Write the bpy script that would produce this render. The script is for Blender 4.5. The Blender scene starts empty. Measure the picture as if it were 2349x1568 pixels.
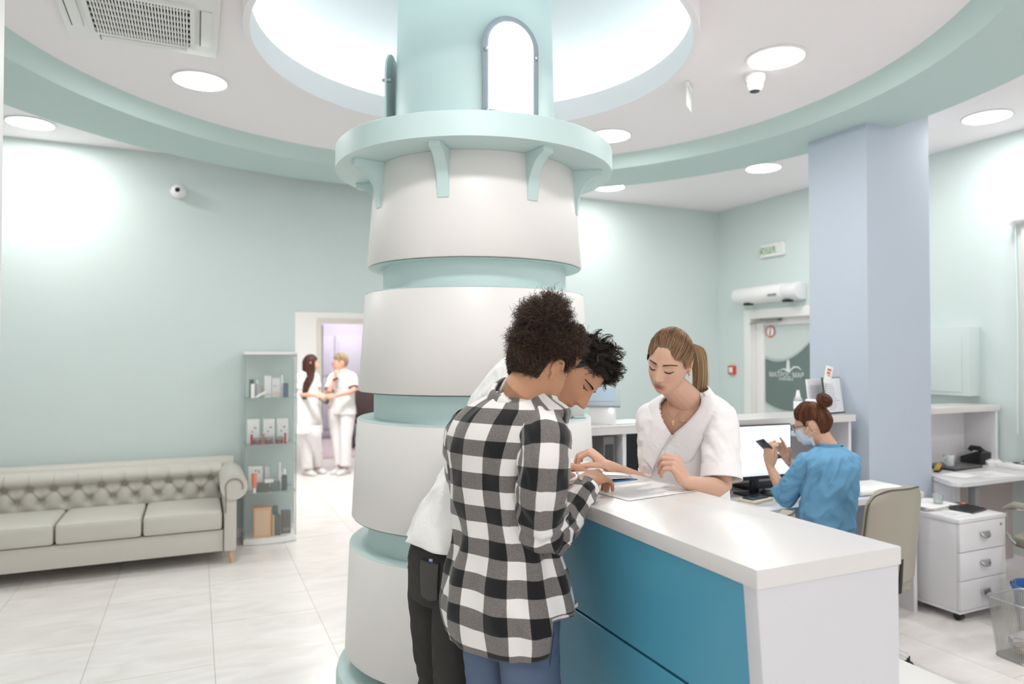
import bpy, bmesh, math, random
from mathutils import Vector, Matrix, noise
from math import sin, cos, pi, radians, sqrt, atan2, exp
import numpy as np
random.seed(7)
S = bpy.context.scene
COL = S.collection

# ---------------------------------------------------------------- camera geometry
FPX = 1602.0; CXP = 1174.5; CYP = 784.0; CAMH = 1.6
YAW = radians(24.36); PITCH = math.atan(28.75 / FPX)
FH = Vector((sin(YAW), cos(YAW), 0)); RT = Vector((cos(YAW), -sin(YAW), 0)); ZU = Vector((0, 0, 1))
FW = FH * cos(PITCH) + ZU * sin(PITCH); UP = ZU * cos(PITCH) - FH * sin(PITCH)
CAM = Vector((0, 0, CAMH))
def ray(px, py): return FW + RT * ((px - CXP) / FPX) - UP * ((py - CYP) / FPX)
def W(px, py, d): return CAM + ray(px, py) * d
def Zp(px, py, z):
    r = ray(px, py); return CAM + r * ((z - CAMH) / r.z)
def Xp(px, py, x):
    r = ray(px, py); return CAM + r * (x / r.x)
def Yp(px, py, y):
    r = ray(px, py); return CAM + r * (y / r.y)

# ---------------------------------------------------------------- materials
def lin(c):
    if isinstance(c, str):
        c = c.lstrip('#'); c = [int(c[i:i + 2], 16) / 255 for i in (0, 2, 4)]
    return [(x / 12.92 if x <= .04045 else ((x + .055) / 1.055) ** 2.4) for x in c]
MATS = {}
def mat(name, col, rough=.5, metal=0, spec=.5, bump=0, bscale=60, var=0, vscale=8, emit=None, es=0, trans=0, alpha=1, sheen=0, coat=0, sss=0, ior=None, bdist=.004):
    if name in MATS: return MATS[name]
    m = bpy.data.materials.new(name); m.use_nodes = True; nt = m.node_tree
    b = nt.nodes['Principled BSDF']; c = lin(col) + [1]
    b.inputs['Base Color'].default_value = c; b.inputs['Roughness'].default_value = rough
    b.inputs['Metallic'].default_value = metal; b.inputs['Specular IOR Level'].default_value = spec
    if trans: b.inputs['Transmission Weight'].default_value = trans
    if ior: b.inputs['IOR'].default_value = ior
    if alpha < 1: b.inputs['Alpha'].default_value = alpha
    if sheen: b.inputs['Sheen Weight'].default_value = sheen
    if coat: b.inputs['Coat Weight'].default_value = coat; b.inputs['Coat Roughness'].default_value = .08
    if sss:
        b.inputs['Subsurface Weight'].default_value = sss; b.inputs['Subsurface Radius'].default_value = (.012, .005, .003); b.inputs['Subsurface Scale'].default_value = 1
    if emit:
        b.inputs['Emission Color'].default_value = lin(emit) + [1]; b.inputs['Emission Strength'].default_value = es
    if bump or var:
        tc = nt.nodes.new('ShaderNodeTexCoord'); n = nt.nodes.new('ShaderNodeTexNoise')
        nt.links.new(tc.outputs['Object'], n.inputs['Vector'])
        if var:
            n.inputs['Scale'].default_value = vscale; n.inputs['Detail'].default_value = 6
            mx = nt.nodes.new('ShaderNodeMix'); mx.data_type = 'RGBA'
            mx.inputs[6].default_value = [max(0, x * (1 - var)) for x in c[:3]] + [1]; mx.inputs[7].default_value = [min(1, x * (1 + var)) for x in c[:3]] + [1]
            nt.links.new(n.outputs['Fac'], mx.inputs[0]); nt.links.new(mx.outputs[2], b.inputs['Base Color'])
        if bump:
            n2 = nt.nodes.new('ShaderNodeTexNoise'); n2.inputs['Scale'].default_value = bscale; n2.inputs['Detail'].default_value = 4
            nt.links.new(tc.outputs['Object'], n2.inputs['Vector'])
            bp = nt.nodes.new('ShaderNodeBump'); bp.inputs['Strength'].default_value = bump; bp.inputs['Distance'].default_value = bdist
            nt.links.new(n2.outputs['Fac'], bp.inputs['Height']); nt.links.new(bp.outputs['Normal'], b.inputs['Normal'])
            if bdist > .004: n2.inputs['Distortion'].default_value = 1.6; n2.inputs['Roughness'].default_value = .45
    MATS[name] = m; return m
def attr_mat(name, rough=.5, sss=0, spec=.4, bump=0, bscale=200, sheen=0):
    """base colour comes from the mesh's own colour attribute 'Col'"""
    m = mat(name, '#ffffff', rough, spec=spec, sss=sss, bump=bump, bscale=bscale, sheen=sheen)
    nt = m.node_tree; a = nt.nodes.new('ShaderNodeAttribute'); a.attribute_name = 'Col'
    nt.links.new(a.outputs['Color'], nt.nodes['Principled BSDF'].inputs['Base Color']); return m

M_wall = mat('wall_teal', '#d5e1df', .75, bump=.05, bscale=120)
M_blue = mat('pillar_blue', '#bcc6d3', .7, bump=.05, bscale=120)
M_ceil = mat('ceiling_white', '#faf5f7', .8)
M_teal = mat('teal_gloss', '#cadfdd', .45)
M_tealm = mat('teal_matt', '#c5d9d6', .7)
M_tower = mat('tower_white', '#efebe8', .4)
M_white = mat('white_laminate', '#e6e5e7', .3, var=.01)
M_gloss = mat('white_gloss', '#dcd9d7', .27, coat=.12)
M_whitem = mat('white_matt', '#f2f1f0', .6)
M_lamp = mat('lamp_glow', '#ffffff', .5, emit='#fffdf6', es=9)
M_cove = mat('cove_strip_glow', '#ffffff', .5, emit='#fbfdff', es=2.9)
M_box = mat('lightbox_glow', '#ffffff', .5, emit='#ffffff', es=2.2)
M_bluep = mat('desk_blue', '#4f9ab5', .33, spec=.45)
M_black = mat('black_plastic', '#17181a', .35)
M_dark = mat('dark_grey', '#3b3c3e', .4)
M_grey = mat('mid_grey', '#8d8f92', .4)
M_chrome = mat('chrome', '#e3e3e3', .12, metal=1)
M_steel = mat('steel', '#b9babb', .3, metal=1)
M_glass = mat('clear_glass', '#f4fbf9', .02, trans=1, ior=1.45)
M_sofa = mat('sofa_leather', '#c9c5bc', .5, bump=.15, bscale=180)
M_wood = mat('light_wood', '#d9b48a', .45, var=.12, vscale=30)
M_chair = mat('chair_leather', '#a29c8e', .45, bump=.12, bscale=220)
M_chairp = mat('chair_piping', '#57534b', .5)
M_paper = mat('paper', '#f7f6f4', .7)
M_card = mat('blue_folder', '#3c6f9c', .5)

# ---------------------------------------------------------------- mesh helpers
class MB:
    def __init__(s): s.bm = bmesh.new(); s.X = None; s.mi = 0
    def _v(s, p):
        p = Vector(p)
        return s.bm.verts.new(s.X @ p if s.X is not None else p)
    def faces(s, pts, fs):
        vs = [s._v(p) for p in pts]; out = []
        for f in fs:
            try:
                fc = s.bm.faces.new([vs[i] for i in f]); fc.material_index = s.mi; out.append(fc)
            except ValueError: pass
        return vs, out
    def box(s, x0, x1, y0, y1, z0, z1, bev=0):
        pts = [(x, y, z) for x in (x0, x1) for y in (y0, y1) for z in (z0, z1)]
        vs, fs = s.faces(pts, [(0, 1, 3, 2), (4, 6, 7, 5), (0, 4, 5, 1), (2, 3, 7, 6), (0, 2, 6, 4), (1, 5, 7, 3)])
        if bev:
            es = list({e for f in fs for e in f.edges})
            bmesh.ops.bevel(s.bm, geom=es, offset=bev, segments=2, affect='EDGES', profile=.6)
        return s
    def prism(s, poly, h, axis='z', bev=0):
        """poly 2d list; extruded along axis from h[0] to h[1]"""
        def P(a, b, c): return {'z': (a, b, c), 'y': (a, c, b), 'x': (c, a, b)}[axis]
        n = len(poly); pts = [P(a, b, h[0]) for a, b in poly] + [P(a, b, h[1]) for a, b in poly]
        fs = [tuple(range(n - 1, -1, -1)), tuple(range(n, 2 * n))] + [(i, (i + 1) % n, n + (i + 1) % n, n + i) for i in range(n)]
        vs, f = s.faces(pts, fs)
        if bev:
            bmesh.ops.bevel(s.bm, geom=list({e for q in f[:2] for e in q.edges}), offset=bev, segments=2, affect='EDGES', profile=.6)
        return s
    def lathe(s, prof, c=(0, 0, 0), n=48, a0=0, a1=2 * pi, closed=False):
        full = abs(a1 - a0 - 2 * pi) < 1e-6; m = n if full else n + 1
        pts = []
        for j in range(m):
            a = a0 + (a1 - a0) * j / n
            for r, z in prof: pts.append((c[0] + r * cos(a), c[1] + r * sin(a), c[2] + z))
        k = len(prof); fs = []
        for j in range(n):
            j2 = (j + 1) % m
            for i in range(k - 1 if not closed else k):
                i2 = (i + 1) % k
                fs.append((j * k + i, j2 * k + i, j2 * k + i2, j * k + i2))
        s.faces(pts, fs); return s
    def cyl(s, p0, p1, r0, r1=None, n=20, cap=True):
        r1 = r0 if r1 is None else r1; p0 = Vector(p0); p1 = Vector(p1); t = (p1 - p0).normalized()
        a = t.orthogonal().normalized(); b = t.cross(a)
        pts = [p0 + (a * cos(2 * pi * i / n) + b * sin(2 * pi * i / n)) * r0 for i in range(n)] + [p1 + (a * cos(2 * pi * i / n) + b * sin(2 * pi * i / n)) * r1 for i in range(n)]
        fs = [(i, (i + 1) % n, n + (i + 1) % n, n + i) for i in range(n)]
        if cap: fs += [tuple(range(n - 1, -1, -1)), tuple(range(n, 2 * n))]
        s.faces(pts, fs); return s
    def tube(s, pts, r, n=10, cap=True, flat=1.0):
        pts = [Vector(p) for p in pts]; k = len(pts)
        rs = r if isinstance(r, (list, tuple)) else [r] * k
        t0 = (pts[1] - pts[0]).normalized(); a = t0.orthogonal().normalized(); V = []
        for i in range(k):
            t = (pts[min(i + 1, k - 1)] - pts[max(i - 1, 0)]).normalized()
            a = (a - t * a.dot(t)).normalized(); b = t.cross(a)
            V += [pts[i] + (a * cos(2 * pi * j / n) + b * sin(2 * pi * j / n) * flat) * rs[i] for j in range(n)]
        fs = [(i * n + j, i * n + (j + 1) % n, (i + 1) * n + (j + 1) % n, (i + 1) * n + j) for i in range(k - 1) for j in range(n)]
        if cap: fs += [tuple(range(n - 1, -1, -1)), tuple(range((k - 1) * n, k * n))]
        s.faces(V, fs); return s
    def sph(s, c, r, sub=2, sc=(1, 1, 1)):
        mtx = Matrix.Translation(c) @ Matrix.Diagonal((r * sc[0], r * sc[1], r * sc[2], 1))
        if s.X is not None: mtx = s.X @ mtx
        before = len(s.bm.faces)
        bmesh.ops.create_icosphere(s.bm, subdivisions=sub, radius=1, matrix=mtx)
        s.bm.faces.ensure_lookup_table()
        for f in s.bm.faces[before:]: f.material_index = s.mi
        return s
    def grid(s, f, nu, nv, closeu=False):
        pts = [f(i / (nu if closeu else nu - 1), j / (nv - 1)) for i in range(nu) for j in range(nv)]
        fs = []
        for i in range(nu if closeu else nu - 1):
            i2 = (i + 1) % nu
            for j in range(nv - 1): fs.append((i * nv + j, i2 * nv + j, i2 * nv + j + 1, i * nv + j + 1))
        s.faces(pts, fs); return s
    def build(s, name, m, parent=None, smooth=True, angle=35, loc=None):
        me = bpy.data.meshes.new(name)
        if s.bm.faces: bmesh.ops.recalc_face_normals(s.bm, faces=s.bm.faces[:])
        off = Vector((0, 0, 0))
        if parent is not None: off = wloc(parent)
        elif loc is not None: off = Vector(loc)
        if off.length: bmesh.ops.translate(s.bm, verts=s.bm.verts[:], vec=-off)
        s.bm.to_mesh(me); s.bm.free()
        for q in (m if isinstance(m, (list, tuple)) else [m]): me.materials.append(q)
        return link(name, me, parent, smooth, angle, loc)
def wloc(o):
    v = Vector((0, 0, 0))
    while o is not None: v += o.location; o = o.parent
    return v
def link(name, me, parent=None, smooth=True, angle=35, loc=None):
    o = bpy.data.objects.new(name, me); COL.objects.link(o)
    if smooth and len(me.polygons):
        me.shade_smooth()
        if angle < 180: me.set_sharp_from_angle(angle=radians(angle))
    if parent is not None: o.parent = parent
    elif loc is not None: o.location = loc
    return o
def tag(o, label, cat, group=None, kind=None):
    o['label'] = label; o['category'] = cat
    if group: o['group'] = group
    if kind: o['kind'] = kind
    return o
def thing(name, label, cat, loc, group=None):
    o = bpy.data.objects.new(name, None); COL.objects.link(o); o.location = loc; o.empty_display_size = .05
    return tag(o, label, cat, group)
def struct(name, mb, m, label, cat, **k):
    o = mb.build(name, m, **k); o['kind'] = 'structure'; o['label'] = label; o['category'] = cat; return o
def copy_tree(o, parent=None):
    c = o.copy(); COL.objects.link(c)
    if parent is not None: c.parent = parent
    for ch in list(o.children): copy_tree(ch, c)
    return c
def text_mb(mb, txt, size, M, depth=.001):
    """letters as mesh faces added to an MB, in the plane of M (x right, y up)"""
    cu = bpy.data.curves.new('t', 'FONT'); cu.body = txt; cu.size = size; cu.extrude = depth; cu.align_x = 'CENTER'; cu.align_y = 'CENTER'
    ob = bpy.data.objects.new('t', cu); COL.objects.link(ob); dg = bpy.context.evaluated_depsgraph_get(); dg.update()
    me = ob.evaluated_get(dg).to_mesh(); pts = [M @ v.co for v in me.vertices]
    mb.faces(pts, [tuple(p.vertices) for p in me.polygons]); ob.to_mesh_clear()
    bpy.data.objects.remove(ob); bpy.data.curves.remove(cu)
# ================================================================ THE ROOM
YW = 6.6; XW = 5.71; HC = 3.31; ZI = 3.25; ZS = 3.152
CC = Vector((1.314, 3.366, 0)); RI = 2.36; RIL = 2.45; RO = 3.04
XL = -3.4; YB = -3.2; XFAR = 3.2; YFAR = 10.8

# floor with large stone tiles
mf = mat('floor_tiles', '#f2ede7', .28, spec=.4); nt = mf.node_tree; bs = nt.nodes['Principled BSDF']
tc = nt.nodes.new('ShaderNodeTexCoord'); mp = nt.nodes.new('ShaderNodeMapping'); br = nt.nodes.new('ShaderNodeTexBrick')
mp.inputs['Rotation'].default_value[2] = radians(90); mp.inputs['Location'].default_value = (.35, -.1, 0)
nt.links.new(tc.outputs['Object'], mp.inputs['Vector']); nt.links.new(mp.outputs['Vector'], br.inputs['Vector'])
br.inputs['Scale'].default_value = 1; br.inputs['Brick Width'].default_value = 1.2; br.inputs['Row Height'].default_value = .6
br.inputs['Mortar Size'].default_value = .0022; br.inputs['Mortar Smooth'].default_value = .2; br.offset = .5
br.inputs['Color1'].default_value = lin('#f3eeea') + [1]; br.inputs['Color2'].default_value = lin('#f7f3f0') + [1]; br.inputs['Mortar'].default_value = lin('#c9c0b6') + [1]
nz = nt.nodes.new('ShaderNodeTexNoise'); nz.inputs['Scale'].default_value = 2.2; nz.inputs['Detail'].default_value = 9; nz.inputs['Distortion'].default_value = 1.2
mp2 = nt.nodes.new('ShaderNodeMapping'); mp2.inputs['Scale'].default_value = (1, 3, 1)
nt.links.new(tc.outputs['Object'], mp2.inputs['Vector']); nt.links.new(mp2.outputs['Vector'], nz.inputs['Vector'])
cr = nt.nodes.new('ShaderNodeValToRGB'); cr.color_ramp.elements[0].position = .3; cr.color_ramp.elements[0].color = (.86, .84, .82, 1); cr.color_ramp.elements[1].position = .65; cr.color_ramp.elements[1].color = (1, 1, 1, 1)
mx = nt.nodes.new('ShaderNodeMix'); mx.data_type = 'RGBA'; mx.blend_type = 'MULTIPLY'; mx.inputs[0].default_value = .8
nt.links.new(nz.outputs['Fac'], cr.inputs['Fac']); nt.links.new(br.outputs['Color'], mx.inputs[6]); nt.links.new(cr.outputs['Color'], mx.inputs[7]); nt.links.new(mx.outputs[2], bs.inputs['Base Color'])
b = MB(); b.box(XL, XW + .1, YB, 14.2, -.1, 0); struct('floor', b, mf, 'pale beige large-format stone tile floor', 'floor')

# back wall with an opening to the corridor
OX0 = .823; OX1 = 1.95; OZ = 2.0
b = MB(); b.box(XL - .1, OX0, YW, YW + .18, 0, HC + .2); b.box(OX1, XW + .1, YW, YW + .18, 0, HC + .2); b.box(OX0, OX1, YW, YW + .18, OZ, HC + .2)
struct('wall_back', b, M_wall, 'long pale teal back wall with a corridor opening', 'wall')
# right wall with the entrance door opening
DY0 = 4.86; DY1 = 6.17; DZ = 2.1; WY0 = 1.6; WY1 = 3.22; WZ0 = .78; WZ1 = 2.55
b = MB(); b.box(XW, XW + .25, DY1, YW + .2, 0, HC + .2); b.box(XW, XW + .25, WY1, DY0, 0, HC + .2); b.box(XW, XW + .25, DY0, DY1, DZ, HC + .2)
b.box(XW, XW + .25, YB, WY0, 0, HC + .2); b.box(XW, XW + .25, WY0, WY1, 0, WZ0); b.box(XW, XW + .25, WY0, WY1, WZ1, HC + .2)
struct('wall_right', b, M_wall, 'pale teal right wall with the entrance door', 'wall')
b = MB(); b.box(XL - .15, XL, YB, YW, 0, HC + .2); struct('wall_left', b, M_wall, 'pale teal left wall beyond the sofa', 'wall')
b = MB(); ws = [(-2.6, -1.0), (-.2, 1.6), (2.4, 4.2)]; xs = [XL] + [x for w_ in ws for x in w_] + [XW]  # unseen wall added behind the viewer: limits outside light and bounces lamp light
for i in range(0, len(xs), 2): b.box(xs[i], xs[i + 1], YB - .15, YB, 0, HC + .1)
for w_ in ws: b.box(w_[0], w_[1], YB - .15, YB, 0, .9); b.box(w_[0], w_[1], YB - .15, YB, 2.4, HC + .1)
struct('wall_front', b, M_whitem, 'unseen white wall with window openings, added behind the viewer to bounce light', 'wall')
# white wall end at the left edge of the view
p = W(7, 300, 2.2)
b = MB(); b.box(p.x - .9, p.x, p.y - .12, p.y, 0, HC); struct('trim_1', b, M_whitem, 'white wall end at the left edge', 'wall end')
b = MB(); b.box(XL, OX0, YW - .012, YW, 0, .075, .003); b.box(OX1, XW, YW - .012, YW, 0, .075, .003)
struct('baseboard_back', b, M_ceil, 'thin pale skirting along the back wall', 'skirting')
b = MB(); b.box(XW - .012, XW, WY1 - 3, DY0, 0, .075, .003)
struct('baseboard_right', b, M_ceil, 'thin pale skirting along the right wall', 'skirting')

# ceilings
NA = 144
def ringface(b, r0, z0, r1, z1): b.lathe([(r0, z0), (r1, z1)], CC, NA)
b = MB()
angs = sorted(set([2 * pi * i / NA for i in range(NA)] + [atan2(y - CC.y, x - CC.x) % (2 * pi) for x in (XL, XW) for y in (YB, YW)]))
def edge(a):
    dx, dy = cos(a), sin(a); t = 1e9
    if dx > 1e-9: t = min(t, (XW - CC.x) / dx)
    if dx < -1e-9: t = min(t, (XL - CC.x) / dx)
    if dy > 1e-9: t = min(t, (YW - CC.y) / dy)
    if dy < -1e-9: t = min(t, (YB - CC.y) / dy)
    return (CC.x + dx * t, CC.y + dy * t)
n = len(angs); pts = []
for a in angs:
    e = edge(a); pts += [(CC.x + (RO - .02) * cos(a), CC.y + (RO - .02) * sin(a), HC), (e[0], e[1], HC), (CC.x + (RO - .02) * cos(a), CC.y + (RO - .02) * sin(a), HC + .12), (e[0], e[1], HC + .12)]
b.faces(pts, [(4 * i, 4 * i + 1, 4 * ((i + 1) % n) + 1, 4 * ((i + 1) % n)) for i in range(n)] + [(4 * i + 2, 4 * i + 3, 4 * ((i + 1) % n) + 3, 4 * ((i + 1) % n) + 2) for i in range(n)])
struct('ceiling', b, M_ceil, 'flat white outer ceiling around the teal ring', 'ceiling', angle=20)
# circular teal bulkhead ring
b = MB(); b.lathe([(RI, ZI + .04), (RI, ZI), (RIL, ZS), (RO, ZS), (RO, HC + .1), (RI, HC + .1)], CC, NA, closed=True)
o = struct('trim_2', b, M_tealm, 'teal curved bulkhead ring under the ceiling', 'bulkhead', angle=30)
# inner disc ceiling with cove
RC = 1.10
b = MB(); b.lathe([(RC + .03, ZI), (RI + .01, ZI), (RI + .01, ZI + .02), (RC + .03, ZI + .02)], CC, NA, closed=True)
b2 = b; struct('trim_3', b, M_ceil, 'flat white disc ceiling inside the teal ring', 'ceiling', angle=30)
b = MB(); b.lathe([(RC, 3.135), (RC + .03, 3.135), (RC + .03, ZI + .025), (RC, ZI + .025)], CC, NA, closed=True)
struct('trim_4', b, M_ceil, 'white lip around the glowing cove', 'cove lip', angle=30)
b = MB(); prof = [(RC + .03, ZI + .02), (1.40, ZI + .02)] + [(1.40 - .25 * (1 - cos(t * pi / 2 / 6)), ZI + .04 + .30 * sin(t * pi / 2 / 6)) for t in range(7)] + [(.9, 3.66), (.3, 3.72)]
b.lathe(prof, CC, NA)
struct('trim_5', b, mat('cove_dome', '#dfe8ea', .75), 'pale blue domed cove round the lighthouse top', 'cove', angle=50)
b = MB(); b.lathe([(1.22, ZI + .03), (1.30, ZI + .03), (1.30, ZI + .05), (1.22, ZI + .05)], CC, NA, closed=True)
o = b.build('cove_light_strip', M_cove); tag(o, 'circular white LED strip hidden in the cove above the lighthouse column', 'light strip')

# square pillar
b = MB(); b.box(4.075, 4.70, 3.255, 3.74, 0, HC + .05); struct('trim_6', b, M_blue, 'square lavender blue structural pillar', 'pillar')

# corridor and far room behind the opening
b = MB(); b.box(-.2, -.05, YW + .18, YFAR, 0, 2.9); b.box(XFAR + 1.3, XFAR + 1.45, YW + .18, 14.2, 0, 2.9)
struct('wall_corridor', b, M_whitem, 'white side walls of the corridor', 'wall')
FX0 = Yp(737, 900, YFAR).x; FX1 = FX0 + .98; FZ = 2.08
b = MB(); b.box(-.2, FX0 - .06, YFAR, YFAR + .15, 0, 2.9); b.box(FX1 + .06, XFAR + 1.4, YFAR, YFAR + .15, 0, 2.9); b.box(FX0 - .06, FX1 + .06, YFAR, YFAR + .15, FZ + .06, 2.9)
struct('wall_far', b, M_whitem, 'white wall at the end of the corridor', 'wall')
b = MB(); b.box(-.2, XFAR + 1.4, YW + .18, 14.2, 2.75, 2.85); struct('ceiling_corridor', b, M_ceil, 'white corridor ceiling', 'ceiling')
b = MB(); fr = .07
b.box(FX0 - fr, FX0, YFAR - .02, YFAR + .16, 0, FZ + fr, .004); b.box(FX1, FX1 + fr, YFAR - .02, YFAR + .16, 0, FZ + fr, .004); b.box(FX0, FX1, YFAR - .02, YFAR + .16, FZ, FZ + fr, .004)
struct('door_2', b, mat('door_frame_cream', '#d8d4cd', .5), 'cream door frame at the end of the corridor', 'door frame')
M_lav = mat('lavender_grey', '#b5afbd', .6)
b = MB(); b.box(FX0 - 1, XFAR + 1.3, 14.0, 14.2, 0, 2.8); b.box(FX0 - .9, FX0 - .8, YFAR + .15, 14, 0, 2.8)
struct('wall_room', b, M_lav, 'lavender grey wall of the far room', 'wall')
b = MB(); b.box(FX0 - .8, XFAR + 1.3, YFAR + .18, 14, .001, .012); o = struct('floor_room', b, mat('pink_floor', '#c9b6bc', .5), 'pinkish floor of the far room', 'floor')

# lavender wardrobe doors in the far room
t = thing('wardrobe', 'lavender grey panelled wardrobe seen through the far doorway', 'wardrobe', (2.6, 13.6, 0))
b = MB(); b.box(1.75, 4.3, 13.45, 13.95, 0, 2.5); b.build('body', M_lav, t)
for k in range(4):
    d = MB(); x0 = 1.77 + k * .63
    d.box(x0, x0 + .6, 13.42, 13.45, .08, 1.95, .006); d.box(x0 + .06, x0 + .54, 13.405, 13.42, .2, 1.1, .01); d.box(x0 + .06, x0 + .54, 13.405, 13.42, 1.2, 1.85, .01); dd = d.build('door', M_lav, t)
    h = MB(); h.tube([(x0 + .55, 13.40, 1.0), (x0 + .55, 13.37, 1.02), (x0 + .55, 13.37, 1.14), (x0 + .55, 13.40, 1.16)], .006); h.build('handle', M_steel, dd)
# open far door leaf with a lever
t = thing('open_door', 'grey door leaf standing open inside the far doorway', 'door', (FX0 + .01, YFAR + .2, 0))
b = MB(); b.box(FX0 + .012, FX0 + .052, YFAR + .17, YFAR + 1.0, .01, 2.05, .004); b.build('leaf', mat('door_grey', '#9d9aa1', .5), t)
b = MB(); b.cyl((FX0 + .052, YFAR + .9, 1.0), (FX0 + .1, YFAR + .9, 1.0), .008); b.cyl((FX0 + .1, YFAR + .9, 1.0), (FX0 + .1, YFAR + .78, 1.0), .008); b.build('handle', M_steel, t)

# ================================================================ LIGHTHOUSE COLUMN
A0 = atan2(-CC.y, -CC.x)   # direction from column towards the room's front
t = thing('lighthouse_column', 'round lighthouse-shaped column of white and teal bands in the middle of the room', 'column', (CC.x, CC.y, 0))
bands = [(2.033, 2.516, .548, .512), (1.421, 1.898, .588, .557), (.809, 1.284, .618, .594), (.165, .676, .648, .628)]
for z0, z1, r0, r1 in bands:
    b = MB(); e = .004
    b.lathe([(.35, z0), (r0 - e, z0), (r0, z0 + e), (r1, z1 - e), (r1 - e, z1)], CC, 96); b.build('white_band', M_tower, t, angle=50)
b = MB(); b.lathe([(.545, .10), (.545, .676), (.52, .79), (.512, 1.29), (.512, 1.43), (.47, 1.87), (.466, 2.06), (.45, 2.3)], CC, 96)
b.lathe([(.50, .680), (.620, .680), (.626, .676)], CC, 96); b.lathe([(.48, 1.288), (.586, 1.288), (.592, 1.284)], CC, 96); b.lathe([(.45, 1.902), (.549, 1.902), (.555, 1.898)], CC, 96)
b.lathe([(.5, .161), (.640, .161)], CC, 96); b.lathe([(.45, .805), (.612, .805)], CC, 96); b.lathe([(.45, 1.417), (.58, 1.417)], CC, 96); b.lathe([(.4, 2.029), (.54, 2.029)], CC, 96)
b.build('teal_core', M_teal, t, angle=50)
b = MB(); b.lathe([(.3, .085), (.655, .085), (.681, .075), (.690, .045), (.690, 0)], CC, 96); b.build('plinth', M_teal, t, angle=50)
b = MB(); b.lathe([(.40, 2.516), (.704, 2.516), (.704, 2.621), (.699, 2.626), (.40, 2.63)], CC, 96); b.build('gallery', M_teal, t, angle=40)
b = MB(); b.lathe([(.415, 2.62), (.397, 3.4), (.395, 3.71)], CC, 96); b.build('lantern', M_teal, t, angle=50)
def bracket(a):
    b = MB(); b.X = Matrix.Translation((CC.x, CC.y, 0)) @ Matrix.Rotation(a, 4, 'Z')
    pr = [(.50, 2.516), (.655, 2.516), (.655, 2.490)] + [(.640 - .105 * sin(q * pi / 16), 2.488 - .165 * (1 - cos(q * pi / 16)) - .0 * q) for q in range(1, 8)] + [(.533, 2.32), (.533, 2.30), (.50, 2.30)]
    b.prism([(x, z) for x, z in pr], (-.027, .027), 'y', .003)
    return b
AX = atan2(-CC.y, -CC.x)
for k in range(8):
    # angle measured from the direction facing the room's front, positive to the right
    a = AX + radians(-15.5 + 45 * k)
    bracket(a).build('bracket', M_teal, t, angle=30)
M_acr = mat('acrylic_edge', '#8f9aa2', .08, spec=.8)
def archpoly(w, h, r=None, n=20):
    r = w / 2; return [(-w / 2, 0), (w / 2, 0)] + [(r * cos(q * pi / n), h - r + r * sin(q * pi / n)) for q in range(n + 1)]
for k in (0, 1, 2):
    a = AX + radians(22 + 120 * k)
    X = Matrix.Translation((CC.x, CC.y, 2.69)) @ Matrix.Rotation(a, 4, 'Z')
    b = MB(); b.X = X; b.prism(archpoly(.285, .475), (.432, .442), 'x', .002); w = b.build('arched_window', M_acr if k == 0 else M_teal, t, angle=30)
    b = MB(); b.X = X @ Matrix.Translation((0, 0, .03)); b.prism(archpoly(.224, .416), (.443, .447), 'x'); b.build('pane', M_box if k == 0 else M_teal, w, angle=30)
    for (yy, zz) in ((-.125, .02), (.125, .02), (-.13, .30), (.13, .30)):
        b = MB(); b.X = X; b.cyl((.41, yy, zz), (.452, yy, zz), .009, n=14); b.sph((.452, yy, zz), .009, 1); b.build('bolt', M_steel, w)

# ================================================================ CEILING FIXTURES
def lamp(x, y, z, label, r=.15, e=None):
    t = thing('ceiling_downlight', label, 'ceiling light', (x, y, z), 'round ceiling downlights')
    b = MB(); b.lathe([(r, 0), (r + .010, 0), (r + .013, -.004), (r + .006, -.010), (r - .002, -.010)], (x, y, z), 48); b.build('trim_ring', M_whitem, t)
    b = MB(); b.lathe([(0, -.012), (r * .9, -.012), (r, -.008), (r, 0)], (x, y, z), 48); b.build('diffuser', M_lamp, t, angle=60)
    L = bpy.data.lights.new('downlight', 'AREA'); L.shape = 'DISK'; L.size = 2 * r * .9; L.energy = e or LAMPW; L.color = (1, .985, .985)
    lo = bpy.data.objects.new('light', L); COL.objects.link(lo); lo.location = (0, 0, -.02); lo.parent = t
LAMPW = 5.8
def lampat(px, py, z, label, e=None): p = Zp(px, py, z); lamp(p.x, p.y, z, label, e=e)
lampat(459, 184, ZI, 'bright round downlight between the air conditioner and the cove')
lampat(1780, 131, ZI, 'bright round downlight above the white smoke detector')
lampat(1399, 310, ZI, 'round downlight partly hidden by the lighthouse gallery')
lampat(70, 281, HC, 'round downlight at the far left over the sofa', 6)
lampat(2264, 267, HC, 'round downlight at the far right beyond the blue pillar', 4)
lampat(1751, 384, HC, 'round downlight left of the blue pillar beyond the ring', 3.5)
lampat(1398, 428, HC, 'round downlight under the curved ring edge beside the lighthouse', 3)
lamp(CC.x + 1.75 * cos(AX), CC.y + 1.75 * sin(AX), ZI, 'round downlight overhead in front of the lighthouse')
for (x, y, l) in ((-1.6, 2.2, 'unseen extra round downlight overhead to the left of the viewer'), (4.6, .6, 'unseen extra round downlight overhead to the right of the viewer'), (.5, -1.2, 'unseen extra round downlight overhead behind the viewer')):
    lamp(x, y, HC, l, e=10)  # unseen extra lamps, stronger than the visible ones, added to brighten the room

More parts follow.
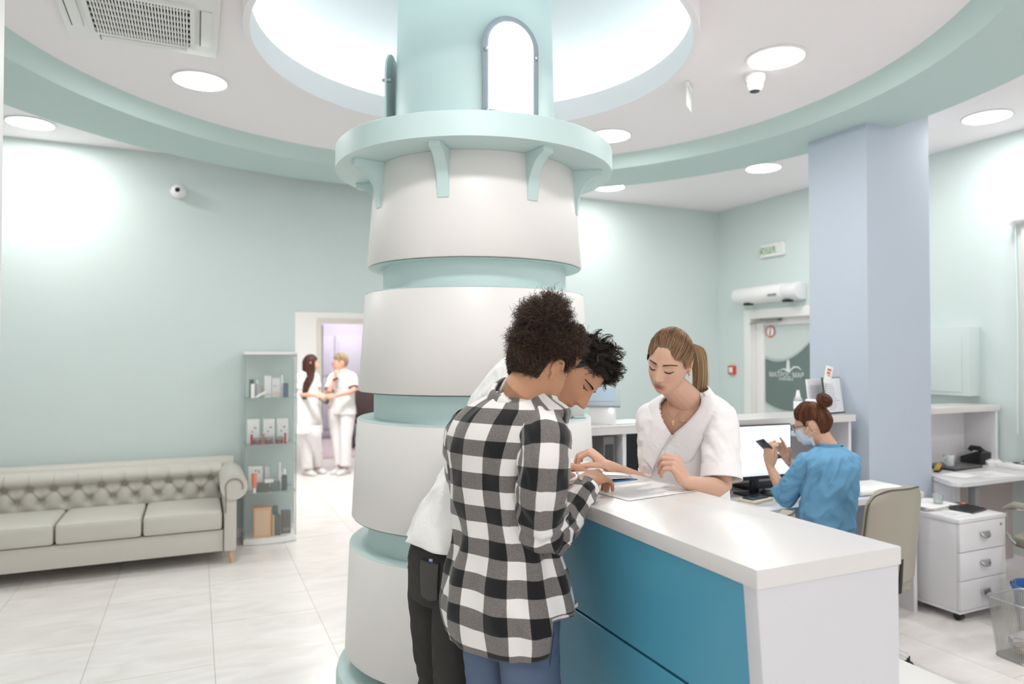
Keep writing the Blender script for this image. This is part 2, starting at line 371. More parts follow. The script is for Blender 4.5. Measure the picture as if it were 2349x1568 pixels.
# cassette air conditioner
x1 = .095; x0 = -.60; y1 = 4.14; y0 = 3.44; z = ZI; cx = (x0 + x1) / 2; cy = (y0 + y1) / 2
t = thing('ceiling_air_conditioner', 'square white cassette air conditioner set in the ceiling', 'air conditioner', (cx, cy, z))
b = MB(); b.box(x0, x1, y0, y1, z - .025, z, .006); b.build('panel', mat('ac_white', '#ecebea', .4), t)
g = .215; b = MB(); b.box(cx - g, cx + g, cy - g, cy + g, z - .030, z - .0255); gb = b.build('grille_recess', mat('grille_dark', '#3a3733', .8), t, smooth=False)
b = MB()
for k in range(31):
    xx = cx - g + .014 + k * (2 * g - .028) / 30; b.box(xx - .0035, xx + .0035, cy - g, cy + g, z - .040, z - .0305)
for k in range(7):
    yy = cy - g + .03 + k * (2 * g - .06) / 6; b.box(cx - g, cx + g, yy - .003, yy + .003, z - .0405, z - .0315)
e = .022
for (a, c, d, f) in ((cx - g - e, cx - g, cy - g - e, cy + g + e), (cx + g, cx + g + e, cy - g - e, cy + g + e), (cx - g, cx + g, cy - g - e, cy - g), (cx - g, cx + g, cy + g, cy + g + e)): b.box(a, c, d, f, z - .042, z - .0255)
b.build('grille', MATS['ac_white'], t, smooth=False)
for (a, c, d, f) in ((x0 + .035, x0 + .085, cy - .2, cy + .2), (x1 - .085, x1 - .035, cy - .2, cy + .2), (cx - .2, cx + .2, y0 + .03, y0 + .075), (cx - .2, cx + .2, y1 - .075, y1 - .03)):
    b = MB(); b.box(a, c, d, f, z - .032, z - .0255, .003); fl = b.build('louvre', MATS['ac_white'], t)
    b = MB(); b.box(a - .002, a + .001, d, f, z - .0335, z - .0258); b.build('slot', MATS['grille_dark'], fl, smooth=False)

# smoke detector, hanging plate, dome camera
p = Zp(1731, 172, ZI)
t = thing('smoke_detector', 'white conical ceiling detector just below the big right downlight', 'detector', (p.x, p.y, ZI))
b = MB(); b.lathe([(0, 0), (.062, 0), (.064, -.012), (.058, -.02), (.060, -.03), (.052, -.036), (.054, -.046), (.047, -.05), (.047, -.07), (.036, -.095), (.0, -.098)], (p.x, p.y, ZI), 36); b.build('housing', M_whitem, t)
b = MB(); b.lathe([(0, 0), (.028, 0), (.026, -.004), (0, -.005)], (p.x, p.y, ZI - .0965), 24); b.build('lens', M_dark, t)
p = Zp(1580, 193, ZI)
t = thing('hanging_sign_plate', 'thin frosted plate hanging from the ceiling right of the cove', 'sign', (p.x, p.y, ZI))
b = MB(); b.X = Matrix.Translation((p.x, p.y, ZI)) @ Matrix.Rotation(radians(40), 4, 'Z'); b.box(-.06, .06, -.012, .012, -.035, 0, .006); b.build('housing', M_whitem, t)
b = MB(); b.X = Matrix.Translation((p.x, p.y, ZI)) @ Matrix.Rotation(radians(40), 4, 'Z'); b.box(-.07, .07, -.003, .003, -.155, -.035, .003); b.build('plate', mat('frosted', '#f4faf4', .3, trans=.3), t)
p = Yp(410, 442, YW)
t = thing('security_camera', 'small round white dome camera with a black lens on the left wall', 'camera', (p.x, YW, p.z))
b = MB(); b.X = Matrix.Translation((p.x, YW, p.z)) @ Matrix.Rotation(radians(90), 4, 'X'); b.lathe([(0, 0), (.045, 0), (.047, .012), (.036, .02), (.036, .025)], (0, 0, 0), 36); b.sph((0, 0, .045), .062, 3); b.build('housing', M_whitem, t, angle=60)
d = (CAM - p).normalized(); c = p + Vector((0, -.045, 0)) + d * .0 + Vector((-.0, -.052, .0)) + Vector((-.006, 0, .003))
b = MB(); b.sph(c, .0235, 2, (1, .6, 1)); b.build('lens', M_black, t)

# fittings on the right wall
p = Xp(1682, 848, XW); t = thing('fire_alarm_point', 'small red fire alarm call point on the wall left of the glass door', 'fire alarm', (XW, p.y, p.z))
b = MB(); b.box(XW - .035, XW, p.y - .05, p.y + .05, p.z - .05, p.z + .05, .005); b.build('box', mat('alarm_red', '#d8452a', .4), t)
b = MB(); b.box(XW - .038, XW - .0355, p.y - .028, p.y + .03, p.z - .03, p.z + .03, .001); b.build('press_plate', M_whitem, t)
a = Xp(1750, 578, XW); c = Xp(1803, 572, XW); z0 = 1.6 + (Xp(1775, 588, XW).z - 1.6); z1 = Xp(1775, 559, XW).z
t = thing('exit_sign', 'white exit sign box with a pale green lettered panel high above the door', 'exit sign', (XW, (a.y + c.y) / 2, z0))
b = MB(); b.box(XW - .04, XW, c.y, a.y, z0, z1, .006); b.build('case', M_whitem, t)
Lh = (a.y - c.y); yA = a.y - .02; yB = c.y + Lh * .30
b = MB(); b.box(XW - .043, XW - .0405, yB, yA, z0 + .03, z1 - .03, .001); b.build('panel', mat('exit_green', '#7f9181', .5, emit='#9fb59d', es=.15), t)
b = MB(); text_mb(b, 'ВЫХОД', .115, Matrix.Translation((XW - .0445, (yA + yB) / 2, (z0 + z1) / 2)) @ Matrix(((0, 0, -1, 0), (-1, 0, 0, 0), (0, 1, 0, 0), (0, 0, 0, 1))) @ Matrix.Diagonal((.9, 1, 1, 1)))
b.build('lettering', mat('exit_letters', '#dfe8da', .5), t, smooth=False)
# air curtain
a = Xp(1690, 675, XW - .1); c = Xp(1834, 668, XW - .1); zt = Xp(1760, 654, XW - .1).z; zb = Xp(1760, 692, XW - .1).z
t = thing('air_curtain', 'long white rounded air curtain heater mounted above the entrance door', 'air curtain', (XW, (a.y + c.y) / 2, zb))
b = MB(); hh = zt - zb; pr = [(XW, zb), (XW, zt)] + [(XW - .09 - .09 * sin(q * pi / 12), zb + hh / 2 + hh / 2 * cos(q * pi / 12)) for q in range(13)]
b.prism([(x, z) for x, z in pr], (c.y + .2, a.y), 'y', .004); b.build('housing', M_whitem, t)
b = MB(); b.prism([(x + (.012 if x < XW - .01 else 0), z) for x, z in pr], (c.y, c.y + .2), 'y', .01); b.build('end_cap', mat('cap_white', '#e9e9ea', .4), t)
b = MB(); b.box(XW - .135, XW - .06, c.y + .12, c.y + .2, zb - .02, zb + .004, .004); b.build('foot', M_black, t)
b = MB(); b.box(XW - .135, XW - .06, a.y - .22, a.y - .14, zb - .02, zb + .004, .004); b.build('foot', M_black, t)
b = MB(); b.box(XW - .182, XW - .178, c.y + .24, c.y + .36, zb + .05, zb + .075); b.build('badge', M_grey, t)

# entrance door
M_pvc = mat('white_pvc', '#f0eeec', .35)
t = thing('glass_door', 'white framed glass entrance door with a grey-green wave graphic', 'door', (XW + .1, (DY0 + DY1) / 2, 0))
b = MB(); b.box(XW - .012, XW + .25, DY1 - .10, DY1 + .002, 0, DZ, .003); b.box(XW - .012, XW + .25, DY0 - .002, DY0 + .07, 0, DZ, .003); b.box(XW - .012, XW + .25, DY0 + .0705, DY1 - .1005, DZ - .10, DZ + .002, .003); b.build('frame', M_pvc, t)
ya = DY0 + .07; yb = DY1 - .10; gx = XW + .10; g0 = Xp(1849, 800, gx).y - .5; g1 = Xp(1756, 800, gx).y; gz1 = Xp(1800, 744, gx).z
b = MB(); b.box(gx - .025, gx + .04, g1, yb - .002, .02, DZ - .101, .004); b.box(gx - .025, gx + .04, ya, ya + .08, .02, DZ - .10, .004); b.box(gx - .025, gx + .04, ya + .0805, g1 - .0005, gz1, DZ - .10, .004); b.box(gx - .025, gx + .04, ya + .0805, g1 - .0005, .02, .16, .004); lf = b.build('door_leaf', M_pvc, t)
b = MB(); b.box(gx + .002, gx + .012, ya + .08, g1, .16, gz1); b.build('glass', mat('milky_glass', '#d3dbd9', .25), lf, smooth=False)
def wave(yy):
    u = (g1 - yy) / (g1 - (Xp(1849, 800, gx).y)); u = max(0, min(1.35, u))
    return 813 + 9 + 24 * sin(pi * min(u, 1.2) * .72) * 1.0 - 46 * u ** 1.6 + 0
def zpix(py, yy):  # height at pixel row for a point on the glass
    q = Vector((gx, yy, 0)); r = q - CAM; dd = r.dot(FH); return CAMH + (812.75 - py) / FPX * dd
ys = [g1 - (g1 - ya - .08) * k / 24 for k in range(25)]
def strip(name, top, bot, m, off):
    b = MB(); pts = []
    for yy in ys: pts += [(gx - off, yy, zpix(top(yy), yy)), (gx - off, yy, zpix(bot(yy), yy)), (gx + .002, yy, zpix(top(yy), yy)), (gx + .002, yy, zpix(bot(yy), yy))]
    fs = []
    for k in range(24):
        i = 4 * k; j = i + 4; fs += [(i, j, j + 1, i + 1), (i, i + 2, j + 2, j), (i + 1, j + 1, j + 3, i + 3)]
    b.faces(pts, fs); b.build(name, m, lf, smooth=False)
def U(yy): return (g1 - yy) / (g1 - Xp(1849, 800, gx).y)
def wt(yy): u = U(yy); return 822 + 30 * u * (1 - u) * 1.6 - 26 * u * u if u < 1.2 else 822 + 30 * 1.2 * (-.2) * 1.6 - 26 * 1.44
def wb(yy): u = U(yy); return 920 + 62 * u * (1 - .68 * u)
strip('grey_wave', wt, wb, mat('wave_grey', '#6f7f7c', .4), .004)
strip('wave_edge', lambda y: wt(y) - 7, lambda y: wt(y) - 1, mat('wave_light', '#b9c2c1', .4), .005)
strip('wave_foot', lambda y: wb(y) + 1, lambda y: wb(y) + 6, MATS['wave_light'], .005)
b = MB(); yc = Xp(1804, 860, gx).y; MX = Matrix(((0, 0, -1, 0), (-1, 0, 0, 0), (0, 1, 0, 0), (0, 0, 0, 1)))
text_mb(b, 'МАТРОС МАЯ', .075, Matrix.Translation((gx - .006, yc, zpix(860, yc))) @ MX @ Matrix.Diagonal((.95, 1, 1, 1)))
text_mb(b, 'КЛИНИКА', .04, Matrix.Translation((gx - .006, yc, zpix(869.5, yc))) @ MX)
b.X = Matrix.Translation((gx - .006, yc - .03, zpix(852, yc))) @ MX
b.prism([(-.028, 0), (.028, 0), (.018, .11), (.02, .115), (.012, .12), (0, .135), (-.012, .12), (-.02, .115), (-.018, .11)], (-.001, .001))
b.tube([(-.15, 0, 0), (-.06, .03, 0), (.02, 0, 0), (.08, .05, 0), (.14, .05, 0), (.18, .02, 0)], [.003, .008, .012, .01, .008, .002], 6)
b.X = None
b.build('logo', mat('logo_white', '#e4eae8', .5), lf, smooth=False)
yc = Xp(1768, 760, gx).y; zc = zpix(760, yc)
b = MB(); b.X = Matrix.Translation((gx - .006, yc, zc)) @ MX; b.lathe([(.052, -.001), (.066, -.001), (.066, .001), (.052, .001)], (0, 0, 0), 36, closed=True); b.box(-.006, .006, -.056, .056, -.001, .0015)
b.bm.verts.ensure_lookup_table(); b.build('no_smoking_ring', mat('sign_red', '#c9705c', .5), lf, smooth=False)
b = MB(); b.X = Matrix.Translation((gx - .0055, yc, zc)) @ MX; b.lathe([(0, 0), (.052, 0)], (0, 0, 0), 36); b.build('no_smoking_sticker', M_paper, lf)
b = MB(); b.X = Matrix.Translation((gx - .0065, yc + .005, zc - .018)) @ MX; b.box(-.012, .012, -.02, .008, -.0005, .0005); b.build('pictogram', M_grey, lf)
p = Xp(1768, 730, gx - .06)
b = MB(); b.box(gx - .10, gx - .03, p.y - .13, p.y + .13, p.z - .03, p.z + .03, .006); cl = b.build('door_closer', mat('closer_grey', '#8b8c86', .4), t)
b = MB(); b.tube([(gx - .07, p.y, p.z - .02), (gx - .16, p.y + .14, p.z - .045), (gx - .05, p.y + .38, p.z - .05)], .009, 8); b.build('closer_arm', MATS['closer_grey'], cl)
# street side behind glass is closed off by the milky pane

# electrical cabinet on the right wall
a = Xp(2222, 760, XW - .14); z1 = a.z + .04; z0 = 1.23; y0 = a.y
t = thing('electrical_cabinet', 'pale teal painted electrical cabinet on the wall right of the blue pillar', 'electrical cabinet', (XW, y0 + .35, z0))
b = MB(); b.box(XW - .135, XW, y0, y0 + .75, .72 + .55, z1, .004); b.build('body', M_wall, t)
b = MB(); b.box(XW - .142, XW - .135, y0 + .06, y0 + .7, 1.3, z1 - .07, .003); b.build('door', M_wall, t)

# window with roller blind
b = MB(); yy0, yy1 = WY0, WY1
for (q0, q1, q2, q3) in ((yy0 + .071, yy1 - .071, WZ0, WZ0 + .07), (yy0 + .071, yy1 - .071, WZ1 - .07, WZ1), (yy0, yy0 + .07, WZ0, WZ1), (yy1 - .07, yy1, WZ0, WZ1), ((yy0 + yy1) / 2 - .03, (yy0 + yy1) / 2 + .03, WZ0 + .071, WZ1 - .071)): b.box(XW + .12, XW + .18, q0, q1, q2, q3, .004)
w = struct('window_1', b, M_pvc, 'white framed window at the right edge', 'window')
b = MB(); b.box(XW + .145, XW + .15, yy0, yy1, WZ0, WZ1); b.build('pane', M_glass, w, smooth=False)
b = MB(); b.box(XW - .10, XW + .12, yy0 - .05, yy1 + .04, WZ0 - .035, WZ0, .006); b.build('window_sill', M_pvc, w)
t = thing('roller_blind', 'white roller blind covering the window at the right edge', 'blind', (XW - .04, WY1, 2.6))
p = Xp(2318, 505, XW - .05); yb1 = p.y; zt = p.z
b = MB(); b.cyl((XW - .05, yb1 - 1.75, zt), (XW - .05, yb1 - .02, zt), .026, n=24); b.build('roller_tube', M_whitem, t)
b = MB(); b.box(XW - .10, XW, yb1 - .02, yb1 + .0, zt - .045, zt + .035, .008); b.build('end_bracket', M_whitem, t)
b = MB(); b.box(XW - .028, XW - .024, yb1 - 1.73, yb1 - .06, WZ0 + .03, zt); b.build('fabric', mat('blind_fabric', '#e9e3e0', .8, trans=.15), t, smooth=False)
b = MB(); b.box(XW - .04, XW - .014, yb1 - 1.73, yb1 - .06, WZ0 + .01, WZ0 + .03, .003); b.build('bottom_bar', M_grey, t)
b = MB(); b.tube([(XW - .03, yb1 - .02, zt), (XW - .03, yb1 - .03, 1.9), (XW - .03, yb1 - .02, 1.0)], .003, 6); b.build('cord', M_whitem, t)
# ================================================================ RECEPTION COUNTER (front)
KX0 = 1.071; KX1 = 1.512; KY0 = 1.125; KY1 = 2.83; KZ = 1.15
t = thing('reception_counter', 'glossy white reception counter with teal-blue front panels, running back to the column', 'counter', (1.3, KY0, 0))
def colarc(x0, x1, r, n=10):  # points along the column front between two x values
    out = []
    for i in range(n + 1):
        x = x0 + (x1 - x0) * i / n; dx = x - CC.x; out.append((x, CC.y - sqrt(max(0, r * r - dx * dx))))
    return out
arc = colarc(KX1, KX0, .617)
b = MB(); b.prism([(KX0, KY0), (KX1, KY0)] + arc, (KZ - .042, KZ), 'z', .002); b.build('countertop', M_gloss, t, angle=25)
def lean(z): return KX0 + .003 + (KZ - .042 - z) * .078
def panel_blue(z0, z1):
    b = MB(); y0 = KY0 + .022; y1 = 2.735
    pts = [(lean(z0), y0, z0), (lean(z1), y0, z1), (lean(z1), y1, z1), (lean(z0), y1, z0), (lean(z0) + .018, y0, z0), (lean(z1) + .018, y0, z1), (lean(z1) + .018, y1, z1), (lean(z0) + .018, y1, z0)]
    vs, fs = b.faces(pts, [(0, 1, 2, 3), (7, 6, 5, 4), (0, 4, 5, 1), (3, 2, 6, 7), (1, 5, 6, 2), (0, 3, 7, 4)])
    bmesh.ops.bevel(b.bm, geom=list({e for f in fs for e in f.edges}), offset=.002, segments=1, affect='EDGES')
    b.build('front_panel', M_bluep, t)
panel_blue(.800, KZ - .0425); panel_blue(.445, .792); panel_blue(.09, .437)
b = MB(); b.prism([(lean(0) + .04, 0), (lean(0) + .02, .09), (lean(KZ) + .022, KZ - .043), (1.44, KZ - .043), (1.44, 0)], (KY0 + .05, 2.72), 'y'); b.build('carcass', mat('seam_dark', '#1f4f66', .6), t, smooth=False)
b = MB(); b.prism([(lean(0) + .0, 0), (lean(KZ - .042), KZ - .0425), (KX1 - .004, KZ - .0425), (KX1 - .004, 0)], (KY0 + .004, KY0 + .045), 'y', .0015); b.build('side_panel', mat('side_laminate', '#d3d3d7', .35), t)
b = MB(); b.box(KX1 - .35, 1.80, KY0 + .046, 2.70, .712, .75, .002); b.build('inner_worktop', M_gloss, t)
b = MB(); b.box(KX1 - .03, KX1 - .004, KY0 + .05, 2.70, 0, KZ - .043); b.build('back_panel', M_white, t)

# papers on the counter
def sheet(x, y, z, w, h, rot, label, lines=True, name='printed_form', curl=0, m=None, n=12):
    b = MB(); b.X = Matrix.Translation((x, y, z)) @ Matrix.Rotation(rot, 4, 'Z')
    def f(u, v, dz=0):
        return ((u - .5) * w, (v - .5) * h, dz + curl * (max(0, u - .7) / .3) ** 2 + .0012 * sin(u * 5 + v * 3) * (1 if curl else .3) + .0012)
    nu = nv = n; pts = [f(i / (nu - 1), j / (nv - 1)) for i in range(nu) for j in range(nv)] + [f(i / (nu - 1), j / (nv - 1), -.0006) for i in range(nu) for j in range(nv)]
    q = nu * nv; fs = []
    for i in range(nu - 1):
        for j in range(nv - 1):
            a = i * nv + j; fs += [(a, a + nv, a + nv + 1, a + 1), (q + a, q + a + 1, q + a + nv + 1, q + a + nv)]
    for i in range(nu - 1): fs += [(i * nv, q + i * nv, q + (i + 1) * nv, (i + 1) * nv), (i * nv + nv - 1, (i + 1) * nv + nv - 1, q + (i + 1) * nv + nv - 1, q + i * nv + nv - 1)]
    for j in range(nv - 1): fs += [(j, j + 1, q + j + 1, q + j), ((nu - 1) * nv + j, q + (nu - 1) * nv + j, q + (nu - 1) * nv + j + 1, (nu - 1) * nv + j + 1)]
    b.faces(pts, fs); t = b.build(name, m or M_paper, loc=(x, y, z)); tag(t, label, 'paper')
    if lines:
        b = MB(); b.X = Matrix.Translation((x, y, z)) @ Matrix.Rotation(rot, 4, 'Z'); rr = random.Random(len(label) * 7)
        for k in range(int(h / .012) - 3):
            yy = h / 2 - .025 - k * .012; ww = w * rr.uniform(.35, .82); x0 = -w * .42
            b.faces([(x0, yy, .0028), (x0 + ww, yy, .0028), (x0 + ww, yy + .0022, .0028), (x0, yy + .0022, .0028)], [(0, 1, 2, 3)])
        b.build('text_lines', mat('print_ink', '#a9adb8', .7), t, smooth=False)
    return t
sheet(1.345, 1.935, KZ + .0008, .30, .21, radians(8), 'printed form with its corner reaching the counter edge under the pointing hand', curl=0)
t = thing('open_brochure', 'stack of open printed pages with a dark blue cover beneath, in front of the man', 'brochure', (1.26, 2.2, KZ))
b = MB(); b.X = Matrix.Translation((1.26, 2.20, KZ)) @ Matrix.Rotation(radians(6), 4, 'Z'); b.box(-.17, .18, -.11, .11, .0, .003); b.build('cover', M_card, t)
for k in range(3):
    b = MB(); b.X = Matrix.Translation((1.255, 2.205, KZ + .004 + .003 * k)) @ Matrix.Rotation(radians(6 + k), 4, 'Z')
    b.grid(lambda u, v: ((u - .5) * .34, (v - .5) * .215, .004 + .010 * sin(pi * min(1, u * 1.05)) * (k + 1) / 2 + .002 * sin(7 * v)), 16, 6)
    o = b.build('page', M_paper, t); md = o.modifiers.new('s', 'SOLIDIFY'); md.thickness = .0006
sheet(1.22, 2.50, KZ + .0008, .16, .21, radians(20), 'loose sheet at the far end of the front counter beside the column')
t = thing('black_pen', 'black pen lying between the pages at the far end of the counter', 'pen', (1.28, 2.40, KZ))
b = MB(); b.cyl((1.20, 2.38, KZ + .008), (1.32, 2.42, KZ + .008), .0045, n=12); b.build('barrel', M_black, t)
b = MB(); b.cyl((1.32, 2.42, KZ + .008), (1.332, 2.424, KZ + .008), .0045, .001, n=12); b.build('tip', M_steel, t)

# ================================================================ BACK COUNTER with shelf, left of the pillar
SZ = 1.20; SY = 3.31
t = thing('back_counter', 'white back counter with a raised shelf spanning from the column to the blue pillar', 'counter', (3.0, 3.5, 0))
b = MB(); arc = [(x, y) for x, y in [(CC.x + .615 * cos(a), CC.y + .615 * sin(a)) for a in [radians(-10 + 4.5 * i) for i in range(9)]]]
b.prism([(4.02, SY), (4.02, SY + .36), ] + arc[::-1] + [(CC.x + .615, SY)], (SZ - .045, SZ), 'z', .002); b.build('shelf', M_gloss, t, angle=25)
for x in (2.215, 4.00):
    b = MB(); b.box(x - .024, x, SY + .02, SY + .33, .75, SZ - .0455, .001); b.build('upright', M_white, t)
b = MB(); b.box(1.98, 3.98, SY + .33, SY + .35, .02, SZ - .0455); b.build('back_panel', mat('niche_grey', '#aeabb0', .6), t)
b = MB(); b.box(1.96, 4.05, 2.905, SY + .33, .714, .75, .002); b.box(4.05, 4.12, 2.905, 3.245, .714, .75, .002); b.build('worktop', M_gloss, t)
for x in (2.3, 4.08):
    b = MB(); b.box(x, x + .03, 2.95, 3.24, 0, .7135); b.build('leg_panel', M_white, t)

# terminal on the shelf beside the column
def at(px, py, z): return Zp(px, py, z)
q = at(1392, 972, SZ); t = thing('payment_terminal', 'small white kiosk terminal with a sloping grey screen on the raised shelf', 'terminal', (q.x, q.y, SZ))
X = Matrix.Translation((q.x + .01, q.y + .06, SZ)) @ Matrix.Rotation(radians(-32), 4, 'Z')
b = MB(); b.X = X; b.prism([(-.09, 0), (.06, 0), (.06, .185), (-.09, .105)], (-.075, .075), 'x', .004)
b.build('body', M_whitem, t)
b = MB(); b.X = X @ Matrix.Translation((0, -.015, .152)) @ Matrix.Rotation(radians(28), 4, 'X'); b.box(-.10, .10, -.105, .10, -.006, .008, .003); sc = b.build('screen_frame', mat('screen_frame', '#9aa3a6', .6), t)
b = MB(); b.X = X @ Matrix.Translation((0, -.015, .152)) @ Matrix.Rotation(radians(28), 4, 'X'); b.box(-.075, .075, -.06, .085, .0085, .0095); b.build('screen', mat('screen_blue', '#8fa3b4', .6), sc)
b = MB(); b.X = X; b.sph((.050, -.091, .082), .008, 2); b.build('status_light', mat('led_blue', '#dfeaff', .3, emit='#cfe2ff', es=6), t)
sheet(at(1450, 972, SZ).x, SY + .20, SZ + .001, .30, .21, radians(2), 'wide printed sheet lying on the raised shelf behind the receptionist', m=M_paper)
# brochure stand by the column
q = at(1322, 958, 1.29); t = thing('brochure_holder', 'clear upright brochure holder beside the column above the far counter end', 'brochure holder', (1.71, 2.98, 1.288))
b = MB(); X = Matrix.Translation((1.70, 3.02, 1.288)) @ Matrix.Rotation(radians(-30), 4, 'Z'); b.X = X; b.box(-.06, .06, -.03, .03, 0, .004); b.X = X @ Matrix.Rotation(radians(-12), 4, 'X'); b.box(-.06, .06, .0, .003, 0, .15, .001); b.build('stand', M_glass, t)
b = MB(); b.X = X @ Matrix.Rotation(radians(-12), 4, 'X'); b.box(-.052, .052, -.006, -.002, .008, .145); b.build('leaflets', M_paper, t)

# monitors and things on the back worktop
def monitor(cx, cy, w, h, zb, rot, label, on, loc=None):
    t = thing('computer_monitor', label, 'monitor', (cx, cy, .75)); X = Matrix.Translation((cx, cy, zb)) @ Matrix.Rotation(rot, 4, 'Z')
    b = MB(); b.X = X; b.box(-w / 2, w / 2, -.012, .02, 0, h, .004); b.box(-w / 4, w / 4, .02, .045, h * .2, h * .8, .01); b.build('bezel', M_black, t)
    if on:
        b = MB(); b.X = X; b.box(-w / 2 + .008, w / 2 - .008, -.0135, -.0125, .025, h - .008); s = b.build('screen', mat('lit_screen', '#dfeaf5', .4, emit='#e4effb', es=.5), t)
        for (u0, u1, v0, v1, c, nm) in ((.02, .98, .90, .915, '#8fc6d8', 'menu_bar'), (.05, .55, .60, .605, '#b8c3cf', 'row_line'), (.05, .9, .42, .425, '#b8c3cf', 'row_line'), (.05, .9, .30, .305, '#b8c3cf', 'row_line'), (.10, .22, .17, .23, '#f0a58f', 'button'), (.02, .98, .01, .05, '#c7d0dc', 'task_bar')):
            b = MB(); b.X = X; b.box(-w / 2 + w * u0, -w / 2 + w * u1, -.0145, -.0137, .025 + (h - .033) * v0, .025 + (h - .033) * v1); b.build(nm, mat('scr' + c, c, .5, emit=c, es=.35), s, smooth=False)
    else:
        b = MB(); b.X = X; b.box(-w / 2 + .012, w / 2 - .012, -.0135, -.0125, .03, h - .012); b.build('screen', mat('screen_off', '#1d1f20', .3), t)
    b = MB(); b.X = X; b.box(-.03, .03, .02, .04, .75 - zb + .01, h * .35, .004); b.build('stem', M_black, t)
    b = MB(); b.X = X; b.box(-.11, .11, -.07, .09, .75 - zb, .75 - zb + .012, .005); b.build('base', M_black, t)
q = Yp(1436, 1000, 3.36); q2 = Yp(1560, 1000, 3.36)
monitor((Yp(1415, 1000, 3.40).x + Yp(1600, 1000, 3.40).x) / 2, 3.42, .46, .31, .84, radians(0), 'dark switched-off monitor under the shelf behind the receptionist', False)
a = Yp(1672, 1000, 3.28); c = Yp(1806, 1000, 3.20); ww = (c - a).length + .0
monitor((a.x + c.x) / 2 + .0, 3.25, .50, .33, .845, radians(-3), 'switched-on monitor showing a pale web page in front of the blue nurse', True)
t = thing('computer_tower', 'tall dark grey computer case standing beside the switched-off monitor', 'computer', (2.32, 3.45, .75))
xa = Yp(1387, 1040, 3.32).x; xb = Yp(1412, 1040, 3.32).x
b = MB(); b.box(xa, xb, 3.33, 3.62, .75, 1.145, .004); b.build('case', M_grey if False else mat('case_grey', '#6f7072', .5), t)
b = MB(); b.box(xa + .01, xb - .01, 3.326, 3.33, .78, 1.1); b.build('front', M_dark, t)
# keyboard, mouse, phone, organiser on that worktop
q = at(1766, 1112, .755); t = thing('black_keyboard', 'black keyboard below the lit monitor', 'keyboard', (q.x, q.y, .75))
X = Matrix.Translation((q.x - .03, q.y, .752)) @ Matrix.Rotation(radians(-2), 4, 'Z')
b = MB(); b.X = X; b.box(-.22, .22, -.065, .065, 0, .016, .003); b.build('body', M_black, t)
b = MB(); b.X = X
for r in range(5):
    for c in range(15): b.box(-.21 + c * .0282, -.21 + c * .0282 + .023, -.055 + r * .0225, -.055 + r * .0225 + .018, .0162, .021)
b.build('keys', M_dark, t, smooth=False)
def mouse(x, y, z, rot, label, m, m2=None):
    t = thing('computer_mouse', label, 'mouse', (x, y, z)); b = MB(); b.X = Matrix.Translation((x, y, z)) @ Matrix.Rotation(rot, 4, 'Z')
    b.grid(lambda u, v: (.032 * cos(2 * pi * u) * sin(pi / 2 * (1 - v)) ** .8 if v < 1 else 0, .056 * sin(2 * pi * u) * sin(pi / 2 * (1 - v)) ** .8 if v < 1 else 0, .034 * sin(pi / 2 * v)), 24, 8, True); b.build('shell', m, t)
    if m2:
        b = MB(); b.X = Matrix.Translation((x, y, z)) @ Matrix.Rotation(rot, 4, 'Z'); b.tube([(.031 * cos(a), .055 * sin(a), .012 + .005 * cos(a)) for a in [radians(-150 + 20 * k) for k in range(13)]], .0035, 8); b.build('side_band', m2, t)
    b = MB(); b.X = Matrix.Translation((x, y, z)) @ Matrix.Rotation(rot, 4, 'Z'); b.cyl((-.003, .028, .028), (.003, .028, .028), .009, n=14); b.build('wheel', M_dark, t)
q = at(1763, 1136, .75); mouse(q.x, q.y, .75, .4, 'black mouse beside the blue nurse elbow', M_black)
q = at(1733, 1148, .75); t = thing('mobile_phone', 'dark phone lying on a cream notebook on the back worktop', 'phone', (q.x, q.y, .765))
b = MB(); b.X = Matrix.Translation((q.x, q.y, .766)) @ Matrix.Rotation(radians(-80), 4, 'Z'); b.box(-.037, .037, -.075, .075, 0, .008, .003); b.build('body', mat('phone_navy', '#27303c', .25), t)
t = thing('cream_notebook', 'small cream notebook under the dark phone', 'notebook', (q.x, q.y, .75))
b = MB(); b.X = Matrix.Translation((q.x, q.y, .751)) @ Matrix.Rotation(radians(-76), 4, 'Z'); b.box(-.06, .06, -.09, .09, 0, .014, .002); b.build('cover', mat('cream_cover', '#e6dfc4', .6), t)
for (px, z, dx, lab) in ((1992, .752, 0, 'blue-edged paper stack on the worktop right of the nurse, below its twin'),):
    t = thing('document_stack', 'stack of papers with a blue folder on the worktop right of the seated nurse', 'papers', (3.85, 3.05, .75))
    b = MB(); b.box(3.62, 4.02, 2.96, 3.2, .7505, .756); b.build('folder', mat('folder_blue', '#4d8fc0', .5), t)
    for k in range(4):
        b = MB(); b.X = Matrix.Translation((3.83, 3.09, .757 + .006 * k)) @ Matrix.Rotation(radians(random.uniform(-3, 3)), 4, 'Z'); b.box(-.2, .2, -.14, .13, 0, .005); b.build('page_bundle', M_paper, t)
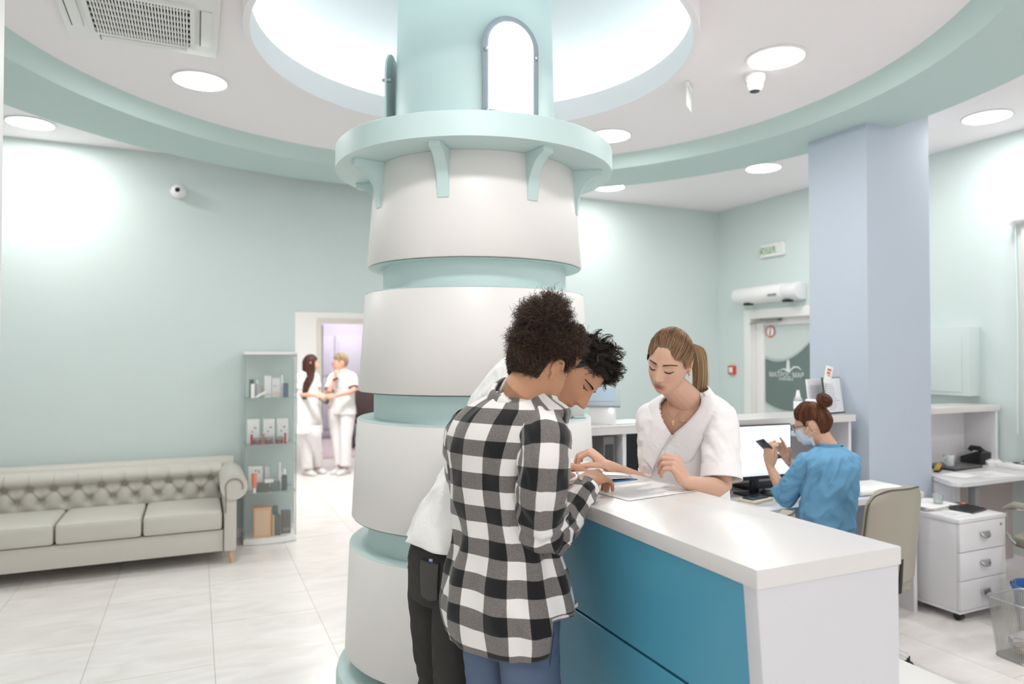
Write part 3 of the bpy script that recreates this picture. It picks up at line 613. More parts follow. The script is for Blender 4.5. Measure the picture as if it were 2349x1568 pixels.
# on the raised shelf
q = at(1831, 950, SZ); t = thing('spray_bottle', 'clear plastic bottle with a white nozzle on the raised shelf', 'bottle', (q.x, q.y, SZ))
b = MB(); b.lathe([(0, .002), (.026, .002), (.028, .01), (.028, .10), (.022, .115), (.012, .12)], (q.x, q.y, SZ), 28); b.build('bottle', mat('clear_plastic', '#e9f0ef', .1, trans=.7), t, angle=60)
b = MB(); b.lathe([(.029, .04), (.0292, .04), (.0292, .09), (.029, .09)], (q.x, q.y, SZ), 28); b.build('label_band', M_paper, t)
b = MB(); b.lathe([(.0, .162), (.008, .162), (.010, .15), (.014, .135), (.016, .12), (.016, .114), (0, .114)], (q.x, q.y, SZ), 20); b.build('nozzle', M_whitem, t)
q = at(1853, 950, SZ); t = thing('sanitizer_jar', 'short wide white jar next to the clear bottle', 'jar', (q.x, q.y, SZ))
b = MB(); b.lathe([(0, .002), (.034, .002), (.036, .008), (.036, .075), (.033, .08)], (q.x + .03, q.y, SZ), 28); b.build('jar', mat('pearl_plastic', '#dfe3e0', .2, trans=.4), t, angle=60)
b = MB(); b.lathe([(0, .10), (.034, .10), (.036, .097), (.036, .081), (0, .081)], (q.x + .03, q.y, SZ), 28); b.build('lid', M_whitem, t)
M_doc = mat('certificate', '#e9eaec', .5)
def frame(px, py, w, h, lab, rot, back, y=None):
    q = at(px, py, SZ); t = thing('standing_frame', lab, 'frame', (q.x, q.y, SZ)); X = Matrix.Translation((q.x, q.y, SZ + .002)) @ Matrix.Rotation(rot, 4, 'Z') @ Matrix.Rotation(radians(-8), 4, 'X')
    b = MB(); b.X = X; b.box(-w / 2, w / 2, 0, .012, 0, h, .002); b.build('frame', back, t)
    b = MB(); b.X = X; b.box(-w / 2 + .006, w / 2 - .006, -.0015, -.0005, .008, h - .006); p = b.build('document', M_doc, t, smooth=False)
    b = MB(); b.X = X; rr = random.Random(px)
    for k in range(int(h / .014) - 4): x0 = -w * .36; b.box(x0, x0 + w * rr.uniform(.3, .72), -.0024, -.0017, h - .05 - k * .014, h - .046 - k * .014)
    b.build('text_lines', mat('print_ink', '#a9adb8', .7), p, smooth=False)
    b = MB(); b.X = X; b.box(-.02, .02, .012, .016, 0, h * .6); b.X = b.X @ Matrix.Translation((0, .012, h * .55)) @ Matrix.Rotation(radians(28), 4, 'X'); b.box(-.02, .02, 0, .003, -h * .56, 0); b.build('easel_back', back, t)
frame(1918, 948, .20, .245, 'tall framed certificate standing at the right end of the raised shelf', radians(8), M_dark)
frame(1880, 946, .16, .23, 'framed notice standing behind the bun of the blue nurse', radians(-6), M_whitem)
q = at(1889, 952, SZ); t = thing('info_card_holder', 'tilted white card with red print rising above the framed notices', 'card holder', (q.x, q.y, SZ))
b = MB(); b.cyl((q.x, q.y - .02, SZ), (q.x, q.y - .02, SZ + .23), .004, n=10); b.lathe([(0, .001), (.03, .001), (.03, .008), (0, .008)], (q.x, q.y - .02, SZ), 20); b.build('stand', M_steel, t)
X = Matrix.Translation((q.x, q.y - .03, SZ + .21)) @ Matrix.Rotation(radians(14), 4, 'Y')
b = MB(); b.X = X; b.box(-.032, .032, 0, .002, 0, .115, .0005); cdp = b.build('card', M_paper, t)
b = MB(); b.X = X; b.box(-.018, .02, -.001, -.0003, .085, .10); b.box(-.018, .014, -.001, -.0003, .062, .078); b.box(-.010, .018, -.001, -.0003, .05, .056); b.build('red_print', mat('red_print', '#d9785f', .6), cdp, smooth=False)

# ================================================================ CHAIRS
def office_chair(loc, rot, label, seat_z=.47, back_top=.93, arms=False, lowback=False):
    t = thing('office_chair', label, 'chair', (0, 0, 0), 'beige leather office chairs'); sz = seat_z
    def rrect(w, d, r, n=5):
        out = []
        for cx, cy, a0 in ((w - r, d - r, 0), (-w + r, d - r, 90), (-w + r, -d + r, 180), (w - r, -d + r, 270)):
            out += [(cx + r * cos(radians(a0 + 90 * i / n)), cy + r * sin(radians(a0 + 90 * i / n))) for i in range(n + 1)]
        return out
    b = MB(); b.prism(rrect(.24, .23, .07), (sz - .06, sz), 'z', .02); b.build('seat', M_chair, t, angle=60)
    # curved backrest: front at +y is facing, so the back sits at -y
    def back(off0, off1, shrink=0):
        b = MB(); n = 22; m = 16; pts = []
        for side in (0, 1):
            for i in range(n):
                for j in range(m):
                    u = -1 + 2 * i / (n - 1); v = j / (m - 1)
                    z = sz + .02 + (back_top - sz - .02) * v; hw = (.215 - .012 * v)
                    ex = hw * (1 - max(0, (v - .86) / .14) ** 2.6 * .22) * u
                    ztop = z - .035 * (abs(u) ** 6) * v
                    y = -.215 - .05 * v - .05 * (1 - u * u) * 1 + (off0 if side == 0 else off1) * (1 - .7 * abs(u) ** 8) + .0
                    pts.append((ex, y, ztop))
        fs = []; q = n * m
        for i in range(n - 1):
            for j in range(m - 1):
                a = i * m + j; fs += [(a, a + m, a + m + 1, a + 1), (q + a, q + a + 1, q + a + m + 1, q + a + m)]
        for i in range(n - 1): fs += [(i * m, q + i * m, q + (i + 1) * m, (i + 1) * m), (i * m + m - 1, (i + 1) * m + m - 1, q + (i + 1) * m + m - 1, q + i * m + m - 1)]
        for j in range(m - 1): fs += [(j, j + 1, q + j + 1, q + j), ((n - 1) * m + j, q + (n - 1) * m + j, q + (n - 1) * m + j + 1, (n - 1) * m + j + 1)]
        b.faces(pts, fs); return b
    bk = back(-.028, .028).build('backrest', M_chair, t, angle=70)
    b = MB(); pts = []
    for k in range(41):
        s = k / 40
        if s < .3: v = s / .3; u = -1
        elif s < .7: v = 1; u = -1 + 2 * (s - .3) / .4
        else: v = 1 - (s - .7) / .3; u = 1
        z = sz + .02 + (back_top - sz - .02) * v; hw = (.215 - .012 * v); uu = u * hw * (1 - max(0, (v - .86) / .14) ** 2.6 * .22)
        pts.append((uu * 1.005, -.215 - .05 * v - .05 * (1 - u * u) + .0 - .028 * (1 - .7 * abs(u) ** 8), z - .035 * abs(u) ** 6 * v + .001))
    b.tube(pts, .0045, 8); b.build('piping', M_chairp, bk)
    b = MB(); b.tube([(0, -.02, sz - .07), (0, -.2, sz - .075), (0, -.29, sz - .02), (0, -.30, sz + .14)], .018, 12, flat=.6); b.build('back_bracket', M_black, t)
    b = MB(); b.cyl((0, 0, sz - .12), (0, 0, sz - .055), .05, n=20); b.cyl((0, 0, .13), (0, 0, sz - .10), .026, n=20); b.build('gas_lift', M_black, t)
    b = MB(); b.tube([(.03, 0, sz - .085), (.20, .0, sz - .09), (.275, 0, sz - .085)], .006, 8); b.tube([(.24, 0, sz - .087), (.285, 0, sz - .085)], .011, 8); b.build('lever', M_black, t)
    for k in range(5):
        a = 2 * pi * k / 5 + .3; d = Vector((cos(a), sin(a), 0)); b = MB(); b.tube([d * .02 + ZU * .14, d * .15 + ZU * .125, d * .28 + ZU * .085], [.022, .018, .013], 10, flat=.7); lg = b.build('base_leg', M_chrome, t)
        s = Vector((-d.y, d.x, 0)); b = MB()
        for e in (-1, 1): b.cyl(d * .28 + s * e * .006 + ZU * .028, d * .28 + s * e * .026 + ZU * .028, .027, n=18)
        b.cyl(d * .28 + ZU * .02, d * .28 + ZU * .085, .008, n=10); b.build('castor', M_black, lg)
    if arms:
        for e in (-1, 1):
            b = MB(); b.tube([(e * .25, -.20, sz - .05), (e * .29, -.22, sz + .10), (e * .29, -.18, sz + .19), (e * .29, .02, sz + .20), (e * .29, .17, sz + .16), (e * .28, .19, sz + .02), (e * .22, .15, sz - .06)], .012, 10); ar = b.build('armrest', M_chrome, t)
            b = MB(); b.tube([(e * .29, -.19, sz + .20), (e * .29, -.05, sz + .222), (e * .29, .10, sz + .21), (e * .29, .18, sz + .17)], [.018, .024, .024, .016], 12, flat=.7); b.build('pad', M_chair, ar)
    t.location = loc; t.rotation_euler = (0, 0, rot); return t
office_chair((3.10, 2.62, 0), radians(4), 'beige leather office chair with dark piping under the blue-uniformed nurse', back_top=.955)
q = W(1670, 1140, 3.05)
office_chair((2.23, 2.60, 0), radians(24), 'beige office chair mostly hidden behind the receptionist and the front counter', back_top=.90)
office_chair((4.90, 2.50, 0), radians(-22), 'beige armchair on castors at the right edge under the second desk', seat_z=.45, back_top=.88, arms=True)

# ================================================================ DRAWER UNIT
X0, X1, Y0, Y1 = 4.16, 4.61, 2.715, 3.235
t = thing('drawer_unit', 'white three-drawer pedestal on black castors in front of the blue pillar', 'drawer unit', ((X0 + X1) / 2, (Y0 + Y1) / 2, 0))
b = MB(); b.box(X0 + .005, X1 - .005, Y0 + .02, Y1, .065, .588, .002); b.build('body', M_white, t)
b = MB(); b.box(X0 - .002, X1 + .002, Y0 - .002, Y1 + .002, .5885, .612, .002); b.build('top', M_white, t)
b = MB(); b.box(X0 - .001, X1 + .001, Y0, Y1, .05, .0645, .001); b.build('base_board', M_white, t)
for k, (z0, z1) in enumerate(((.415, .586), (.245, .411), (.068, .241))):
    b = MB(); b.box(X0 + .006, X1 - .006, Y0, Y0 + .019, z0, z1, .0015); d = b.build('drawer', M_white, t)
    b = MB(); b.X = Matrix.Translation(((X0 + X1) / 2 + .01, Y0 - .001, (z0 + z1) / 2 + .01))
    b.grid(lambda u, v: (.045 * cos(pi * u), -.004 - .024 * sin(pi * u) * sin(pi / 2 * (1 - v) + .25), .012 - .034 * (1 - v) * sin(pi * u) ** .5), 20, 8); o = b.build('handle', M_steel, d, angle=80); m = o.modifiers.new('s', 'SOLIDIFY'); m.thickness = .002
    if k == 0:
        b = MB(); b.cyl((X1 - .05, Y0 - .003, z1 - .035), (X1 - .05, Y0 + .002, z1 - .035), .009, n=16); b.build('lock', M_steel, d)
for (x, y) in ((X0 + .05, Y0 + .04), (X1 - .05, Y0 + .04), (X0 + .05, Y1 - .05), (X1 - .05, Y1 - .05)):
    b = MB(); b.cyl((x - .018, y, .024), (x + .018, y, .024), .024, n=18); b.box(x - .012, x + .012, y - .012, y + .012, .024, .05); b.build('castor', M_black, t)
q = (4.33, 3.02, .6125)
t = thing('paper_pile', 'untidy pile of papers on the drawer unit', 'papers', q)
for k in range(7):
    b = MB(); b.X = Matrix.Translation((4.34 + .01 * sin(k * 2), 3.03 + .012 * cos(k * 3), .6125 + .0042 * k)) @ Matrix.Rotation(radians([8, -12, 3, -5, 10, 0, -8][k]), 4, 'Z')
    b.box(-.14, .14, -.10, .10, 0, .0035); b.build('page_bundle', M_paper if k != 2 else M_dark, t)
sheet(4.31, 2.86, .613, .26, .18, radians(5), 'loose sheet on the front edge of the drawer unit top', lines=True)
t = thing('clear_cup', 'small clear plastic cup on top of the paper pile', 'cup', (4.36, 3.0, .643))
b = MB(); b.lathe([(0, .001), (.026, .001), (.034, .06), (.032, .06), (.025, .004), (0, .004)], (4.36, 2.98, .6435), 24); b.build('cup', mat('clear_plastic', '#e9f0ef', .1, trans=.7), t)
t = thing('desk_calculator', 'black desk calculator with an orange key on the drawer unit', 'calculator', (4.47, 2.87, .6125)); X = Matrix.Translation((4.475, 2.88, .6135)) @ Matrix.Rotation(radians(10), 4, 'Z')
b = MB(); b.X = X; b.prism([(-.085, 0), (.085, 0), (.085, .022), (-.085, .008)], (-.10, .10), 'x', .003); b.build('body', M_dark, t)
b = MB(); b.X = X @ Matrix.Translation((0, 0, .016)) @ Matrix.Rotation(radians(4.7), 4, 'X')
for r in range(4):
    for c in range(6): b.box(-.09 + c * .031, -.09 + c * .031 + .024, -.075 + r * .027, -.075 + r * .027 + .02, -.001, .004)
b.build('keys', M_black, t, smooth=False)
b = MB(); b.X = X @ Matrix.Translation((0, 0, .018)) @ Matrix.Rotation(radians(4.7), 4, 'X'); b.box(.05, .085, .03, .05, 0, .004, .001); b.build('orange_key', mat('orange', '#f07a45', .5), t)
b = MB(); b.X = X @ Matrix.Translation((0, 0, .019)) @ Matrix.Rotation(radians(4.7), 4, 'X'); b.box(-.08, .03, .04, .075, 0, .002, .001); b.build('display', M_grey, t)

# ================================================================ SECOND DESK by the right wall
t = thing('second_desk', 'white desk with a high shelf unit between the blue pillar and the right wall', 'desk', (5.15, 3.25, 0)); TZ = .75
def rc(cx, cy, r, a0, a1, n=8): return [(cx + r * cos(radians(a0 + (a1 - a0) * i / n)), cy + r * sin(radians(a0 + (a1 - a0) * i / n))) for i in range(n + 1)]
b = MB(); b.prism([(XW - .02, 3.0), (XW - .02, 3.66), (4.715, 3.66), (4.715, 3.25)] + rc(4.66, 3.06, .06, 180, 270) + [(4.75, 2.99)], (TZ - .03, TZ), 'z', .004); b.build('worktop', M_white, t, angle=40)
b = MB(); b.box(4.74, 4.765, 3.10, 3.62, 0, TZ - .0305); b.box(4.72, 4.74, 3.12, 3.62, 0, TZ - .0305); b.build('end_panel', M_white, t)
b = MB(); b.box(4.765, XW - .02, 3.30, 3.32, .05, TZ - .0305); b.build('modesty_panel', mat('panel_taupe', '#b5aaa7', .6), t)
b = MB(); b.box(4.80, 4.845, 3.02, 3.07, 0, TZ - .0305, .003); b.build('leg', M_grey, t)
b = MB(); b.box(4.715, XW - .04, 3.37, 3.66, 1.165, 1.21, .003); b.build('shelf', M_gloss, t)
b = MB(); b.box(XW - .075, XW - .045, 3.385, 3.64, TZ, 1.1645, .002); b.build('upright', M_white, t)
b = MB(); b.box(4.72, 4.745, 3.385, 3.64, TZ, 1.1645, .002); b.build('upright', M_white, t)
b = MB(); b.box(4.745, XW - .075, 3.63, 3.65, TZ, 1.1645); b.build('back_panel', M_white, t)
q = at(2200, 1072, TZ); t = thing('closed_laptop', 'dark closed laptop on the second desk', 'laptop', (q.x, q.y, TZ))
b = MB(); b.X = Matrix.Translation((q.x - .03, q.y + .03, TZ)) @ Matrix.Rotation(radians(4), 4, 'Z'); b.box(-.18, .18, -.12, .12, .001, .012, .003); b.build('base', M_dark, t)
b = MB(); b.X = Matrix.Translation((q.x - .03, q.y + .03, TZ)) @ Matrix.Rotation(radians(4), 4, 'Z'); b.box(-.18, .18, -.12, .12, .0125, .020, .003); b.build('lid', mat('lap_grey', '#5d5d5f', .35), t)
lx, ly = q.x - .03, q.y + .03
t = thing('white_mug', 'white mug standing on the closed laptop', 'mug', (lx - .08, ly - .02, TZ + .021)); q = (lx - .09, ly - .03, TZ + .0212)
b = MB(); b.lathe([(0, 0), (.033, 0), (.036, .004), (.037, .085), (.034, .085), (.033, .006), (0, .006)], q, 28); b.build('cup', mat('mug', '#d9dde0', .2), t, angle=50)
b = MB(); b.tube([(q[0] - .035, q[1], q[2] + .07), (q[0] - .06, q[1], q[2] + .06), (q[0] - .06, q[1], q[2] + .03), (q[0] - .035, q[1], q[2] + .02)], .005, 8); b.build('handle', MATS['mug'], t)
q = at(2205, 1058, TZ); t = thing('black_desk_phone', 'rounded black device behind the laptop on the second desk', 'phone', (q.x + .02, 3.5, TZ))
b = MB(); b.X = Matrix.Translation((q.x + .03, 3.50, TZ)); b.prism([(-.08, 0), (.08, 0), (.08, .05), (-.04, .10), (-.08, .09)], (-.08, .08), 'x', .012); b.build('base', M_black, t)
b = MB(); b.X = Matrix.Translation((q.x + .03, 3.50, TZ)); b.tube([(-.06, .09 - .08, .105), (-.06, .0, .125), (-.06, -.06, .125), (-.06, -.09, .10)], .02, 12); b.build('handset', M_black, t)
q = at(2262, 1062, TZ); t = thing('card_terminal', 'white payment terminal with a blue screen at the back of the second desk', 'terminal', (q.x, q.y, TZ)); X = Matrix.Translation((q.x + .02, q.y + .02, TZ)) @ Matrix.Rotation(radians(-25), 4, 'Z')
b = MB(); b.X = X; b.prism([(-.13, 0), (.13, 0), (.13, .085), (.05, .09), (-.10, .03), (-.13, .02)], (-.06, .06), 'x', .008); b.build('body', M_whitem, t)
b = MB(); b.X = X @ Matrix.Translation((0, .0, .072)) @ Matrix.Rotation(radians(22), 4, 'X'); b.box(-.035, .035, -.03, .02, 0, .002); b.build('screen', mat('scr_blue', '#5a9bc4', .3), t)
b = MB(); b.X = X; b.box(-.035, .035, .06, .10, .088, .094); b.build('slot', M_black, t)
sheet(5.12, 3.13, TZ + .001, .30, .21, radians(-4), 'sheet of paper in the middle of the second desk')
sheet(4.90, 3.19, TZ + .001, .22, .17, radians(9), 'sheet of paper near the left end of the second desk', lines=False)
q = at(2333, 1070, TZ); mouse(q.x, q.y, TZ, radians(75), 'black and yellow mouse on the second desk at the right edge', M_black, mat('mouse_yellow', '#c9a24a', .4))
q = at(2152, 1082, TZ); t = thing('stapler', 'black and yellow stapler at the left end of the second desk', 'stapler', (q.x + .03, q.y, TZ)); X = Matrix.Translation((q.x + .03, q.y + .02, TZ)) @ Matrix.Rotation(radians(25), 4, 'Z')
b = MB(); b.X = X; b.box(-.07, .07, -.017, .017, 0, .012, .004); b.build('base', M_black, t)
b = MB(); b.X = X @ Matrix.Translation((-.07, 0, .014)) @ Matrix.Rotation(radians(-9), 4, 'Y'); b.box(0, .13, -.015, .015, 0, .022, .006); b.build('arm', MATS['mouse_yellow'], t)
q = at(2346, 1055, TZ); t = thing('white_router', 'flat white box at the far right of the second desk', 'box', (5.58, 3.30, TZ)); b = MB(); b.box(5.52, 5.66, 3.14, 3.32, TZ + .0005, TZ + .03, .006); b.build('case', M_whitem, t)

# ================================================================ BINS
def mesh_mat():
    m = mat('wire_mesh', '#b9b8b4', .35, metal=.8); nt = m.node_tree; bs = nt.nodes['Principled BSDF']
    tc = nt.nodes.new('ShaderNodeTexCoord'); sp = nt.nodes.new('ShaderNodeSeparateXYZ'); nt.links.new(tc.outputs['UV'], sp.inputs[0]); outs = []
    for ax in (0, 1):
        a = nt.nodes.new('ShaderNodeMath'); a.operation = 'FRACT'; s = nt.nodes.new('ShaderNodeMath'); s.operation = 'MULTIPLY'; s.inputs[1].default_value = 220
        nt.links.new(sp.outputs[ax], s.inputs[0]); nt.links.new(s.outputs[0], a.inputs[0])
        l = nt.nodes.new('ShaderNodeMath'); l.operation = 'LESS_THAN'; l.inputs[1].default_value = .26; nt.links.new(a.outputs[0], l.inputs[0]); outs.append(l)
    mxx = nt.nodes.new('ShaderNodeMath'); mxx.operation = 'MAXIMUM'; nt.links.new(outs[0].outputs[0], mxx.inputs[0]); nt.links.new(outs[1].outputs[0], mxx.inputs[1]); nt.links.new(mxx.outputs[0], bs.inputs['Alpha']); return m
M_mesh = mesh_mat()
def wire_bin(cx, cy, hw, hh, h, rot, label):
    t = thing('waste_basket', label, 'waste bin', (cx, cy, 0)); X = Matrix.Translation((cx, cy, 0)) @ Matrix.Rotation(rot, 4, 'Z'); k = .80
    def ring(w, d, z, r=.045):
        out = []
        for sx, sy, a0 in ((1, 1, 0), (-1, 1, 90), (-1, -1, 180), (1, -1, 270)): out += [(sx * (w - r) + r * cos(radians(a0 + 15 * i)), sy * (d - r) + r * sin(radians(a0 + 15 * i)), z) for i in range(7)]
        return out
    b = MB(); b.X = X; top = ring(hw, hh, h); bot = ring(hw * k, hh * k, .006); n = len(top)
    vs, fs = b.faces(bot + top, [(i, (i + 1) % n, n + (i + 1) % n, n + i) for i in range(n)] + [tuple(range(n))])
    uvl = b.bm.loops.layers.uv.new('UVMap'); per = 0; ac = [0]
    for i in range(n): per += (Vector(top[(i + 1) % n]) - Vector(top[i])).length; ac.append(per)
    for fi, f in enumerate(fs):
        for li, lp in enumerate(f.loops):
            if fi < n: i = fi; uu = ac[i] if li in (0, 3) else ac[i + 1]; lp[uvl].uv = (uu * .45, (0 if li in (0, 1) else h) * .9)
            else: co = bot[li]; lp[uvl].uv = (co[0] * .9, co[1] * .9)
    b.build('mesh_body', M_mesh, t)
    b = MB(); b.X = X; b.tube(top + [top[0]], .005, 8); b.build('rim', M_steel, t)
    b = MB(); b.X = X; b.tube(bot + [bot[0]], .003, 8); b.build('base_wire', M_steel, t)
    return t, X
q = Zp(2320, 1480, 0)
wire_bin(4.01, 2.27, .155, .115, .31, radians(-3), 'silver wire mesh waste basket with a crumpled bag inside, right of the drawer unit')
t = thing('crumpled_bag', 'crumpled pale plastic bag with red stripes lying in the mesh basket', 'plastic bag', (4.03, 2.27, .02))
b = MB(); bmesh.ops.create_icosphere(b.bm, subdivisions=5, radius=1)
for v in b.bm.verts:
    nrm = v.co.normalized(); d = 1 + .16 * noise.noise(nrm * 3.1) + .10 * abs(noise.noise(nrm * 7)) + .035 * noise.noise(nrm * 17)
    v.co = Vector((4.04 + nrm.x * .105 * d, 2.27 + nrm.y * .075 * d, .068 + nrm.z * .055 * d))
o = b.build('bag', mat('bag_plastic', '#cfd9de', .35, trans=.2), t, angle=180)
b = MB()
for k in range(5): b.tube([(4.04 + .112 * cos(a) , 2.27 + (.085) * sin(a), .075 + .012 * k - .02 + .014 * sin(3 * a + k)) for a in [radians(170 + 15 * i) for i in range(9)]], .0022, 5)
b.build('red_stripes', mat('stripe_red', '#c9694f', .5), t)
def round_bin(cx, cy):
    t = thing('lined_waste_bin', 'round grey waste bin with a blue liner bag at the right edge', 'waste bin', (cx, cy, 0))
    b = MB(); b.lathe([(0, .004), (.10, .004), (.105, .01), (.135, .27), (.131, .27), (.10, .012), (0, .012)], (cx, cy, 0), 40); b.build('body', mat('bin_grey', '#8b8d90', .6, bump=.4, bscale=300), t)
    b = MB(); b.grid(lambda u, v: (cx + (.13 + .012 * sin(v * pi) + .004 * sin(u * 40)) * cos(2 * pi * u), cy + (.13 + .012 * sin(v * pi) + .004 * sin(u * 40)) * sin(2 * pi * u), .235 + .06 * v if v < .6 else .271 + .05 * (.6 - v) * 2), 60, 8, True)
    b.grid(lambda u, v: (cx + (.128 - .02 * v + .006 * sin(u * 50)) * cos(2 * pi * u), cy + (.128 - .02 * v + .006 * sin(u * 50)) * sin(2 * pi * u), .272 - .22 * v), 60, 8, True); b.build('liner', mat('liner_blue', '#3f74b8', .35), t, angle=180)
round_bin(4.44, 2.43)

# ================================================================ SOFA
t = thing('tufted_sofa', 'long grey leather tufted sofa with a rolled arm against the left wall', 'sofa', (-.5, 6.1, 0))
SX1 = .40; SX0 = -1.75; YF = 5.78; YBK = 6.55
ax0 = .205  # inner face of the arm
b = MB(); b.box(SX0 + .2, ax0 - .003, YF + .01, YBK, .10, .265, .012); b.build('base', M_sofa, t)
for k in range(3):
    x1 = ax0 - .01 - k * .545; b = MB(); n = 26; m = 26
    x0 = x1 - .538
    def cf(u, v, x0=x0, x1=x1):
        return (x0 + (x1 - x0) * u, YF - .005 + (6.32 - YF) * v, .410 + .016 * (1 - (2 * u - 1) ** 4) * (1 - (2 * v - 1) ** 4))
    b.box(x0, x1, YF - .012, 6.33, .268, .415, .03)
    bmesh.ops.subdivide_edges(b.bm, edges=b.bm.edges[:], cuts=3, use_grid_fill=True)
    for vtx in b.bm.verts:
        u = (vtx.co.x - x0) / (x1 - x0); w_ = (vtx.co.y - YF) / .55
        if vtx.co.z > .38: vtx.co.z += .014 * max(0, 1 - (2 * u - 1) ** 4) * max(0, 1 - (2 * w_ - 1) ** 4)
    b.build('seat_cushion', M_sofa, t, angle=70)
# tufted back
b = MB(); nU = 220; nV = 44; bw = ax0 - (SX0 + .2); ntu = 11
def backf(u, v):
    x = SX0 + .2 + bw * u; z = .40 + .30 * v
    pu = u * ntu; y = 6.36 + .03 * v; r1 = .615; r2 = .25
    def dent(row, off, dep, sx, sz):
        a = (pu + off) % 1 - .5; return dep * exp(-(a / sx) ** 2 - ((v - row) / sz) ** 2)
    d = dent(.58, 0, .055, .16, .07) + dent(.22, .5, .05, .16, .10)
    # folds joining buttons
    for row0, row1, off in ((.22, .58, .5), ):
        if row0 <= v <= row1:
            tt = (v - row0) / (row1 - row0)
            for sg in (-1, 1):
                a = (pu + off - sg * .5 * tt) % 1 - .5; d += .018 * exp(-(a / .05) ** 2)
    if v > .58: a = pu % 1 - .5; d += .014 * exp(-(a / .03) ** 2) * (1 - max(0, (v - .9) / .1))
    if v > .60:
        q = (v - .60) / .40; y -= .055 * sin(min(1, q * 1.05) * pi) ** .6 if 0 < q * 1.05 < 1 else 0
        z = z; 
    y -= .02 * (1 - abs((pu % 1) - .5) * 2) * (0 if v > .58 else 1) * sin(pi * min(1, v / .58))
    return (x, y + d, z)
b.grid(backf, nU, nV); b.build('tufted_back', M_sofa, t, angle=180)
b = MB(); b.box(SX0 + .1, SX1 - .1, 6.42, 6.57, .10, .66, .03); b.build('back_frame', M_sofa, t)
b = MB(); b.tube([(SX0 + .15, 6.46, .665), (SX1 - .1, 6.46, .665)], .075, 24); b.build('top_roll', M_sofa, t)
def arm(x_in, x_out, sg):
    post = x_in + sg * .09
    b = MB(); b.box(min(x_in, post), max(x_in, post), YF - .02, 6.52, .10, .62, .02); ar = b.build('arm', M_sofa, t)
    cx = x_in + sg * .070; cz = .59
    b = MB(); prof = []
    n = 40
    def fr(u, v):
        a = 2 * pi * u; y = YF - .03 + (6.54 - YF) * v; r = .098
        return (cx + r * cos(a), y, cz + r * sin(a))
    b.grid(fr, n, 4, True); b.faces([fr(i / n, 0) for i in range(n)], [tuple(range(n))]); b.faces([fr(i / n, 1) for i in range(n)], [tuple(range(n))])
    b.build('arm_roll', M_sofa, ar, angle=50)
    b = MB(); b.tube([(cx + .062 * cos(radians(a)), YF - .034, cz + .062 * sin(radians(a))) for a in range(-20, 201, 10)] + [(cx - .06, YF - .034, .40)], .005, 8); b.build('arm_piping', mat('sofa_seam', '#8f8b82', .6), ar)
arm(ax0, SX1, 1); arm(SX0 + .2, SX0, -1)
for (x, y) in ((ax0 + .055, YF + .04), (SX0 + .14, YF + .04), (ax0 + .055, 6.48), (SX0 + .14, 6.48)):
    b = MB(); b.cyl((x, y, .10), (x + .008, y - .006, 0), .024, .014, n=18); b.build('foot', M_wood, t)

# ================================================================ GLASS DISPLAY CABINET
CX0, CX1, CY0, CY1 = .375, .80, 6.27, 6.575
t = thing('glass_display_cabinet', 'tall narrow glass display cabinet between the sofa and the corridor opening', 'display cabinet', ((CX0 + CX1) / 2, 6.42, 0))
M_cg = mat('cabinet_glass', '#e3f1ee', .02, alpha=.13)
def bowed(z0, z1, ins=0, bow=.03):
    pr = [(CX0 + ins, CY1 - ins), (CX1 - ins, CY1 - ins)] + [(CX1 - ins - (CX1 - CX0 - 2 * ins) * i / 12, CY0 + ins - bow * sin(pi * i / 12)) for i in range(13)][::1]
    b = MB(); b.prism(pr[::-1], (z0, z1), 'z', .001); return b
bowed(0.004, .05).build('base', M_whitem, t, angle=25); bowed(1.60, 1.625).build('top', M_whitem, t, angle=25)
SH = [.434, .84, 1.232]
for z in SH: bowed(z - .008, z, .008).build('glass_shelf', mat('shelf_glass', '#a9c2bc', .05, alpha=.55), t, angle=25)
for (x0, x1, y0, y1, nm) in ((CX0 + .004, CX0 + .009, CY0 + .006, CY1 - .006, 'side_glass'), (CX1 - .009, CX1 - .004, CY0 + .006, CY1 - .006, 'side_glass')):
    b = MB(); b.box(x0, x1, y0, y1, .05, 1.60); b.build(nm, M_cg, t, smooth=False)
b = MB(); b.box(CX0 + .01, CX1 - .01, CY1 - .012, CY1 - .006, .05, 1.60); b.build('back_panel', mat('cab_back', '#d4e0dd', .3), t, smooth=False)
b = MB(); b.grid(lambda u, v: (CX0 + .006 + (CX1 - CX0 - .012) * u, CY0 + .004 - .028 * sin(pi * u), .052 + 1.546 * v), 13, 2); dr = b.build('door', M_cg, t, angle=180)
for x in (CX0 + .006, CX1 - .006):
    b = MB(); b.box(x - .003, x + .003, CY0 - .002, CY0 + .006, .05, 1.60); b.build('edge_strip', mat('glass_edge', '#7f9c97', .2), t, smooth=False)
b = MB(); b.cyl((CX1 - .02, CY0 - .012, 1.585), (CX1 - .02, CY0 - .012, 1.60), .012, n=12); b.build('hinge', M_steel, dr)

def boxitem(name, lab, cat, px0, px1, ztop, z, y, dep, col, extra=None, rot=0):
    x0 = Yp(px0, 1000, y).x; x1 = Yp(px1, 1000, y).x; cx = (x0 + x1) / 2; w = (x1 - x0) / 2
    o = thing(name, lab, cat, (cx, y + dep / 2, z)); b = MB(); b.X = Matrix.Translation((cx, y + dep / 2, z + .0005)) @ Matrix.Rotation(rot, 4, 'Z'); b.box(-w, w, -dep / 2, dep / 2, 0, ztop - z, .0015); b.build('carton', mat('c' + col, col, .5), o)
    if extra:
        for k, (u0, u1, v0, v1, c) in enumerate(extra):
            b = MB(); b.X = Matrix.Translation((cx, y + dep / 2, z + .0005)) @ Matrix.Rotation(rot, 4, 'Z'); b.box(-w + 2 * w * u0, -w + 2 * w * u1, -dep / 2 - .001, -dep / 2 - .0002, (ztop - z) * v0, (ztop - z) * v1); b.build('print_patch', mat('c' + c, c, .5), o, smooth=False)
    return o
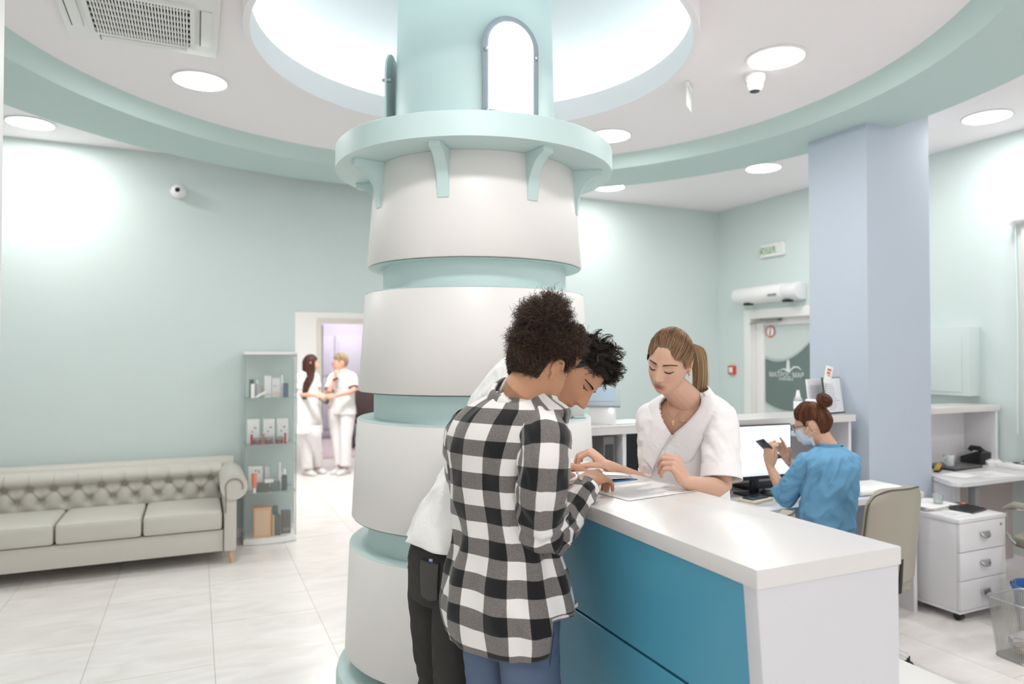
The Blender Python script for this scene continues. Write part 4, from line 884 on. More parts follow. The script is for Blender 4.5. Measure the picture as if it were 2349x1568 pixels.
def bottle(name, lab, px, r, h, z, y, col, capc, caph=.03, rough=.3):
    x = Yp(px, 1000, y).x; o = thing(name, lab, 'bottle', (x, y, z)); b = MB(); b.lathe([(0, .0005), (r, .0005), (r, h * .9), (r * .5, h), (0, h)], (x, y, z), 20); b.build('body', mat('b' + col, col, rough), o)
    b = MB(); b.lathe([(0, h + .0004), (r * .55, h + .0004), (r * .5, h + caph), (0, h + caph)], (x, y, z), 16); b.build('cap', mat('b' + capc, capc, .4), o)
    return o
z = SH[2]; y = 6.32
boxitem('tall_carton', 'black and white carton at the left end of the top glass shelf', 'carton', 572, 582, z + .155, z, y, .05, '#3f4446')
boxitem('slim_carton', 'slim white carton in front of the black one on the top glass shelf', 'carton', 575, 584, z + .12, z, y - .06, .03, '#eef0ee')
bottle('silver_bottle', 'short silvery bottle on the top glass shelf', 589, .018, .12, z, y + .02, '#b9bbb9', '#e9e9e6')
boxitem('flat_carton', 'beige carton lying behind the tilted tube on the top glass shelf', 'carton', 598, 614, z + .09, z, y + .05, .05, '#cdbba9')
boxitem('white_carton', 'tallest white carton in the middle of the top glass shelf', 'carton', 606, 622, z + .185, z, y, .05, '#eeedee', [(.1, .9, .1, .2, '#d9d2cc')])
boxitem('cosmetic_carton', 'white carton with small grey print right of the tallest one, top glass shelf', 'carton', 623, 642, z + .165, z, y, .05, '#e9e6e4', [(.15, .6, .55, .62, '#b9b5b5'), (.1, .9, .1, .3, '#e9cfc2')])
bottle('pump_bottle', 'white conical bottle on the top glass shelf beside the navy carton', 646, .016, .15, z, y + .03, '#e9eaee', '#f4f4f4', .04)
boxitem('navy_carton', 'dark blue carton at the right end of the top glass shelf', 'carton', 650, 661, z + .12, z, y - .01, .05, '#4f5d75')
x = Yp(601, 1000, 6.27).x
t = thing('tilted_tube', 'white tube leaning sideways on the top glass shelf', 'tube', (x, 6.27, z)); b = MB(); b.tube([(x - .045, 6.262, z + .012), (x + .03, 6.262, z + .05)], [.010, .012], 12); b.build('body', M_whitem, t)
b = MB(); b.tube([(x - .055, 6.262, z + .0075), (x - .046, 6.262, z + .0115)], .007, 10); b.build('cap', M_whitem, t)
z = SH[1]
for (a, c, lab) in ((567, 595, 'left'), (604, 630, 'middle'), (635, 661, 'right')):
    boxitem('gift_carton', 'white gift carton with dark red pattern, %s of three on the second shelf' % lab, 'carton', a, c, z + .205, z, y + .03, .06, '#eeecea', [(.35, .45, .45, .52, '#6b6f6a'), (.55, .75, .62, .68, '#a2787c')])
for (pc, lab, s) in ((590, 'left', -1), (617, 'middle', -1), (641, 'right', 1)):
    x = Yp(pc, 1000, 6.28).x; t = thing('red_jar', 'small dark red jar in front of the %s white gift carton' % lab, 'jar', (x, 6.295, z))
    b = MB(); b.lathe([(0, .0005), (.03, .0005), (.034, .01), (.034, .035), (0, .035)], (x, 6.295, z), 24); b.build('jar', mat('jar_red', '#8b3a3d', .3), t)
    b = MB(); b.lathe([(0, .0355), (.034, .0355), (.034, .058), (0, .06)], (x, 6.295, z), 24); b.build('lid', mat('jar_grey', '#8f8d92', .3), t)
    xs = Yp(pc + s * 13, 1000, 6.27).x; t = thing('red_tube', 'thin red tube standing beside the %s red jar' % lab, 'tube', (xs, 6.26, z))
    b = MB(); b.tube([(xs, 6.262, z + .001), (xs, 6.262, z + .09)], [.009, .008], 12); b.build('body', mat('tube_red', '#b5433f', .35), t)
    b = MB(); b.cyl((xs, 6.262, z + .0905), (xs, 6.262, z + .1), .005, n=10); b.build('cap', M_whitem, t)
z = SH[0]
boxitem('large_carton', 'wide white carton behind the orange tube on the third shelf', 'carton', 570, 603, z + .205, z, y + .05, .06, '#ebe9e7', [(.45, .6, .8, .87, '#7d8382'), (.68, .8, .72, .86, '#9aa09f')])
boxitem('narrow_carton', 'narrow lavender carton in the middle of the third shelf', 'carton', 608, 619, z + .20, z, y + .05, .05, '#cfcdd2')
boxitem('brown_carton', 'dark brown low carton on the third shelf', 'carton', 592, 619, z + .075, z, y - .04, .06, '#5b574b')
boxitem('small_white_carton', 'flat white carton lying on the dark brown low carton', 'carton', 608, 628, z + .10, z + .076, y - .04, .05, '#efeeec')
boxitem('slate_carton', 'slate grey low carton on the third shelf', 'carton', 623, 643, z + .075, z, y - .03, .06, '#67706f')
bottle('dropper_bottle', 'white tall dropper bottle towards the right of the third shelf', 642, .016, .16, z, y + .05, '#ecebea', '#f4f4f4', .07)
bottle('dark_jar', 'dark green bottle with a white cap at the right end of the third shelf', 653, .024, .135, z, y - .02, '#49524f', '#f2f2f0', .045)
x = Yp(584, 1000, 6.27).x; t = thing('orange_tube', 'orange cosmetic tube standing cap down on the third shelf', 'tube', (x, 6.265, z))
b = MB(); b.lathe([(0, .045), (.013, .045), (.020, .10), (.022, .15), (.024, .165), (0, .166)], (x, 6.268, z), 20); b.build('body', mat('tube_orange', '#f0916f', .4), t)
b = MB(); b.lathe([(0, .001), (.011, .001), (.012, .044), (0, .044)], (x, 6.268, z), 16); b.build('cap', M_whitem, t)
z = .05
boxitem('orange_gift_box', 'orange patterned gift box on the cabinet floor', 'box', 584, 624, z + .25, z, y - .03, .10, '#e2a877', [(.1, .9, .08, .9, '#e0bd98')], rot=radians(-4))
boxitem('tan_carton', 'slim tan carton right of the orange gift box', 'carton', 625, 631, z + .175, z, y - .02, .05, '#c9a978')
boxitem('charcoal_carton', 'charcoal carton in the middle of the cabinet floor', 'carton', 632, 645, z + .17, z, y - .01, .06, '#55534f')
boxitem('brown_gift_carton', 'dark brown carton at the right of the cabinet floor', 'carton', 648, 668, z + .19, z, y + .04, .07, '#665a52', [(.1, .9, .1, .25, '#8d7d68')])
boxitem('grey_carton', 'grey carton standing behind the charcoal one', 'carton', 628, 639, z + .225, z, y + .09, .06, '#6f7274')

# furniture in the far room, seen past the column
t = thing('far_table', 'white table in the far lavender room beside the column', 'table', (3.0, 12.6, 0)); M_br = mat('far_brown', '#5a4b48', .6)
b = MB(); b.box(2.45, 4.0, 12.2, 12.9, .70, .78, .005); b.build('tabletop', M_whitem, t)
b = MB(); b.box(2.5, 3.95, 12.25, 12.3, .62, .70); b.build('apron', M_dark, t)
for x in (2.52, 3.92):
    for y in (12.28, 12.84): b = MB(); b.cyl((x, y, .013), (x, y, .70), .022); b.build('leg', M_dark, t)
def farchair(x, y, rot, lab):
    t = thing('brown_chair', lab, 'chair', (0, 0, 0)); b = MB(); b.box(-.22, .22, -.22, .22, .42, .48, .02); b.build('seat', M_br, t)
    b = MB(); b.box(-.22, .22, -.25, -.19, .5, .98, .03); b.build('backrest', M_br, t)
    for sx in (-1, 1):
        b = MB(); b.tube([(sx * .25, -.2, .45), (sx * .27, -.15, .68), (sx * .27, .15, .68), (sx * .25, .2, .45)], .014, 8); b.build('armrest', M_black, t)
    b = MB(); b.cyl((0, 0, .08), (0, 0, .42), .03); b.build('column', M_black, t)
    for k in range(5):
        a = k * 2 * pi / 5; b = MB(); b.tube([(0, 0, .1), (.27 * cos(a), .27 * sin(a), .06)], .018, 8); b.sph((.27 * cos(a), .27 * sin(a), .04), .027, 2); b.build('base_leg', M_black, t)
    t.location = (x, y, .012); t.rotation_euler[2] = rot
p = Yp(848, 930, 11.8); farchair(p.x, 11.8, radians(175), 'brown office chair at the far table beside the column edge')
# ================================================================ PEOPLE: toolkit
def CV(r, u, b): return RT * r + UP * u - FW * b      # image right, image up, towards the viewer
def frame3(pos, fwd, up):
    Y = Vector(fwd).normalized(); Z = Vector(up); Z = (Z - Y * Z.dot(Y)).normalized(); X = Y.cross(Z)
    return Matrix(((X.x, Y.x, Z.x, pos[0]), (X.y, Y.y, Z.y, pos[1]), (X.z, Y.z, Z.z, pos[2]), (0, 0, 0, 1)))
def sstep(a, b, x): t = max(0, min(1, (x - a) / (b - a))); return t * t * (3 - 2 * t)
def G(x, s): return exp(-(x / s) ** 2)

def head_pt(az, ph, P):
    n = 2.15 if ph > 0 else 2.5
    sp = sin(ph); cp = cos(ph); h = (1 if sp >= 0 else -1) * abs(sp) ** (2 / n); c = abs(cp) ** (2 / n)
    s = max(0, -h); ca = cos(az); k = P.get('k', 1)
    x = P.get('w', .073) * c * sin(az) * (1 - P.get('jaw', .26) * s ** 1.4)
    y = c * ca * (.087 * (1 - .02 * s) if ca > 0 else .099 * (1 - .52 * s ** 1.1)) + .012 * s
    z = h * (.116 if h > 0 else .110)
    if ca > 0:
        wf = sstep(.1, .55, ca); d = 0; ax = abs(x)
        ns = P.get('nose', 1)
        r = sstep(.016, -.036, z) * sstep(-.0475, -.037, z)
        d += ns * G(x, .0075 + .0035 * sstep(0, -.036, z)) * (.006 * sstep(.03, .0, z) * sstep(-.0475, -.036, z) + .019 * r)
        d += .007 * G(ax - .0125, .0055) * G(z + .0375, .006)
        d -= .0105 * G(ax - .031, .0155) * G(z - .002, .011)                 # sockets
        d += .0065 * G(ax - .031, .0125) * G(z - .000, .0075)                # closed lids over the eyeball
        d += .0035 * G(ax - .026, .022) * G(z - .021, .008)                  # brow
        d += .004 * G(ax - .044, .018) * G(z + .024, .018)                   # cheek
        d -= .003 * G(ax - .030, .012) * G(z + .055, .015)
        lw = .0185
        d += .0055 * G(x, lw) * G(z + .0605, .0045) * (1 - .25 * G(x, .003)) + .0065 * G(x, lw * .85) * G(z + .0715, .0055)
        d -= .0045 * G(x, lw * 1.1) * G(z + .0662, .0018)
        d -= .0045 * G(x, .02) * G(z + .083, .006)
        d += .007 * G(x, .017) * G(z + .099, .012)
        d += .003 * G(x, .006) * G(z + .052, .004) * -1
        y += d * wf
    return (x * k, y * k, z * k)
class Head:
    def __init__(s, pos, fwd, up, P):
        s.M = frame3(pos, fwd, up); s.P = P; s.k = P.get('k', 1)
        nu, nv = 150, 110
        s.pts = [[head_pt(2 * pi * i / nu, -pi / 2 + pi * j / (nv - 1), P) for j in range(nv)] for i in range(nu)]
        fl = np.array([p for col in s.pts for p in col]); s.front = fl[fl[:, 1] > .01]
    def add(s, mb):
        mb.X = s.M; nu, nv = len(s.pts), len(s.pts[0])
        mb.grid(lambda u, v: s.pts[int(round(u * nu)) % nu][int(round(v * (nv - 1)))], nu, nv, True)
        k = s.k
        for sx in (-1, 1):   # ears: rim, bowl and lobe
            e = Matrix.Translation((sx * (s.P.get('w', .073) + .0035) * k, -.008 * k, -.010 * k)) @ Matrix.Rotation(sx * radians(-24), 4, 'Z') @ Matrix.Rotation(radians(-10), 4, 'X') @ Matrix.Diagonal((k, k, k, 1))
            mb.X = s.M @ e
            rim = [(sx * (.004 + .003 * sin(t)), .004 - .0155 * cos(t) * (1 - .2 * (t > pi)), .004 + .029 * sin(t)) for t in [radians(a) for a in range(-55, 216, 18)]]
            rim = [(sx * .007, -.0165 * cos(radians(a)) * (1 if a < 90 else .8) - .002, .006 + .027 * sin(radians(a))) for a in range(-50, 190, 15)]
            mb.tube(rim, [.0032] + [.0042] * (len(rim) - 2) + [.003], 8)
            mb.sph((sx * .000, -.003, .003), 1, 2, (.0045, .0125, .024)); mb.sph((sx * .003, -.002, -.024), 1, 2, (.0045, .0075, .0095))
            mb.sph((sx * .003, .008, -.004), 1, 2, (.004, .003, .006))
            mb.tube([(sx * .0055, -.008, -.014), (sx * .006, -.011, .004), (sx * .005, -.004, .020), (sx * .003, .004, .022)], .0025, 8)
        mb.X = None
    def surf(s, x, z):
        d = (s.front[:, 0] - x * s.k) ** 2 + (s.front[:, 2] - z * s.k) ** 2
        i = np.argsort(d)[:3]; w = 1 / (d[i] + 1e-9); return float((s.front[i, 1] * w).sum() / w.sum())
    def on(s, x, z, off=0):   # world point on the face
        return s.M @ Vector((x * s.k, s.surf(x, z) + off, z * s.k))
    def loc(s, x, y, z): return s.M @ Vector((x * s.k, y * s.k, z * s.k))

def tint(base, cols, me, M=None):
    """write the colour attribute of a skin mesh: lips, cheeks, ears have their own pigment, the lip parting is shaded by colour"""
    n = len(me.vertices); co = np.empty(n * 3); me.vertices.foreach_get('co', co); co = co.reshape(n, 3)
    C = np.tile(np.array(list(lin(base)) + [1.0]), (n, 1))
    for (Mh, k, items) in cols:
        Mi = np.array(Mh.inverted()); L = (co @ Mi[:3, :3].T + Mi[:3, 3]) / k
        for (x, y0, z, sx, sz, col, a, sym) in items:
            X = np.abs(L[:, 0]) if sym else L[:, 0]
            w = a * np.exp(-((X - x) / sx) ** 4 - ((L[:, 2] - z) / sz) ** 4) * (L[:, 1] > y0) * (L[:, 1] < .2) * (np.abs(L[:, 0]) < .1)
            c = np.array(list(lin(col)) + [1.0]); C = C * (1 - w[:, None]) + c * w[:, None]
    at = me.color_attributes.new('Col', 'FLOAT_COLOR', 'POINT'); at.data.foreach_set('color', C.ravel().astype(np.float32))
def lips(col, a=.75): return [(0, .03, -.0605, .021, .0050, col, a, False), (0, .03, -.0715, .019, .0060, col, a, False), (0, .03, -.0663, .022, .0016, '#5a2f2a', .7, False)]  # last entry paints the crease shade between the lips

def remeshed(mb, voxel, smooth=4, fac=.5, dec=None):
    me = bpy.data.meshes.new('tmp'); bmesh.ops.recalc_face_normals(mb.bm, faces=mb.bm.faces[:]); mb.bm.to_mesh(me); mb.bm.free()
    o = bpy.data.objects.new('tmp', me); COL.objects.link(o)
    m = o.modifiers.new('r', 'REMESH'); m.mode = 'VOXEL'; m.voxel_size = voxel; m.adaptivity = 0
    m = o.modifiers.new('s', 'SMOOTH'); m.factor = fac; m.iterations = smooth
    dg = bpy.context.evaluated_depsgraph_get(); dg.update(); out = bpy.data.meshes.new_from_object(o.evaluated_get(dg))
    bpy.data.objects.remove(o); bpy.data.meshes.remove(me); return out
def place_mesh(name, me, m, parent, angle=180):
    off = wloc(parent)
    me.transform(Matrix.Translation(-off)); me.materials.clear(); me.materials.append(m); me.name = name
    return link(name, me, parent, True, angle)

def limb(mb, pts, rs, n=16):
    mb.tube(pts, rs, n); mb.sph(pts[0], rs[0] * .98, 2); mb.sph(pts[-1], rs[-1] * .98, 2)
def arm(mb, S_, E_, W_, r=(.047, .040, .034, .037, .030, .024)):
    S_, E_, W_ = Vector(S_), Vector(E_), Vector(W_)
    p = [S_, S_.lerp(E_, .5), E_.lerp(S_, .06), E_.lerp(W_, .22), E_.lerp(W_, .65), W_]; limb(mb, p, list(r))

def hand(mb, nails, O, fwd, up, t, curls, k=1.0, thumb=((.55, .75, -.35), (.25, .9, -.3), (.1, .95, -.2)), splay=.06, wr=.022):
    M = frame3(O, fwd, up); mb.X = M
    bx = [.0265, .0095, -.0085, -.0250]; by = [.084, .088, .083, .074]
    Ls = [(.041, .025, .020), (.045, .029, .021), (.041, .027, .021), (.033, .020, .018)]
    rr = [.0088, .0090, .0085, .0076]
    mb.sph((0, 0, 0), wr * k, 2, (1, 1, .78)); mb.sph((0, .050 * k, -.001), 1, 3, (.036 * k, .042 * k, .0125 * k)); mb.sph((t * .018 * k, .028 * k, -.010 * k), 1, 2, (.016 * k, .028 * k, .012 * k)); mb.sph((-t * .020 * k, .034 * k, -.006 * k), 1, 2, (.013 * k, .030 * k, .011 * k))
    for i in range(4):
        b0 = Vector((t * bx[i], by[i], -.001)) * k; mb.X = M
        mb.tube([Vector((t * bx[i] * .45, .0, 0)) * k, Vector((t * bx[i] * .8, by[i] * .55, .001)) * k, b0], [.014 * k, .0125 * k, .0108 * k], 12)
        mb.sph(b0, .0108 * k, 2)
        a = 0; p = b0.copy(); sp = t * (1.5 - i) * splay; c = curls[i] if isinstance(curls[0], (list, tuple)) else curls
        pts = [p.copy()]
        for q in range(3):
            a += radians(c[q]); d = Vector((sin(sp), cos(a) * cos(sp), -sin(a))).normalized(); p = p + d * Ls[i][q] * k; pts.append(p.copy())
        r = rr[i] * k; rs = [r * 1.05, r * .98, r * .90, r * .76]
        for q in range(3): mb.cyl(pts[q], pts[q + 1], rs[q], rs[q + 1], 14); mb.sph(pts[q + 1], rs[q + 1] * 1.03, 2)
        if nails is not None:
            up_l = Vector((0, sin(a), cos(a))); nc = pts[3] - d * .004 * k + up_l * rs[3] * .80
            N = M @ frame3(nc, d, up_l); nails.X = N; nails.sph((0, 0, 0), 1, 2, (.0052 * k, .0070 * k, .0016 * k)); mb.X = M
    p = Vector((t * .020, .018, -.006)) * k; rs = [.0145, .0118, .0105, .0085]; Lt = (.044, .033, .026)
    for q in range(3):
        d = Vector((t * thumb[q][0], thumb[q][1], thumb[q][2])).normalized(); p2 = p + d * Lt[q] * k
        mb.cyl(p, p2, rs[q] * k, rs[q + 1] * k, 14); mb.sph(p2, rs[q + 1] * 1.02 * k, 2); p = p2
    if nails is not None:
        upv = (Vector((0, 0, 1)) * .6 + Vector((t, 0, 0)) * .6); upv = (upv - d * upv.dot(d)).normalized(); nc = p - d * .004 * k + upv * rs[3] * .82 * k
        nails.X = M @ frame3(nc, d, upv); nails.sph((0, 0, 0), 1, 2, (.0062 * k, .0082 * k, .0018 * k))
    mb.X = None

# lofted garments -------------------------------------------------
class Loft:
    def __init__(s, st, n=2.3, sub=8):
        s.n = n; rows = []
        def cr(a, b, c, d, t): return .5 * ((2 * b) + (c - a) * t + (2 * a - 5 * b + 4 * c - d) * t * t + (3 * b - a - 3 * c + d) * t ** 3)
        A = [list(Vector(x[0])) + [x[1], x[2]] + list(Vector(x[3]).normalized()) + list(Vector(x[4]).normalized()) for x in st]
        for i in range(len(A) - 1):
            p0 = A[max(i - 1, 0)]; p3 = A[min(i + 2, len(A) - 1)]
            for q in range(sub): rows.append([cr(p0[j], A[i][j], A[i + 1][j], p3[j], q / sub) for j in range(len(A[0]))])
        rows.append(A[-1]); s.rows = rows
        L = [0]
        for i in range(1, len(rows)): L.append(L[-1] + (Vector(rows[i][:3]) - Vector(rows[i - 1][:3])).length)
        s.len = L[-1]; s.vs = [l / L[-1] for l in L]
    def row(s, v):
        v = max(0, min(1, v)); import bisect
        i = min(len(s.vs) - 2, max(0, bisect.bisect_right(s.vs, v) - 1)); t = (v - s.vs[i]) / max(1e-9, s.vs[i + 1] - s.vs[i])
        a, b = s.rows[i], s.rows[i + 1]; return [a[j] * (1 - t) + b[j] * t for j in range(len(a))]
    def pt(s, u, v, off=0):
        r = s.row(v); th = 2 * pi * u; e = 2 / s.n; c, q = cos(th), sin(th)
        cc = (1 if c >= 0 else -1) * abs(c) ** e; qq = (1 if q >= 0 else -1) * abs(q) ** e
        sd = Vector(r[5:8]).normalized(); fw = Vector(r[8:11]).normalized()
        return Vector(r[:3]) + sd * (r[3] + off) * cc + fw * (r[4] + off) * qq
    def mesh(s, name, m, parent, nu=72, nv=60, disp=None, keep=None, vmap=None, thick=.002, u0=0, v0=0, post=None, angle=180, sol=True):
        b = MB(); uv = b.bm.loops.layers.uv.new('UVMap'); V = []; U = []
        per = 0; mid = [s.pt(i / nu, .5) for i in range(nu + 1)]
        for i in range(nu): per += (mid[i + 1] - mid[i]).length
        for i in range(nu + 1):
            for j in range(nv):
                u = i / nu; v = j / (nv - 1)
                if vmap: v = vmap(u, v)
                off = disp(u % 1, v) if disp else 0
                p = s.pt(u, v, off)
                if post: p = post(p, u % 1, v)
                V.append(b.bm.verts.new(p) if i < nu else None); U.append((u * per + u0, v * s.len + v0))
        for i in range(nu):
            i2 = (i + 1) % nu
            for j in range(nv - 1):
                if keep and not keep((i + .5) / nu, (j + .5) / (nv - 1)): continue
                f = b.bm.faces.new((V[i * nv + j], V[i2 * nv + j], V[i2 * nv + j + 1], V[i * nv + j + 1]))
                for lp, w in zip(f.loops, (U[i * nv + j], U[(i + 1) * nv + j], U[(i + 1) * nv + j + 1], U[i * nv + j + 1])): lp[uv].uv = w
        loose = [v for v in b.bm.verts if not v.link_faces]
        bmesh.ops.delete(b.bm, geom=loose, context='VERTS')
        o = b.build(name, m, parent, angle=angle)
        if sol: md = o.modifiers.new('s', 'SOLIDIFY'); md.thickness = thick; md.offset = -1
        return o
    def fill(s, mb, k=.88, v0=0, v1=1, n=16, nu=24):
        def f(u, v):
            q = s.row(v0 + (v1 - v0) * v); c = Vector(q[:3]); return c + (s.pt(u, v0 + (v1 - v0) * v) - c) * k
        mb.grid(f, nu, n, True)
        for v in (0, 1): mb.faces([f(i / nu, v) for i in range(nu)], [tuple(range(nu))])
def stn(y, xl, xr, d, ratio, side, fwd, dc=0):
    """one torso cross-section whose outline spans xl..xr on image row y at depth d"""
    c = W((xl + xr) / 2 + dc, y, d); w = (xr - xl) / 2 * d / FPX; side = Vector(side); fwd = Vector(fwd)
    a = abs(side.dot(RT)); b_ = abs(fwd.dot(RT)); rx = w / sqrt(a * a + (ratio * b_) ** 2)
    return (c, rx, rx * ratio, side, fwd)
def sleeve(pts, rs, flat=1.0, up=ZU):
    st = []
    for i, (p, r) in enumerate(zip(pts, rs)):
        t = (Vector(pts[min(i + 1, len(pts) - 1)]) - Vector(pts[max(0, i - 1)])).normalized()
        a = t.cross(Vector((.31, -.2, .93)) if abs(t.z) < .8 else FH).normalized(); b_ = t.cross(a)
        st.append((p, r, r * flat, a, b_))
    # keep frames consistent
    for i in range(1, len(st)):
        c, rx, ry, a, b_ = st[i]; pa = st[i - 1][3]; t = a.cross(b_); a2 = (pa - t * pa.dot(t)).normalized(); st[i] = (c, rx, ry, a2, t.cross(a2))
    return Loft(st, 2.0)
def folds(seed, amp, fu, fv, dir=1):
    def f(u, v):
        a = noise.noise(Vector((cos(2 * pi * u) * fu, sin(2 * pi * u) * fu + seed * 3.7, v * fv + dir * sin(2 * pi * u) * 1.2)))
        b_ = noise.noise(Vector((cos(2 * pi * u) * fu * 2.3 + 9, sin(2 * pi * u) * fu * 2.3 + seed, v * fv * 2.1)))
        return amp * (1 - 2.2 * abs(a)) + amp * .45 * b_
    return f

# strands ---------------------------------------------------------
def strand_mesh(name, S_, m, parent, r0=.0009, r1=.0004, cols=None, rnd=None, sides=3):
    """S_: array (count, k, 3) of world points -> one mesh of thin tapered hairs with its own colour per hair"""
    S_ = np.asarray(S_, float) - np.array(wloc(parent)); N, K, _ = S_.shape
    T = np.gradient(S_, axis=1); T /= np.linalg.norm(T, axis=2, keepdims=True) + 1e-9
    ref = np.array([.3, .5, .81]); A = np.cross(T, ref); A /= np.linalg.norm(A, axis=2, keepdims=True) + 1e-9; B = np.cross(T, A)
    R = np.linspace(r0, r1, K)[None, :, None]
    V = np.stack([S_ + (A * cos(2 * pi * q / sides) + B * sin(2 * pi * q / sides)) * R for q in range(sides)], axis=2).reshape(-1, 3)
    base = (np.arange(N)[:, None] * K + np.arange(K - 1)[None, :]) * sides; F = []
    for q in range(sides):
        q2 = (q + 1) % sides; F.append(np.stack([base + q, base + q2, base + sides + q2, base + sides + q], axis=-1).reshape(-1, 4))
    F = np.concatenate(F); me = bpy.data.meshes.new(name)
    me.vertices.add(len(V)); me.vertices.foreach_set('co', V.ravel()); me.loops.add(F.size); me.loops.foreach_set('vertex_index', F.ravel().astype(np.int32))
    me.polygons.add(len(F)); me.polygons.foreach_set('loop_start', (np.arange(len(F)) * 4).astype(np.int32)); me.polygons.foreach_set('loop_total', np.full(len(F), 4, np.int32)); me.update(); me.validate()
    rr = np.random.RandomState(3); cs = np.array([lin(c) + [1] for c in cols]); idx = rr.rand(N) * (len(cols) - 1); lo = np.floor(idx).astype(int); fr = (idx - lo)[:, None]
    C = cs[lo] * (1 - fr) + cs[np.minimum(lo + 1, len(cols) - 1)] * fr; C = np.repeat(C, K * sides, axis=0)
    at = me.color_attributes.new('Col', 'FLOAT_COLOR', 'POINT'); at.data.foreach_set('color', C.ravel().astype(np.float32))
    me.materials.append(m); return link(name, me, parent, True, 180)
M_hair = attr_mat('hair', .45, spec=.35)
M_skin = attr_mat('skin', .5, sss=.15, spec=.35, bump=.06, bscale=350)
M_nail = mat('nail', '#e0b0a0', .3)
def hshell(d, k, off=0, sc=(.0765, .091, .1025, .1185)):
    """point of the hair shell in head space for unit direction d"""
    s = max(0, -d[2]); yb = sc[1] if d[1] > 0 else sc[2] * (1 - .45 * s)
    return np.array([d[0] * (sc[0] + off) * (1 - .12 * s), d[1] * (yb + off), d[2] * (sc[3] + off)]) * k
SIDEBURN = True
def hairline(d, front=.60, ear=-.02, nape=-.50):
    """lowest z (unit) of the scalp in the direction of d"""
    az = abs(atan2(d[0], d[1])) / pi     # 0 front .. 1 back
    if az < .25: return front + (ear + .34 - front) * sstep(.10, .25, az)
    if az < .44: return (ear + .34) + (-.10) * sstep(.25, .44, az) - (.26 * G(az - .415, .035) if SIDEBURN else 0)
    if az < .58: return ear + .24
    return (ear + .24) + (nape - ear - .24) * sstep(.58, .70, az)
def pulled_hair(H, tie, cols, parent, n=2600, seed=1, front=.60, ear=-.02, nape=-.50, off=.006, wave=.0012, name='hair', scalp='#4a3a2c', r0=.0012, bulge=.008):
    rr = np.random.RandomState(seed); S_ = []; tie = np.array(tie, float); tn = tie / np.linalg.norm(tie); M = np.array(H.M)
    while len(S_) < n:
        d = rr.normal(size=3); d /= np.linalg.norm(d)
        if d[2] < hairline(d, front, ear, nape) + rr.normal() * .015: continue
        ang = math.acos(max(-1, min(1, float(d @ tn)))); K = 14; pts = []; ph = rr.rand() * 6; hgt = off * (.35 + .65 * rr.rand())
        for q in range(K):
            t = q / (K - 1); tt = t
            v = d if ang < 1e-3 else (sin((1 - tt) * ang) * d + sin(tt * ang) * tn) / sin(ang)
            v = v / np.linalg.norm(v); p = hshell(v, H.k, hgt * min(1, t * 5) + bulge * sin(pi * t) * min(1, ang) * (.5 + .5 * max(0, v[2])))
            w_ = wave * sin(ph + 9 * t); p = p + np.array([w_, w_ * .5, wave * cos(ph + 7 * t)])
            if t > .9: p = p * (1 - (t - .9) / .1 * .0) + (tie * H.k - p) * ((t - .9) / .1) * .6
            pts.append(M[:3, :3] @ p + M[:3, 3])
        S_.append(pts)
    o = strand_mesh(name, S_, M_hair, parent, r0, r0 * .7, cols)
    # scalp cover under the strands
    b = MB(); b.X = H.M; nu, nv = 72, 40; idx = {}; P_ = []; 
    for i in range(nu):
        for j in range(nv):
            az = 2 * pi * i / nu; zl = hairline((sin(az), cos(az), 0), front, ear, nape) + .02; z = zl + (1 - zl) * (j / (nv - 1)); c = sqrt(max(0, 1 - z * z)); P_.append(hshell((c * sin(az), c * cos(az), z), H.k, .0015))
    b.faces([Vector(p) for p in P_], [(i * nv + j, ((i + 1) % nu) * nv + j, ((i + 1) % nu) * nv + j + 1, i * nv + j + 1) for i in range(nu) for j in range(nv - 1)])
    b.build('scalp', mat('scalp' + scalp, scalp, .7), o, angle=180); return o
def ribbon(H, pairs, r, m, name, parent, off=.001, n=9):
    """thin line laid on the face through (x, z) points: lashes, brows"""
    b = MB()
    for pts in pairs: b.tube([H.on(x, z, off) for x, z in pts], [r * (.35 + .65 * sin(pi * (i + .5) / len(pts))) for i in range(len(pts))], n)
    return b.build(name, m, parent)
def brow_strands(H, col, parent, n=90, thick=.0045, z0=.0215, lift=.004, side=(-1, 1)):
    rr = np.random.RandomState(5); S_ = []
    for sx in side:
        for i in range(n):
            t = rr.rand(); x = .012 + .036 * t; z = z0 + lift * sin(pi * (t * .85)) - .002 * t + (rr.rand() - .5) * thick * (1 - .65 * t)
            q = []
            for k in range(4): xx = x + .0075 * k / 3; q.append(H.on(sx * xx, z + .0012 * k / 3 * (1 - 2 * t), .0006 + .0008 * sin(pi * k / 3)))
            S_.append([list(p) for p in q])
    return strand_mesh('eyebrows', S_, M_hair, parent, .00055, .0003, [col, col])
def shoe(c, fwd, m, parent, L=.26, name='shoe'):
    b = MB(); b.X = frame3(c, fwd, ZU)
    st = [(-.5, .032, .055), (-.42, .038, .075), (-.2, .036, .085), (.05, .040, .062), (.3, .045, .045), (.45, .036, .034), (.5, .02, .02)]
    def f(u, v):
        t = v * (len(st) - 1); i = min(len(st) - 2, int(t)); q = t - i; a = [st[i][j] * (1 - q) + st[i + 1][j] * q for j in range(3)]
        th = 2 * pi * u; x = a[1] * cos(th); z = a[2] * (sin(th) if sin(th) > 0 else 0) + (.012 * sin(th) if sin(th) < 0 else 0) + .013
        return (x, a[0] * L, z)
    b.grid(f, 24, 26, True); b.faces([f(i / 24, 0) for i in range(24)], [tuple(range(24))]); b.faces([f(i / 24, 1) for i in range(24)], [tuple(range(24))])
    return b.build(name, m, parent, angle=60)
